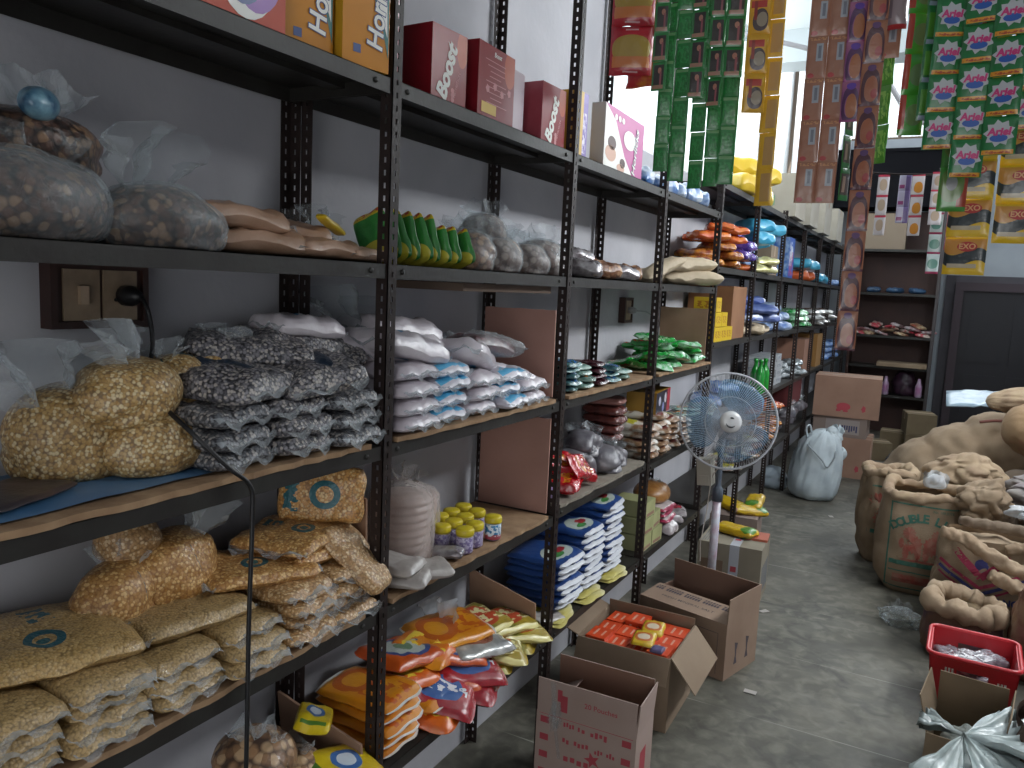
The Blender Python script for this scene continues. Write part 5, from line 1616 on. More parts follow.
HG = 'sachet strips hanging over the aisle'
nn = lambda zb, h, top=2.555: max(1, int((top - zb) / h))
strip(['redpack'], 0.155, 0.935, 2.265 - 0.005, 0.125, 0.14, 2, 'large red spice packs in a hanging pair, front one', 'hanging red packs', name='spice_pack_strip', yaw=0.15)
strip(['redpack2'], 0.178, 0.985, 2.235, 0.11, 0.14, 2, 'large red spice packs hanging just behind the front pair, mostly backs', 'hanging red packs', name='spice_pack_strip', yaw=-0.1)
for lab, x, y, zb, w, kind in [
        ('longest left green strip, plain backs, leftmost of all', 0.275, 0.92, 1.975, 0.042, 'green'), ('picture green strip, leftmost, short', 0.272, 0.865, 2.19, 0.042, 'green_pic'),
        ('plain green strip, second from the left', 0.326, 0.905, 1.945, 0.046, 'green'), ('plain green strip, third from the left', 0.38, 0.915, 1.925, 0.042, 'green'),
        ('picture green strip, in the middle of the green group', 0.378, 0.865, 2.165, 0.045, 'green_pic'), ('plain green strip, fourth from the left', 0.424, 0.92, 1.93, 0.04, 'green'),
        ('picture green strip, second from the right', 0.432, 0.86, 2.135, 0.042, 'green_pic'), ('plain green strip, rightmost of the green group', 0.474, 0.885, 1.93, 0.046, 'green'),
        ('picture green strip, rightmost and shortest', 0.484, 0.845, 2.205, 0.05, 'green_pic')]:
    strip([kind], x, y, zb, w, 0.0785, nn(zb, 0.0785), lab, 'green sachet strips', yaw=0.12)
strip(['yellow'], 0.555, 0.8, 2.1, 0.056, 0.098, nn(2.1, 0.098), 'yellow sachet strip with dark bowl pictures, the front shorter one', 'yellow sachet strips', yaw=0.2)
strip(['yellow_b'], 0.588, 0.845, 1.868, 0.046, 0.095, nn(1.868, 0.095), 'longer pale yellow strip behind the bowl pictures', 'yellow sachet strips', yaw=-0.1)
strip(['pinkbrown'], 0.727, 0.8, 1.868, 0.0475, 0.102, nn(1.868, 0.102), 'two sachet wide pink brown strip with grey labels', HG, cols=2, yaw=0.1)
strip(['brown'], 0.838, 0.762, 1.503, 0.047, 0.098, nn(1.503, 0.098), 'longest single strip of brown braid sachets, hanging down to shelf height', HG, yaw=0.1)
strip(['brown', 'purple', 'purple'], 0.795, 0.775, 2.06, 0.044, 0.094, nn(2.06, 0.094), 'short brown and purple strip, directly left of the longest brown one', HG, yaw=0.1, pick=lambda i, c: (1, 1, 2, 0, 0, 0)[i % 6])
strip(['pinkbrown'], 0.862, 0.84, 2.22, 0.05, 0.09, nn(2.22, 0.09), 'short brown strip back, right behind the longest brown strip', HG)
strip(['redgrey'], 0.878, 0.79, 2.272, 0.045, 0.09, nn(2.272, 0.09), 'short grey strip with red bottom edge', HG)
strip(['darkgreen'], 0.795, 0.83, 1.878, 0.032, 0.08, nn(1.878, 0.08), 'narrow dark green strip between the pink brown and longest brown strips', HG, yaw=0.9)
strip(['lime'], 0.862, 0.885, 1.975, 0.042, 0.095, 5, 'bright lime strip right of the longest brown one', HG, yaw=-0.5)
strip(['limered'], 0.925, 0.85, 2.035, 0.055, 0.095, 5, 'short lime and red strip left of the detergent sachets', HG, yaw=0.3)
DG = 'green detergent sachet strips'
for lab, x, y, zb, w, h, kind, yaw in [
        ('leftmost green detergent strip showing its printed backs', 0.965, 0.76, 2.05, 0.05, 0.085, 'ariel_b', 0.4), ('green detergent strip second from the left, pink bursts', 0.995, 0.71, 1.975, 0.065, 0.082, 'ariel', 0.15),
        ('narrow sideways green detergent strip in the middle', 1.043, 0.755, 1.985, 0.04, 0.085, 'ariel_b', 0.9), ('lowest reaching green detergent strip in the middle', 1.055, 0.69, 1.91, 0.066, 0.082, 'ariel', 0.0),
        ('green detergent strip right of the lowest one', 1.112, 0.675, 1.955, 0.066, 0.082, 'ariel', -0.1), ('rightmost green detergent strip cut by the picture edge', 1.165, 0.71, 2.01, 0.066, 0.082, 'ariel', 0.1)]:
    strip([kind], x, y, zb, w, h, nn(zb, h), lab, DG, yaw=yaw)
strip(['exo'], 1.075, 0.8, 1.70, 0.088, 0.088, nn(1.7, 0.088), 'long yellow dishwash strip with dark wave, the left and lower one', 'yellow dishwash strips')
strip(['exo'], 1.168, 0.81, 1.775, 0.086, 0.088, nn(1.775, 0.088), 'yellow dishwash strip with dark wave, the right one', 'yellow dishwash strips')
strip(['goldish'], 1.02, 0.79, 1.91, 0.03, 0.085, nn(1.91, 0.085), 'narrow gold strip left of the yellow dishwash sachets', HG, yaw=0.6)
strip(['greenred'], 1.035, 0.775, 1.845, 0.06, 0.1, nn(1.845, 0.1), 'round marked green and red strip left of the yellow dishwash sachets', HG)
BS = 'small strips in front of the cupboard'
strip(['whitered'], 0.752, 2.565, 1.92, 0.046, 0.088, 3, 'white and red small strip, leftmost in front of the cupboard', BS)
strip(['whitepurple'], 0.838, 2.57, 1.975, 0.05, 0.07, 3, 'white and purple small strip in front of the cupboard', BS)
strip(['whiteorange'], 0.89, 2.555, 1.92, 0.05, 0.088, 3, 'white strip with orange discs in front of the cupboard', BS)
strip(['whitered'], 0.968, 2.54, 1.965, 0.05, 0.074, 3, 'short white and red strip over the longest small strip', BS)
strip(['whitegreen'], 0.978, 2.58, 1.758, 0.05, 0.085, 5, 'longest small strip, white and green, in front of the cupboard', BS)
strip(['redpair'], 1.05, 2.565, 1.862, 0.07, 0.08, 4, 'pale red wide small strip, rightmost in front of the cupboard', BS)

# conduit pipe under the ceiling
m = MB()
m.tube([(-0.3, 3.5, 3.19), (-0.17, 3.5, 3.15), (0.2, 3.5, 3.03), (0.56, 3.5, 2.89), (0.66, 3.5, 2.8), (0.76, 3.5, 2.64), (0.9, 3.5, 2.55), (1.3, 3.5, 2.5), (1.5, 3.5, 2.9), (1.55, 3.5, 3.4)], 0.014, 8)
tag(m.build('ceiling_pipe', mat('pipe_grey', '8c8c90', 0.5)), 'bent grey pipe crossing under the ceiling beyond the sachet strips', 'pipe')

# ================================================================== wall sockets, plug and cable
brown_bd = mat('brown_switchboard', '2c1712', 0.5, '38201a', 12)
plate = mat('yellowed_plate', '8d7a64', 0.5, '7c6a56', 30)


def switchboard(w, h, n, loc, label):
    r = tag(empty('switchboard', loc), label, 'switchboard')
    m = MB()
    m.box(0, 0.025, -w / 2, w / 2, -h / 2, h / 2)
    m.box(0.025, 0.032, -w / 2, -w / 2 + 0.012, -h / 2, h / 2)
    m.box(0.025, 0.032, w / 2 - 0.012, w / 2, -h / 2, h / 2)
    m.box(0.025, 0.032, -w / 2 + 0.012, w / 2 - 0.012, -h / 2, -h / 2 + 0.012)
    m.box(0.025, 0.032, -w / 2 + 0.012, w / 2 - 0.012, h / 2 - 0.012, h / 2)
    m.build('case', brown_bd, r)
    pw = (w - 0.04) / n
    for i in range(n):
        y = -w / 2 + 0.02 + pw * (i + 0.5)
        m = MB()
        m.box(0.025, 0.03, y - pw * 0.45, y + pw * 0.45, -h * 0.38, h * 0.38)
        p = m.build('plate', plate, r)
        m = MB()
        if i == 0:
            m.box(0.03, 0.038, y - 0.008, y + 0.008, -0.016, 0.016)
            m.build('switch', mat('switch_cream', 'a58f78', 0.4), p)
        else:
            for (a, b) in ((0, 0.012), (-0.01, -0.008), (0.01, -0.008)):
                m.lathe([(0.0035, 0), (0.0035, 0.001)], 10, M=T((0.0302, y + a, b)) @ Ry(PI / 2))
            m.build('socket_holes', dark_in, p)
    return r


switchboard(0.188, 0.118, 2, (-0.31, -0.465, 1.575), 'brown switchboard with switch and plugged socket below the second shelf')
switchboard(0.11, 0.12, 1, (-0.31, 2.24, 1.53), 'small brown switchboard on the wall above the teal packets')
blk = mat('black_rubber', '17171a', 0.45)
m = MB()
m.lathe([(0.019, 0), (0.019, 0.02), (0.012, 0.035), (0.006, 0.045)], 14, M=T((-0.279, -0.42, 1.575)) @ Ry(PI / 2))
cable = [(-0.235, -0.42, 1.574), (-0.215, -0.42, 1.55), (-0.21, -0.415, 1.49), (-0.19, -0.44, 1.43), (-0.12, -0.47, 1.40), (-0.03, -0.48, 1.36), (0.012, -0.44, 1.30), (0.022, -0.40, 1.26), (0.022, -0.395, 1.2), (0.02, -0.4, 1.0), (0.022, -0.405, 0.8), (0.02, -0.41, 0.5), (0.02, -0.41, 0.02)]


def smoothpts(p, k=5):
    out = []
    p = [Vector(q) for q in p]
    for i in range(len(p) - 1):
        p0, p1, p2, p3 = p[max(0, i - 1)], p[i], p[i + 1], p[min(len(p) - 1, i + 2)]
        for j in range(k):
            t = j / k
            out.append(0.5 * ((2 * p1) + (-p0 + p2) * t + (2 * p0 - 5 * p1 + 4 * p2 - p3) * t * t + (-p0 + 3 * p1 - 3 * p2 + p3) * t ** 3))
    out.append(p[-1])
    return out


m.tube(smoothpts(cable), 0.0042, 8)
tag(m.build('power_cable', blk), 'black power cable running from the wall plug down over the shelf fronts', 'cable')
m = MB()
m.lathe([(0.016, 0), (0.017, 0.02), (0.012, 0.035), (0.006, 0.04)], 14, M=T((-0.28, 2.24, 1.53)) @ Ry(PI / 2))
m.tube(smoothpts([(-0.24, 2.24, 1.53), (-0.2, 2.3, 1.52), (-0.18, 2.4, 1.46), (-0.2, 2.46, 1.36)]), 0.0035, 6)
tag(m.build('plug_lead', mat('grey_plastic', '8f8f92', 0.4)), 'pale plug with short lead in the small switchboard', 'plug')

# ================================================================== pedestal fan
wpl = mat('fan_white_plastic', 'b4b6bc', 0.35, 'a9abb2', 10, coat=0.3)
fan = tag(empty('pedestal_fan', (0.15, 2.5, 0)), 'white pedestal fan with blue blades standing in the aisle by the cartons', 'fan')
m = MB()
m.lathe([(0.19, 0), (0.195, 0.012), (0.17, 0.03), (0.06, 0.045), (0.03, 0.07), (0.028, 0.1)], 32)
m.build('base', wpl, fan)
m = MB()
m.lathe([(0.021, 0.09), (0.021, 0.62)], 16)
m.build('lower_pole', mat('fan_pole_white', 'b9bcc6', 0.35, 'b09aa8', 26, coat=0.3), fan)
m = MB()
m.lathe([(0.027, 0.61), (0.027, 0.67), (0.018, 0.68), (0.014, 0.69), (0.014, 0.98)], 16)
m.build('collar', mat('fan_collar_grey', '4f5864', 0.4), fan)
m = MB()
m.box(-0.035, 0.035, -0.045, 0.03, 0.69, 0.82, M=T((0.01, 0, 0)) @ Ry(-0.1))
m.box(-0.025, 0.025, -0.049, -0.045, 0.70, 0.74, M=T((0.01, 0, 0)) @ Ry(-0.1))
m.build('control_box', mat('fan_box_cream', 'a9a59a', 0.4), fan)
dirv = (CAM - Vector((0.15, 2.5, 1.04)))
dirv = Vector((0.45, -1.0, 0.12)).normalized()
hc = Vector((0.05, -0.11, 1.03))
zq = dirv
xq = Vector((0, 0, 1)).cross(zq).normalized()
yq = zq.cross(xq)
HM = Matrix(((xq.x, yq.x, zq.x, hc.x), (xq.y, yq.y, zq.y, hc.y), (xq.z, yq.z, zq.z, hc.z), (0, 0, 0, 1)))
m = MB()
m.lathe([(0.03, -0.16), (0.055, -0.15), (0.065, -0.1), (0.06, -0.05), (0.03, -0.04)], 24, M=HM)
m.tube([hc - zq * 0.1, Vector((0, 0, 0.93))], 0.02, 12)
m.build('motor', wpl, fan)
m = MB()
RC = 0.228


def circ(r, z, n=48):
    return [HM @ Vector((r * math.cos(2 * PI * i / n), r * math.sin(2 * PI * i / n), z)) for i in range(n)]


m.tube(circ(RC, 0), 0.0055, 8, closed=True)
m.tube(circ(0.118, 0.043), 0.0022, 6, closed=True)
m.tube(circ(0.118, -0.05), 0.0016, 6, closed=True)
for i in range(110):
    a = 2 * PI * i / 110
    a2 = a + 0.3
    pts = []
    for t in (0, 0.35, 0.7, 1):
        rr = 0.05 + (RC - 0.05) * t
        aa = a + 0.25 * (1 - t)
        pts.append(HM @ Vector((rr * math.cos(aa), rr * math.sin(aa), 0.052 * math.sqrt(max(0, 1 - (t * 0.999) ** 2.4)))))
    m.tube(pts, 0.0011, 4, cap=False)
for i in range(60):
    a = 2 * PI * i / 60
    pts = [HM @ Vector((rr * math.cos(a), rr * math.sin(a), z)) for rr, z in ((0.06, -0.062), (0.14, -0.055), (0.2, -0.035), (RC, 0))]
    m.tube(pts, 0.0008, 4, cap=False)
m.build('cage', wpl, fan)
m = MB()
m.lathe([(0.052, 0.045), (0.05, 0.056), (0.03, 0.062), (0.005, 0.064)], 32, M=HM)
badge = m.build('cage_badge', mat('fan_badge_white', 'cfd0d2', 0.3, coat=0.4), fan)
m = MB()
for rr, a0, a1 in ((0.024, 3.4, 5.6), (0.02, 0.9, 1.9)):
    m.tube([HM @ Vector((rr * math.cos(a0 + (a1 - a0) * k / 10), rr * math.sin(a0 + (a1 - a0) * k / 10), 0.0625)) for k in range(11)], [0.001 + 0.004 * math.sin(PI * k / 10) for k in range(11)], 6)
m.build('badge_mark', mat('badge_dark', '3a3c40', 0.4), badge)
blade_m = film('fan_blade_blue', '6aa4cc', 0.3, 0.3, 10)
for b in range(3):
    m = MB()
    vs, fs = [], []
    na, nr = 12, 6
    for i in range(na + 1):
        for j in range(nr + 1):
            t = j / nr
            r_ = 0.035 + 0.165 * t
            wdt = R(30 + 38 * math.sin(PI * min(1, t * 0.8 + 0.1)))
            a = R(175 + 120 * b) + (i / na - 0.5) * 2 * wdt * 0.8 + 0.2 * t
            z = -0.005 + 0.022 * (i / na - 0.5) * 2
            for s_ in (0,):
                vs.append(HM @ Vector((r_ * math.cos(a), r_ * math.sin(a), z)))
    for i in range(na):
        for j in range(nr):
            q = i * (nr + 1) + j
            fs.append((q, q + 1, q + nr + 2, q + nr + 1))
    m.add(vs, fs, smooth=True)
    bo = m.build('blade', blade_m, fan)
    sm_ = bo.modifiers.new('solid', 'SOLIDIFY')
    sm_.thickness = 0.002
m = MB()
m.lathe([(0.036, -0.03), (0.036, 0.015), (0.02, 0.022)], 24, M=HM)
m.build('hub', wpl, fan)
m = MB()
m.tube(smoothpts([(0.0, -0.01, 0.78), (-0.03, -0.02, 0.72), (-0.04, -0.03, 0.55), (-0.055, -0.04, 0.4), (-0.05, -0.04, 0.3)]), 0.003, 6)
m.build('cord', mat('cord_white', 'b4aca4', 0.5), fan)


# ================================================================== cartons on the floor
def open_carton(W, D, H, mo, mi, flaps, deco=None, dm=(), name='open_carton'):
    """W along x from 0, D along y from 0. flaps: side -> (length, angle from vertical, outward positive)"""
    r = empty(name)
    t = 0.004
    m = MB()
    mats = [mo, mi] + list(dm)
    m.box(0, W, 0, D, 0, t, 0)
    m.box(0, W, 0, t, t, H, mats={'+y': 1})
    m.box(0, W, D - t, D, t, H, mats={'-y': 1})
    m.box(0, t, t, D - t, t, H, mats={'+x': 1})
    m.box(W - t, W, t, D - t, t, H, mats={'-x': 1})
    if deco:
        deco(m)
    m.build('body', mats, r)
    for sd, (L, ang) in flaps.items():
        m = MB()
        a = R(ang)
        if sd == 'front':
            M = T((0, 0, H)) @ Rx(a)
            m.box(0.002, W - 0.002, 0, t, 0, L, M=M, mats={'+y': 1})
        elif sd == 'back':
            M = T((0, D, H)) @ Rx(-a)
            m.box(0.002, W - 0.002, -t, 0, 0, L, M=M, mats={'-y': 1})
        elif sd == 'right':
            M = T((W, 0, H)) @ Ry(a)
            m.box(-t, 0, 0.002, D - 0.002, 0, L, M=M, mats={'-x': 1})
        else:
            M = T((0, 0, H)) @ Ry(-a)
            m.box(0, t, 0.002, D - 0.002, 0, L, M=M, mats={'+x': 1})
        fdeco = FD.get((name, sd))
        if fdeco:
            fdeco(m, M)
        m.build('flap', mats, r)
    return r


FD = {}
rprint = mat('carton_red_print', 'a8434c', 0.8)
dprint = mat('carton_dark_print', '4a4248', 0.8)
nprint = mat('carton_navy_print', '3a3f60', 0.8)
c1m = mat('carton_front_pinkish', 'a8938a', 0.85, '9c867c', 4, 0.08, 60)
c1i = mat('carton_inner_brown', '8c6c5c', 0.9)


def fd1(m, M):
    g = lambda x, z: M @ frame((x, -0.0007, z), (1, 0, 0), (0, 0, 1))
    add_text(m, '20 Pouches', 0.024, g(0.22, 0.06), 2, 0.01)
    shape2d(m, 'rect', g(0.095, 0.045), 2, rx=0.012, ry=0.028)
    shape2d(m, 'rect', g(0.08, 0.07), 2, rx=0.008, ry=0.02)


FD[('printed_carton', 'front')] = fd1


def deco1(m):
    g = lambda x, z: frame((x, -0.0007, z), (1, 0, 0), (0, 0, 1))
    for z in (0.225, 0.165, 0.105, 0.045):
        for x in (0.03, 0.31):
            shape2d(m, 'rect', g(x, z), 2, rx=0.015, ry=0.011)
    for k, (x, z, a, b) in enumerate([(0.12, 0.225, 0.03, 0.012), (0.21, 0.22, 0.045, 0.01), (0.14, 0.17, 0.04, 0.012), (0.24, 0.165, 0.03, 0.009), (0.18, 0.11, 0.07, 0.014), (0.15, 0.06, 0.06, 0.01), (0.25, 0.06, 0.02, 0.014)]):
        # worn, broken lines of print
        for q in range(7):
            if (q * 7 + k * 3) % 5:
                shape2d(m, 'rect', g(x - a + a * 2 * q / 6, z + 0.002 * ((q + k) % 3)), 2, rx=a / 9, ry=b * (0.6 + 0.4 * ((q * k) % 2)))
    shape2d(m, 'burst', g(0.2, 0.135), 2, 10, 0.02, 0.02, 0.8)
    shape2d(m, 'rect', frame((0.3407, 0.08, 0.32 - 0.2), (0, 1, 0), (0, 0, 1)), 2, rx=0.03, ry=0.06)
    m.box(0.01, 0.33, -0.0006, 0, 0.244, 0.2455, 2)


c = open_carton(0.34, 0.185, 0.25, c1m, c1i, {'front': (0.115, 1), 'back': (0.12, -3), 'right': (0.11, 4), 'left': (0.1, -60)}, deco1, (rprint,), 'printed_carton')
c.location, c.rotation_euler = (0.006, 0.845, 0.0), (0, 0, 0.03)
tag(c, 'open carton with red print, nearest on the floor under the racks', 'carton', None)
c.name = 'open_carton'
m = MB()
m.add([(0, 0, 0), (0.02, -0.003, 0.0), (0.028, -0.004, -0.12), (0.05, -0.003, -0.25), (0.04, -0.006, -0.25), (0.015, -0.008, -0.12)], [(0, 1, 2, 5), (5, 2, 3, 4)], smooth=True)
tail(m, 0.05, 0.09, 3, M=T((0.03, -0.004, -0.06)) @ Rx(PI) @ Rz(0.2), gather=0.6)
tag(m.build('clear_strap', clear, loc=(0.055, 0.835, 0.365)), 'clear plastic scrap hanging down the front of the nearest carton', 'plastic scrap')

c2m = mat('carton_dusty_tan', '8f7c68', 0.85, '826f5c', 4, 0.1, 40)
c2r = mat('carton_right_shadow_brown', '7a5c4c', 0.85)
c = open_carton(0.37, 0.35, 0.29, c2m, c2m, {'front': (0.1, 158), 'right': (0.15, 140), 'left': (0.15, 70), 'back': (0.03, 0)})
c.location, c.rotation_euler = (-0.075, 1.35, 0), (0, 0, 0.02)
tag(c, 'open tan carton full of orange packs, second along the floor', 'carton')
opk = mat('orange_red_pack', 'd8502a', 0.4, 'c9441f', 9, ops=[('rect', 0.3, 0.5, 0.06, 0.3, 'd9a08c'), ('rect', 0.7, 0.5, 0.05, 0.25, 'd9a08c')], coat=0.3)
for q in range(12):
    i, j = q % 4, q // 4
    spawn('opk', carton_pack('orange_box', 0.1, 0.08, 0.055, opk, opk), (-0.075 + 0.025 + 0.082 * (i + 1), 1.362 + 0.108 * j, 0.225 + (0.015 if (i + j) % 3 == 0 else 0)), (0, 0, rnd.uniform(-0.04, 0.04)), 1,
          f'orange red box in the tan carton, {ORD[j + 1]} row from the front, {ORD[i + 1]} from the left', 'box', 'orange red boxes in the carton')
m = MB()
m.box(-0.065, 0.285, 1.36, 1.69, 0.01, 0.222)
tag(m.build('orange_box_layer', opk), 'solid lower layer of orange red boxes filling the tan carton', 'box') 
strip_y = mat('yellow_noodle_sachet', 'd0b024', 0.3, 'c4a01c', 16, 0.3, 50, [('ell', 0.5, 0.5, 0.34, 0.26, 'c06a2c'), ('ell', 0.5, 0.5, 0.22, 0.15, 'd8c8b0')], coat=0.6)
for q, (y) in enumerate((1.43, 1.54)):
    spawn('ysa', PK('noodle_sachet', 0.09, 0.11, 0.02, strip_y, 3, seal=0.05), (0.165, y, 0.3), (0.1, 0, 0.15), 1, ('front', 'rear')[q] + ' yellow noodle sachet lying on the orange red boxes', 'sachet', 'yellow sachets on the orange boxes')
m = MB()
pillow(m, 0.05, 0.05, 0.02)
tag(m.build('purple_pack', mat('purple_grey_pack', '5c5478', 0.4), loc=(0.235, 1.385, 0.292)), 'small purple grey pack at the front corner of the orange boxes', 'packet')

c3m = mat('carton_rosy_tan', '97806e', 0.85, '8a7261', 4, 0.1, 50)


def deco3(m):
    g = lambda y, z: frame((0.4407, y, z), (0, 1, 0), (0, 0, 1))
    for k in range(2):
        shape2d(m, 'poly', g(0.08 + 0.1 * k, 0.05), 2, rx=[(0, 0), (0.03, 0), (0.02, 0.03), (0.02, 0.06), (0.03, 0.09), (0.0, 0.1), (0.01, 0.04)])
    g2 = lambda x, z: frame((x, -0.0007, z), (1, 0, 0), (0, 0, 1))
    for x in (0.26, 0.4):
        m.box(x, x + 0.002, -0.0008, 0, 0.02, 0.2, 2)
    m.box(0.26, 0.402, -0.0008, 0, 0.2, 0.202, 2)


def fd3(m, M):
    g = lambda x, z: M @ frame((x, -0.0007, z), (1, 0, 0), (0, 0, 1))
    add_text(m, 'FRESH MINERAL SALT', 0.022, g(0.21, 0.06), 2, 0.005, 0, 1.25)
    for k in range(30):
        if k % 7 != 3:
            shape2d(m, 'rect', g(0.02 + k * 0.0135, 0.115), 2, rx=0.0052, ry=0.01)
            shape2d(m, 'rect', g(0.02 + k * 0.0135, 0.135), 2, rx=0.004 + 0.002 * (k % 2), ry=0.005)


FD[('salt_carton', 'front')] = fd3
c = open_carton(0.44, 0.29, 0.25, c3m, mat('carton_rosy_inner', '86685a', 0.9), {'front': (0.16, -84), 'back': (0.11, -4), 'right': (0.11, 2)}, deco3, (dprint,), 'salt_carton')
c.name = 'open_carton'
c.location, c.rotation_euler = (-0.045, 1.99, 0), (0, 0, -0.26)
tag(c, 'half closed rosy carton with dark lettering on its flap, third along the floor', 'carton')


def deco4(m):
    m.box(-0.145, -0.03, -0.0012, 0, 0.03, 0.22, 1)
    m.box(0.0, 0.05, -0.0014, 0, 0.1, 0.31, 2)
    m.box(0.0, 0.05, 0, 0.3, 0.3122, 0.3135, 2)
    m.box(0.01, 0.04, -0.002, -0.0014, 0.17, 0.2, 3)
    m.box(0.01, 0.04, 0.1, 0.13, 0.3135, 0.314, 3)
    for k in range(6):
        m.box(-0.15 + 0.012 * k, -0.146 + 0.012 * k, 0.02, 0.31, 0.3122, 0.3128, 4)
    for k in range(5):
        m.box(0.165, 0.1658, 0.06 + 0.05 * k, 0.09 + 0.05 * k, 0.05, 0.2, 4)


spawn('c4', closed_carton(0.33, 0.33, 0.31, mat('carton_grey_green', '8c8474', 0.85, '7e7666', 4), False, deco4, (mat('carton_brown_patch', '75604f', 0.85), mat('white_tape', 'a9acb4', 0.4), rprint, mat('carton_grey_print', '666a70', 0.8))),
      (0.175, 2.765, 0), (0, 0, 0.06), 1, 'closed carton with white tape behind the fan pole, fourth along the floor', 'carton')
ygr = mat('yellow_green_pack', 'c9a824', 0.3, 'bf9a1c', 10, 0.3, 50, [('ell', 0.8, 0.4, 0.18, 0.36, '4a7c2a'), ('rect', 0.05, 0.5, 0.06, 0.5, 'c49a8c')], coat=0.5)
spawn('yg', PK('yellow_pack', 0.24, 0.12, 0.05, ygr, 3), (0.16, 2.97, 0.316), (0, 0, -0.3), 1, 'yellow and green pack lying on the taped carton', 'packet', 'yellow green packs')
m = MB()
m.box(-0.06, 0.06, -0.07, 0.07, 0, 0.012)
tag(m.build('red_card', mat('orange_red_card', 'a85a44', 0.5), loc=(0.27, 2.99, 0.3135), rot=(0, 0, 0.1)), 'flat orange red card at the right end of the taped carton', 'card')
spawn('c5', closed_carton(0.3, 0.36, 0.2, mat('carton_rosy_grey', '85746c', 0.85), False), (-0.02, 3.72, 0), (0, 0, 0.1), 1, 'low grey carton under the far rack holding yellow packs, behind the taped one', 'carton')
for q, (x, y, s_) in enumerate(((0.05, 3.85, 1), (-0.08, 3.9, 1.1), (0.06, 3.98, 1.0))):
    spawn('yg', None, (x, y, 0.205 + 0.03 * (q == 2)), (0.1, 0.1, 0.5 - q), s_, 'yellow and green pack on the low grey carton, ' + ('front', 'left', 'rear')[q] + ' one', 'packet', 'yellow green packs')

# stack of three cartons by the white sack
ctn = mat('carton_far_tan', '9a7a68', 0.85, '8c6d5c', 4)


def deco_s(m):
    g = lambda x, z: frame((x, -0.0012, z), (1, 0, 0), (0, 0, 1))
    shape2d(m, 'ell', g(-0.02, 0.1), 1, 18, 0.06, 0.035)
    shape2d(m, 'rect', g(-0.06, 0.065), 1, rx=0.02, ry=0.012)
    shape2d(m, 'rect', g(0.0, 0.06), 1, rx=0.02, ry=0.008)
    shape2d(m, 'burst', g(0.15, 0.09), 1, 10, 0.018, 0.03)


def deco_m(m):
    m.box(-0.12, 0.17, -0.0012, 0, 0.03, 0.16, 1)
    for k in range(7):
        m.box(0.02 + 0.02 * k, 0.032 + 0.02 * k, -0.002, -0.0012, 0.05 + 0.01 * (k % 3), 0.11, 2)


spawn('st1', closed_carton(0.5, 0.4, 0.37, ctn, True, deco_s, (rprint,)), (0.33, 6.4, 0), (0, 0, 0.02), 1, 'bottom carton of the stack of three behind the white sack', 'carton', 'stack of three cartons')
spawn('st2', closed_carton(0.46, 0.38, 0.18, mat('carton_mid_grey', '84746c', 0.85), True, deco_m, (mat('carton_label_grey', '948a86', 0.7), nprint)), (0.3, 6.4, 0.374), (0, 0, 0.0), 1, 'low middle carton of the stack of three behind the white sack', 'carton', 'stack of three cartons')
spawn('st3', closed_carton(0.56, 0.4, 0.37, ctn, True, deco_s, (rprint,)), (0.34, 6.38, 0.558), (0, 0, 0.05), 1, 'big top carton of the stack of three behind the white sack', 'carton', 'stack of three cartons')
for q, (x, y, z, s_) in enumerate(((0.68, 8.2, 0, 1.0), (0.95, 8.05, 0, 1.1), (0.95, 8.07, 0.225, 1.1), (0.6, 7.5, 0, 0.9))):
    spawn('fc', closed_carton(0.26, 0.3, 0.2, mat('carton_olive', '75674f', 0.85, '685a45', 5), True), (x, y, z), (0, 0, 0.1 * q), s_,
          ('dull carton on the floor before the cupboard, left', 'dull carton on the floor before the cupboard, lower right', 'dull carton before the cupboard, stacked on another', 'dull carton right behind the stack of three')[q], 'carton', 'dull cartons before the cupboard')
m = MB()
blob(m, 0.12, 0.1, 0.06, 3, 0.25, freq=14)
tag(m.build('smoky_scrap_bag', film('smoky_film', '8a8c94', 0.4), loc=(0.78, 7.4, 0)), 'crumpled smoky plastic bag on the floor before the dull cartons', 'plastic bag')

# ================================================================== white sack
wsk = mat('white_woven_sack', 'b8c3c8', 0.55, 'a6b2ba', 8, 0.5, 22, coat=0.1)
m = MB()


def wfn(p, a, t):
    q = Vector((math.cos(a) * 1.7, math.sin(a) * 1.7, p.z * 5))
    k = 1 + 0.09 * noise.noise(q) + 0.10 * crease(Vector((math.cos(a) * 1.6 + p.z * 3, math.sin(a) * 1.6, p.z * 4.5))) * (0.4 + t) + 0.07 * math.sin(a * 9 + p.z * 14) * t * t
    return Vector((p.x * k + 0.07 * t * t, p.y * k, p.z + 0.02 * noise.noise(q * 2) * t))


m.lathe([(0.11, 0.0), (0.165, 0.012), (0.195, 0.06), (0.205, 0.12), (0.208, 0.18), (0.207, 0.24), (0.204, 0.3), (0.195, 0.36), (0.182, 0.41), (0.168, 0.455), (0.148, 0.495), (0.12, 0.525), (0.085, 0.548), (0.05, 0.56), (0.015, 0.565)], 80, fn=wfn)
sk = m.build('tied_sack', wsk, loc=(0.24, 5.45, 0), rot=(0, 0, 0.4))
tag(sk, 'full white woven sack tied at the top, standing by the far rack', 'sack')
m = MB()
blob(m, 0.075, 0.05, 0.06, 3, 0.4, M=T((0.08, -0.02, 0.46)) @ Ry(0.8), cr=1.2, n=48, rings=30)
blob(m, 0.06, 0.045, 0.06, 4, 0.4, M=T((0.12, 0.0, 0.36)) @ Ry(1.2), cr=1.2, n=48, rings=30)
tail(m, 0.13, 0.13, 6, M=T((0.12, -0.02, 0.49)) @ Ry(0.35), gather=0.45, n=24, r=14)
blob(m, 0.045, 0.035, 0.04, 6, 0.4, M=T((0.11, -0.02, 0.52)), cr=1.2)
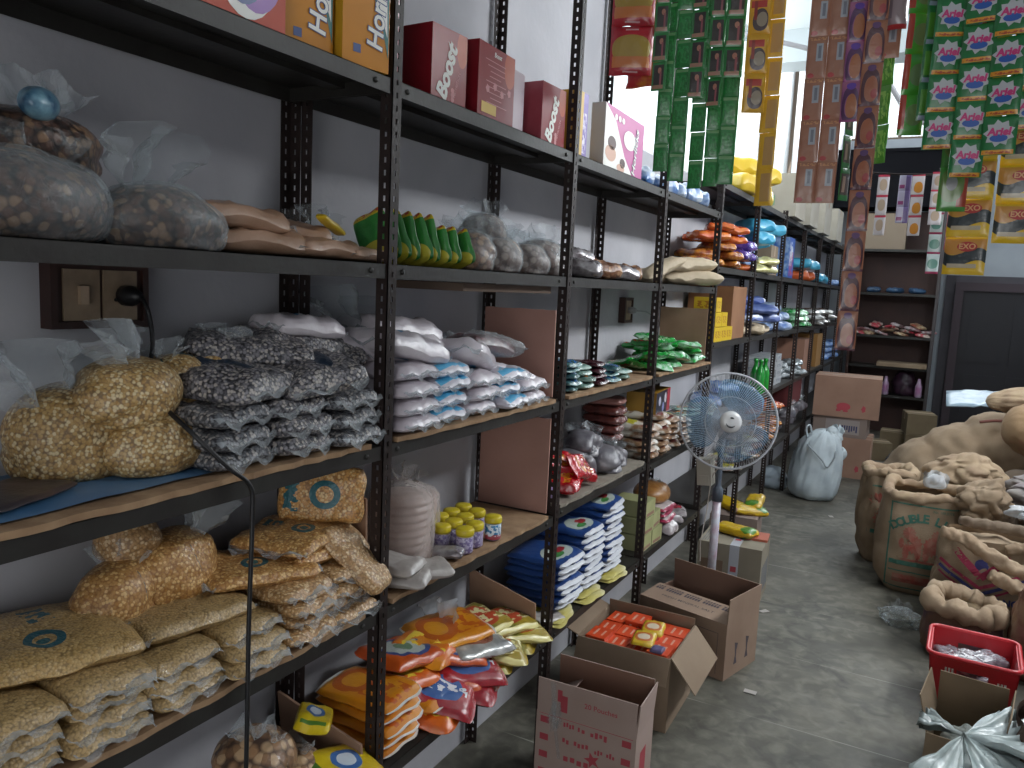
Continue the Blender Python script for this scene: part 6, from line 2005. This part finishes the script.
m.tube(smoothpts([(-0.09, -0.02, 0.5), (-0.11, -0.04, 0.58), (-0.08, -0.03, 0.6), (-0.06, -0.02, 0.54)]), 0.008, 8)
m.build('gathered_top', wsk, sk)
m = MB()
m.tube(smoothpts([(-0.12, -0.14, 0.46), (-0.02, -0.205, 0.36), (0.03, -0.212, 0.3), (0.09, -0.19, 0.38), (0.1, -0.13, 0.46)]), 0.006, 8)
m.build('seam_cord', mat('sack_cord', '8a9296', 0.7), sk)
m = MB()
blob(m, 0.12, 0.12, 0.09, 8, 0.2)
tag(m.build('pale_bag', mat('pale_blue_bag', '9aa6b0', 0.5, '87929c', 8, 0.4, 30), loc=(-0.1, 5.6, 0)), 'low pale bag under the far rack, left of the white sack', 'bag')

# ================================================================== jute sacks on the right
jute = mat('jute_weave', '94816b', 0.95, '826e58', 7, 0.5, 220, lo=0.3, hi=0.7)
jute_p = mat('jute_pale', 'a89378', 0.95, '96806a', 7, 0.5, 220)
jute_d = mat('jute_dark', '7c6c5c', 0.95, '6c5c4e', 6, 0.5, 220)
cloth_p = mat('pale_cotton_sack', 'ad9880', 0.9, '9a846c', 9, 0.4, 60)


def sack_body(m, rx, ry, h, seed=0, amp=0.06, M=None, mat_=0, pw=3.2, bulge=0.1, taper=0.9, ret=None, rings=30, n=80):
    """open gunny sack with rounded-square plan"""
    vs, fs = [], []
    for i in range(rings + 1):
        t = i / rings
        z = h * t
        k = (0.8 + 0.2 * min(1, t * 6)) * (1 + bulge * math.sin(PI * min(1, t * 1.05))) * (1 - (1 - taper) * t)
        for j in range(n):
            a = 2 * PI * j / n
            ca, sa = math.cos(a), math.sin(a)
            q = (abs(ca) ** pw + abs(sa) ** pw) ** (-1 / pw)
            x, y = rx * k * ca * q, ry * k * sa * q
            nz = noise.noise(Vector((x * 7 + seed * 3, y * 7, z * 6))) + 0.5 * noise.noise(Vector((x * 16, y * 16 + seed, z * 12)))
            fold = crease(Vector((x * 9 + seed, y * 9, z * 4)))
            s_ = 1 + amp * (nz + 1.2 * fold)
            vs.append((x * s_, y * s_, z + (0.03 * nz if 0 < i else 0) * t))
    for i in range(rings):
        for j in range(n):
            fs.append((i * n + j, i * n + (j + 1) % n, (i + 1) * n + (j + 1) % n, (i + 1) * n + j))
    fs.append(tuple(reversed(range(n))))
    m.add(vs, fs, mat_, smooth=True, M=M)
    return [Vector(v) for v in vs[-n:]], (vs, fs)


def rim_roll(m, ring, r0, seed=0, M=None, mat_=0, inset=0.9):
    pts, rad = [], []
    for j, p in enumerate(ring):
        k = 1 + 0.25 * noise.noise(Vector((p.x * 9 + seed, p.y * 9, 0)))
        pts.append(Vector((p.x * inset, p.y * inset, p.z + r0 * 0.3 + 0.02 * noise.noise(Vector((p.x * 6, p.y * 6, seed))))))
        rad.append(r0 * (0.9 + 0.5 * noise.noise(Vector((p.x * 12, p.y * 12, seed + 5)))))
    k0 = len(m.v)
    m.tube(pts, rad, 18, mat_, closed=True, M=M)
    for k in range(k0, len(m.v)):
        v = m.v[k]
        m.v[k] = v + Vector((v.x * 0.6, v.y * 0.6, 0.5)).normalized() * (crease(v * 13 + Vector((seed, 0, 0))) * r0 * 0.28 + noise.noise(v * 25) * r0 * 0.3)


def fill_disc(m, ring, z, mat_=0, seed=0, amp=0.02, M=None):
    n = len(ring)
    vs = [(0, 0, z + 0.03)]
    K = 5
    for k in range(1, K + 1):
        for p in ring:
            q = k / K
            vs.append((p.x * 0.95 * q, p.y * 0.95 * q, z + 0.03 * (1 - q * q) + amp * noise.noise(Vector((p.x * q * 12, p.y * q * 12, seed)))))
    fs = [(0, 1 + j, 1 + (j + 1) % n) for j in range(n)]
    for k in range(K - 1):
        o = 1 + k * n
        for j in range(n):
            fs.append((o + j, o + n + j, o + n + (j + 1) % n, o + (j + 1) % n))
    m.add(vs, fs, mat_, smooth=True, M=M)


def drape_front(src, dst, geo, off=0.002):
    """push flat print geometry (in the x-z plane) onto the -y side of a sack"""
    bvh = BVHTree.FromPolygons([Vector(v) for v in geo[0]], geo[1])
    out = []
    for p in src.v:
        hit = bvh.ray_cast(Vector((p.x, -2, p.z)), Vector((0, 1, 0)))
        y = hit[0].y - off if hit[0] else -0.1
        out.append(Vector((p.x, y, p.z)))
    dst.add(out, src.f, 0, smooth=False)
    k = len(dst.mi) - len(src.mi)
    for i, mi in enumerate(src.mi):
        dst.mi[k + i] = mi


def grid_rect(m, x0, x1, z0, z1, mat_=0, nx=8, nz=8):
    vs = [(x0 + (x1 - x0) * i / nx, 0, z0 + (z1 - z0) * j / nz) for i in range(nx + 1) for j in range(nz + 1)]
    fs = [(i * (nz + 1) + j, (i + 1) * (nz + 1) + j, (i + 1) * (nz + 1) + j + 1, i * (nz + 1) + j + 1) for i in range(nx) for j in range(nz)]
    m.add(vs, fs, mat_)


gpr = mat('sack_green_print', '2f5f52', 0.95, '4a7062', 30)
rpr = mat('sack_red_print', '9a4c42', 0.95, '94695a', 26)
bpr = mat('sack_blue_print', '3d3f74', 0.95)
def XZ(x, z, a=0.0):
    return frame((x, 0, z), (math.cos(a), 0, math.sin(a)), (-math.sin(a), 0, math.cos(a)))


def arc_text(m, s, size, cx, z, curve, step, mat_=0):
    n = len(s)
    for i, ch in enumerate(s):
        if ch == ' ':
            continue
        t = (i - (n - 1) / 2)
        add_text(m, ch, size, XZ(cx + t * step, z - curve * t * t, -2 * curve * t / step * 0.9), mat_, 0.04)


# the printed sack facing the aisle
r = tag(empty('jute_sack', (1.06, 3.66, 0), (0, 0, 0.02)), 'open jute sack with green border, DOUBLE LION lettering and red lions', 'sack', 'jute sacks on the right')
m = MB()
ring, geo = sack_body(m, 0.225, 0.2, 0.56, 2, 0.022, taper=1.0)
m.build('sack_cloth', jute, r)
p = MB()
for (a, b, c_, d_) in ((-0.17, 0.18, 0.515, 0.523), (-0.17, 0.18, 0.03, 0.038)):
    grid_rect(p, a, b, c_, d_, 0, 20, 1)
for a in (-0.17, 0.172):
    grid_rect(p, a, a + 0.008, 0.03, 0.52, 0, 1, 24)
arc_text(p, 'DOUBLE LION', 0.064, 0.008, 0.45, 0.0022, 0.0305)
add_text(p, 'No. 100 JUTE', 0.018, XZ(0.09, 0.497), 0, 0.01)
grid_rect(p, -0.155, 0.165, 0.175, 0.2, 0, 16, 2)
grid_rect(p, -0.155, 0.165, 0.135, 0.142, 0, 16, 1)
for sx_ in (-1, 1):
    cx = 0.07 * sx_ + 0.005
    for (dx, dz, a, b) in ((0, 0.12, 0.032, 0.036), (-0.03 * sx_, 0.06, 0.036, 0.05), (-0.05 * sx_, 0.02, 0.016, 0.045), (0.01 * sx_, 0.015, 0.016, 0.045), (0.035 * sx_, 0.06, 0.014, 0.03)):
        shape2d(p, 'burst', XZ(cx + dx, 0.24 + dz), 1, 24, a, b, 0.25)
grid_rect(p, -0.13, 0.14, 0.07, 0.12, 1, 14, 2)
grid_rect(p, -0.1, 0.11, 0.205, 0.215, 1, 14, 1)
d = MB()
drape_front(p, d, geo)
d.build('printed_mark', [gpr, rpr], r)
m = MB()
rim_roll(m, ring, 0.032, 3)
m.build('rolled_rim', jute_p, r)
m = MB()
fill_disc(m, ring, 0.5)
m.build('contents', cloth_p, r)
# printed sack left and behind it
r = tag(empty('jute_sack', (0.845, 4.1, 0), (0, 0, 0.25)), 'jute sack with red print, half hidden left behind the lion lettered one', 'sack', 'jute sacks on the right')
m = MB()
ring, geo = sack_body(m, 0.15, 0.16, 0.56, 5, 0.07, taper=1.0, bulge=0.14)
m.build('sack_cloth', jute, r)
p = MB()
for k in range(4):
    shape2d(p, 'burst', XZ(-0.08 + 0.02 * k, 0.4 - 0.1 * k), 1, 22, 0.045, 0.05, 0.3)
grid_rect(p, -0.13, 0.02, 0.2, 0.225, 0, 8, 2)
for k in range(4):
    add_text(p, '*', 0.07, XZ(0.02, 0.5 - 0.09 * k), 0, 0.02)
grid_rect(p, -0.12, 0.0, 0.49, 0.5, 0, 8, 1)
d = MB()
drape_front(p, d, geo)
d.build('printed_mark', [gpr, rpr], r)
m = MB()
rim_roll(m, ring, 0.035, 7)
m.build('rolled_rim', jute_p, r)
m = MB()
fill_disc(m, ring, 0.48)
m.build('contents', cloth_p, r)


def heap_cloth(rx, ry, rz, material, seed, amp=0.28, freq=8, label='', loc=(0, 0, 0), rot=(0, 0, 0), name='folded_sack', group=None, flat=0.6):
    m = MB()
    blob(m, rx, ry, rz, seed, amp, freq * 1.3, n=72, rings=44, flat=flat, cr=1.1)
    return tag(m.build(name, material, loc=loc, rot=rot), label, 'sack', group)


FG = 'slack sacks lying on the jute sacks'
heap_cloth(0.22, 0.2, 0.13, jute_p, 4, 0.22, 7, 'pale slumped jute sack rising behind the lion lettered one', (1.26, 4.1, 0.48), group=FG)
r = PROTO.get('none')
m = MB()
ring, geo = sack_body(m, 0.2, 0.2, 0.5, 9, 0.05)
tag(m.build('jute_sack', jute_d, loc=(1.3, 4.15, 0)), 'jute sack under the pale slumped one, mostly hidden', 'sack', 'jute sacks on the right')
m = MB()
tail(m, 0.14, 0.1, 4, gather=0.8)
blob(m, 0.06, 0.05, 0.04, 3, 0.3)
tag(m.build('white_plastic_scrap', milky, loc=(1.1, 3.78, 0.57)), 'crumpled whitish plastic on the rim behind the lion lettered sack', 'plastic scrap')
# big gunny bale leaning behind
m = MB()
vs = []


def bale(m, L, ra, seed, M, n=64, rings=56, amp=0.05, mat_=0):
    """full closed gunny sack: long axis x, creased where cords pull"""
    vs, fs = [], []
    for i in range(rings + 1):
        t = i / rings
        x = L * (t - 0.5)
        e = (1 - abs(2 * t - 1) ** 3.2) ** 0.5
        for j in range(n):
            a = 2 * PI * j / n
            k = 1 - 0.06 * abs(math.sin(t * PI * 4)) ** 8
            nz = noise.noise(Vector((x * 5 + seed * 3, math.cos(a) * 1.3, math.sin(a) * 1.3))) + 0.5 * noise.noise(Vector((x * 12, math.cos(a) * 3 + seed, math.sin(a) * 3)))
            rr = ra * e * k * (1 + amp * (nz * 1.6 + 0.9 * crease(Vector((x * 4 + seed, math.cos(a) * 1.6, math.sin(a) * 1.6)))))
            vs.append((x, rr * math.cos(a) * 1.12, rr * math.sin(a) * 0.9))
    for i in range(rings):
        for j in range(n):
            fs.append((i * n + j, i * n + (j + 1) % n, (i + 1) * n + (j + 1) % n, (i + 1) * n + j))
    m.add(vs, fs, mat_, smooth=True, M=M)


bale(m, 1.15, 0.35, 2, T((1.27, 5.2, 0.46)) @ Ry(-0.5) @ Rz(0.1))
sk = m.build('full_jute_bale', jute)
tag(sk, 'huge full jute bale leaning up behind the printed sacks', 'sack', 'jute sacks on the right')
m = MB()
m.tube(smoothpts([(1.33, 4.87, 0.84), (1.42, 4.87, 0.86), (1.5, 4.9, 0.86)]), 0.01, 8)
m.build('sewn_mouth', mat('jute_red_seam', '6a4038', 0.9), sk)
m = MB()
bale(m, 0.9, 0.3, 6, T((1.8, 4.7, 0.32)) @ Ry(0.05) @ Rz(0.2))
tag(m.build('full_jute_bale', jute_d), 'dusky full jute bale at the right edge below the red striped one', 'sack', 'jute sacks on the right')
m = MB()
bale(m, 0.6, 0.21, 8, T((1.74, 4.62, 0.84)) @ Ry(0.15) @ Rz(0.15))
tag(m.build('striped_sack', mat('jute_red_stripe', '8f7558', 0.9, '8a4a3c', 3.5, 0.3, 200, lo=0.52, hi=0.6)), 'round sack with reddish stripe at the right edge, lying high', 'sack', 'jute sacks on the right')
m = MB()
bale(m, 0.7, 0.1, 3, T((1.7, 4.95, 1.02)) @ Ry(-0.12), amp=0.12)
tag(m.build('rolled_sack', jute_p), 'rolled empty jute sack lying on top of the pile at the right edge', 'sack', FG)
m = MB()
vs = [(0.55 * (i / 12 - 0.5), 0.3 * (j / 6 - 0.5), 0.03 + 0.02 * noise.noise(Vector((i * 0.7, j * 0.9, 2)))) for i in range(13) for j in range(7)]
fs = [(i * 7 + j, (i + 1) * 7 + j, (i + 1) * 7 + j + 1, i * 7 + j + 1) for i in range(12) for j in range(6)]
m.add(vs, fs, smooth=True)
o = m.build('pale_blue_sheet', mat('pale_blue_film', '8fa3b0', 0.35, '7a90a2', 12, 0.4, 30), loc=(1.4, 5.68, 0.9), rot=(0.3, -0.1, 0))
o.modifiers.new('s', 'SOLIDIFY').thickness = 0.01
tag(o, 'pale blue plastic sheet showing behind the huge jute bale', 'plastic sheet')
m = MB()
blob(m, 0.13, 0.1, 0.07, 7, 0.25, freq=12)
tag(m.build('white_green_bag', mat('white_green_plastic', 'a4bcb4', 0.35, '6fae96', 9, 0.4, 30), loc=(1.84, 5.95, 0.99)), 'white and green plastic bag on top of the pile at the right edge', 'bag')
m = MB()
sack_body(m, 0.3, 0.25, 0.98, 12, 0.05)
tag(m.build('jute_sack', jute_d, loc=(1.9, 6.05, 0)), 'tall jute sack behind everything at the right edge', 'sack', 'jute sacks on the right')

# union jack sack
r = tag(empty('jute_sack', (1.36, 3.22, 0), (0, 0, -0.05)), 'jute sack with a red and blue diagonal flag print', 'sack', 'jute sacks on the right')
m = MB()
ring, geo = sack_body(m, 0.23, 0.17, 0.47, 14, 0.06)
m.build('sack_cloth', jute, r)
p = MB()


def band(p, x0, z0, x1, z1, w_, mat_):
    n = 12
    dx, dz = x1 - x0, z1 - z0
    L = math.hypot(dx, dz)
    nx_, nz_ = -dz / L * w_, dx / L * w_
    vs = []
    for i in range(n + 1):
        t = i / n
        vs += [(x0 + dx * t - nx_, 0, z0 + dz * t - nz_), (x0 + dx * t + nx_, 0, z0 + dz * t + nz_)]
    p.add(vs, [(2 * i, 2 * i + 2, 2 * i + 3, 2 * i + 1) for i in range(n)], mat_)


for sx_ in (-1, 1):
    band(p, -0.02, 0.25, 0.2 * sx_ - 0.02, 0.36, 0.008, 0)
    band(p, -0.02, 0.22, 0.2 * sx_ - 0.02, 0.33, 0.008, 1)
    band(p, -0.02, 0.19, 0.2 * sx_ - 0.02, 0.3, 0.005, 0)
    band(p, -0.02, 0.3, 0.12 * sx_ - 0.02, 0.42, 0.016, 0)
shape2d(p, 'ell', XZ(-0.02, 0.36), 1, 16, 0.03, 0.03)
add_text(p, '24 NOS', 0.045, XZ(0.1, 0.2), 1, 0.03)
d = MB()
drape_front(p, d, geo)
d.build('printed_mark', [mat('sack_magenta_print', '94304c', 0.9), bpr], r)
m = MB()
fill_disc(m, ring, 0.44)
m.build('contents', cloth_p, r)


def rolled(pts, rad, material, label, seed=0, name='rolled_sack', group=FG, sq=0.35):
    m = MB()
    pts = smoothpts(pts, 14)
    n = 14
    N = len(pts)
    rr = [rad * (1 + sq * noise.noise(Vector((i * 0.35, seed, 0)))) * (0.55 + 0.45 * math.sin(PI * (i + 1) / (N + 1)) ** 0.4) for i in range(N)]
    m.tube(pts, rr, 24, 0)
    vs = []
    for k, v in enumerate(m.v):
        q = noise.noise(Vector((v.x * 18, v.y * 18, v.z * 18 + seed)))
        m.v[k] = v + Vector((0, -1, 0.6)) * (q * rad * 0.45 + crease(v * 14) * rad * 0.22)
    return tag(m.build(name, material), label, 'sack', group)


rolled([(1.14, 2.98, 0.52), (1.24, 3.0, 0.5), (1.34, 2.98, 0.45), (1.46, 2.97, 0.4), (1.6, 2.97, 0.38)], 0.036, cloth_p, 'pale twisted sack roll lying across the flag print sack', 1)
rolled([(1.36, 2.92, 0.37), (1.45, 2.93, 0.33), (1.58, 2.93, 0.3)], 0.034, cloth_p, 'short pale roll below the long twisted one, right of the flag print', 4)
rolled([(1.22, 3.2, 0.54), (1.35, 3.22, 0.53), (1.5, 3.2, 0.53), (1.66, 3.2, 0.5)], 0.03, jute_d, 'dark stretched sack fold above the flag print sack', 2)
rolled([(1.42, 3.05, 0.46), (1.52, 3.08, 0.48), (1.66, 3.05, 0.47)], 0.03, jute, 'brown sack fold at the right edge above the twisted roll', 8)
heap_cloth(0.14, 0.12, 0.11, jute, 11, 0.3, 9, 'crumpled jute sack with dark hollow behind the flag print sack', (1.33, 3.5, 0.48), group=FG)
heap_cloth(0.16, 0.14, 0.08, mat('grey_crumpled_cloth', '7c7476', 0.7, '8c8680', 12, 0.5, 40), 13, 0.3, 9, 'greyish crumpled sack behind, at the right edge', (1.6, 3.75, 0.56), group=FG)
heap_cloth(0.13, 0.1, 0.03, milky, 15, 0.3, 9, 'clear plastic lying between the crumpled sacks at the right edge', (1.56, 3.42, 0.55), name='plastic_scrap')
m = MB()
sack_body(m, 0.24, 0.24, 0.5, 17, 0.06)
tag(m.build('jute_sack', jute_d, loc=(1.72, 3.6, 0)), 'dark jute sack under the crumpled ones at the right edge', 'sack', 'jute sacks on the right')
# small sack with thick pale rolled rim
r = tag(empty('jute_sack', (1.265, 2.8, 0), (0, 0, -0.03)), 'small jute sack with thick pale rolled rim, behind the red crate', 'sack', 'jute sacks on the right')
m = MB()
ring, geo = sack_body(m, 0.165, 0.15, 0.225, 19, 0.06, bulge=0.1)
m.build('sack_cloth', mat('jute_purplish', '6e5648', 0.95, '503c50', 6, 0.5, 220, lo=0.45, hi=0.62), r)
m = MB()
rim_roll(m, ring, 0.045, 12, inset=0.95)
m.build('rolled_rim', cloth_p, r)
m = MB()
fill_disc(m, ring, 0.2)
m.build('contents', mat('brown_seed_fill', '7c684c', 0.8, '60503c', 60), r)
m = MB()
sack_body(m, 0.17, 0.16, 0.36, 21, 0.06)
tag(m.build('jute_sack', mat('jute_redbrown', '71443c', 0.95, '8a6e56', 6, 0.5, 220, lo=0.4, hi=0.6), loc=(1.62, 2.72, 0)), 'red brown printed sack at the right edge behind the red crate', 'sack', 'jute sacks on the right')
# clear plastic scraps on the floor
m = MB()
blob(m, 0.09, 0.07, 0.045, 5, 0.4, freq=18)
tail(m, 0.12, 0.08, 3, M=T((0, 0, 0.04)), gather=0.5)
tag(m.build('clear_plastic_scrap', clear, loc=(1.0, 3.0, 0.0)), 'crumpled clear plastic on the floor left of the small jute sack', 'plastic scrap')
for q, (x, y) in enumerate(((0.5, 1.85), (0.38, 2.75), (0.45, 4.9))):
    m = MB()
    vs = [(0.05 * (i / 5 - 0.5), 0.03 * (j / 3 - 0.5), 0.004 + 0.006 * abs(noise.noise(Vector((i, j, q * 3.0))))) for i in range(6) for j in range(4)]
    m.add(vs, [(i * 4 + j, (i + 1) * 4 + j, (i + 1) * 4 + j + 1, i * 4 + j + 1) for i in range(5) for j in range(3)])
    o = m.build('floor_scrap', mat('scrap_pale', 'a09a94', 0.6), loc=(x, y, 0), rot=(0, 0, q))
    o.modifiers.new('s', 'SOLIDIFY').thickness = 0.001
    tag(o, ('small pale scrap on the floor by the tan carton', 'small pale scrap on the floor by the taped carton', 'small pale scrap on the floor before the white sack')[q], 'scrap')

# ================================================================== red crate
redc = mat('red_plastic', 'c01a28', 0.4, 'b21420', 6, coat=0.4)
cr = tag(empty('red_crate', (1.13, 2.1, 0), (0, 0, -0.03)), 'red plastic crate with white lettering holding clear packets', 'crate')
W_, D_, H_ = 0.31, 0.31, 0.25


def crate_wall(m, p0, p1, inset, hole=False):
    """one wall from p0 to p1 (xy), tapered inwards to the base, with handle slot"""
    p0, p1 = Vector(p0), Vector(p1)
    d_ = (p1 - p0)
    L = d_.length
    d_.normalize()
    nrm = Vector((-d_.y, d_.x, 0))

    def pt(s, z, off):
        ins = inset * (1 - z / H_)
        q = p0 + d_ * (ins + (L - 2 * ins) * s) + nrm * (ins + off)
        return (q.x, q.y, z)
    cells = []
    ss = [0, 0.32, 0.68, 1]
    zs = [0, 0.165, 0.2, H_] if hole else [0, H_ * 0.66, H_ * 0.8, H_]
    for i in range(3):
        for j in range(3):
            if hole and i == 1 and j == 1:
                continue
            cells.append((ss[i], ss[i + 1], zs[j], zs[j + 1]))
    for (a, b, c_, d2) in cells:
        v = [pt(a, c_, 0), pt(b, c_, 0), pt(b, d2, 0), pt(a, d2, 0), pt(a, c_, 0.006), pt(b, c_, 0.006), pt(b, d2, 0.006), pt(a, d2, 0.006)]
        m.add(v, [(0, 1, 2, 3), (5, 4, 7, 6), (0, 4, 5, 1), (1, 5, 6, 2), (2, 6, 7, 3), (3, 7, 4, 0)])


m = MB()
crate_wall(m, (0, 0, 0), (W_, 0, 0), 0.02, True)
crate_wall(m, (W_, 0, 0), (W_, D_, 0), 0.02)
crate_wall(m, (W_, D_, 0), (0, D_, 0), 0.02, True)
crate_wall(m, (0, D_, 0), (0, 0, 0), 0.02)
m.box(0.018, W_ - 0.018, 0.018, D_ - 0.018, 0, 0.006)
m.build('basket', redc, cr)
m = MB()
pts = []
for (cx, cy, a0) in ((W_ - 0.03, 0.03, -90), (W_ - 0.03, D_ - 0.03, 0), (0.03, D_ - 0.03, 90), (0.03, 0.03, 180)):
    for k in range(5):
        a = R(a0 + 90 * k / 4)
        pts.append((cx + 0.036 * math.cos(a), cy + 0.036 * math.sin(a), H_))
m.tube(pts, 0.009, 8, closed=True)
m.build('rim', redc, cr)
m = MB()
for k, (x, z, n_) in enumerate(((0.06, 0.19, 3), (0.06, 0.155, 6), (0.18, 0.15, 6), (0.24, 0.175, 3), (0.18, 0.12, 6))):
    for q in range(n_):
        s_ = 0.02 * (1 - z / H_)
        m.box(x + q * 0.0115, x + q * 0.0115 + 0.007, s_ - 0.0022, s_ - 0.001, z - 0.008, z + (0.012 if k in (0, 3) else 0.004 + 0.004 * (q % 2)))
m.build('white_lettering', whit, cr)
for q, (x, y, z, ro) in enumerate([(1.24, 2.24, 0.14, 0.3), (1.33, 2.2, 0.15, 1.0), (1.22, 2.32, 0.15, 2.0), (1.33, 2.31, 0.17, 0.6), (1.27, 2.2, 0.18, 2.4), (1.28, 2.25, 0.10, 0.0), (1.28, 2.25, 0.05, 1.5), (1.28, 2.25, 0.01, 0.0)]):
    spawn('crp', PK('clear_packet', 0.2, 0.13, 0.045, mat('cloudy_packet', '98929a', 0.2, '5c5860', 22, 0.7, 40, coat=0.9), 4, wr=0.35), (x, y, z), (rnd.uniform(-0.1, 0.1), 0.05, ro), 0.9,
          ('cloudy packet in the red crate, front left', 'cloudy packet in the red crate, front right', 'cloudy packet in the red crate, back left', 'cloudy packet in the red crate, back right', 'cloudy packet topmost in the red crate', 'cloudy packet deep in the red crate, fourth layer', 'cloudy packet deep in the red crate, third layer', 'cloudy packet at the bottom of the red crate')[q], 'packet', 'cloudy packets in the red crate')

# ================================================================== open carton bottom right, with plastic
c6 = mat('carton_olive_tan', '84715a', 0.85, '76644e', 5, 0.1, 50)
c = open_carton(0.22, 0.26, 0.17, c6, c6, {'back': (0.13, -4), 'left': (0.13, 14), 'right': (0.13, 8), 'front': (0.1, 150)})
c.location, c.rotation_euler = (1.135, 1.58, 0), (0, 0, -0.12)
tag(c, 'open olive tan carton at the bottom right before the red crate', 'carton')
m = MB()
blob(m, 0.08, 0.09, 0.04, 5, 0.3, freq=16)
tag(m.build('clear_scraps', film('clear_film_soft', 'c9d2cc', 0.35), loc=(1.26, 1.7, 0.008), rot=(0, 0, 0)), 'crumpled clear plastic inside the olive tan carton', 'plastic scrap').scale = (1, 1, 1.9)
shn = mat('shiny_white_plastic_bag', 'b9c4c2', 0.25, 'a2afb0', 14, 0.9, 16, coat=0.6)


def fan_sheet(m, c0, ang0, ang1, L, seed, lift=0.05, n=22, r=8):
    vs, fs = [], []
    for i in range(n + 1):
        a = ang0 + (ang1 - ang0) * i / n
        for j in range(r + 1):
            t = j / r
            rad = L * t * (1 + 0.15 * noise.noise(Vector((i * 0.4, seed, 1))))
            z = lift * t + 0.028 * t * math.sin(i * 1.9 + seed) + 0.02 * noise.noise(Vector((i * 0.3, t * 3, seed)))
            vs.append((c0[0] + rad * math.cos(a), c0[1] + rad * math.sin(a), c0[2] + z))
    for i in range(n):
        for j in range(r):
            q = i * (r + 1) + j
            fs.append((q, q + 1, q + r + 2, q + r + 1))
    m.add(vs, fs, smooth=True)


m = MB()
c0 = (1.24, 1.50, 0.235)
fan_sheet(m, c0, -0.5, 1.1, 0.24, 2, 0.03)
fan_sheet(m, c0, 2.4, 3.1, 0.13, 5, 0.0)
fan_sheet(m, c0, -2.4, -0.6, 0.2, 7, -0.1)
fan_sheet(m, c0, -1.4, 0.2, 0.24, 9, -0.05)
blob(m, 0.09, 0.08, 0.06, 3, 0.25, M=T((1.3, 1.44, 0.1)), freq=14)
o = m.build('white_carrier_bag', shn)
o.modifiers.new('s', 'SOLIDIFY').thickness = 0.0012
tag(o, 'knotted shiny white plastic bag spilling over the olive tan carton', 'plastic bag')
m = MB()
sack_body(m, 0.12, 0.2, 0.3, 23, 0.06)
tag(m.build('jute_sack', mat('jute_darkest', '5c483c', 0.95, '4c3a30', 6, 0.5, 220), loc=(1.5, 1.62, 0)), 'dark brown sack at the bottom right edge beside the olive carton', 'sack', 'jute sacks on the right')
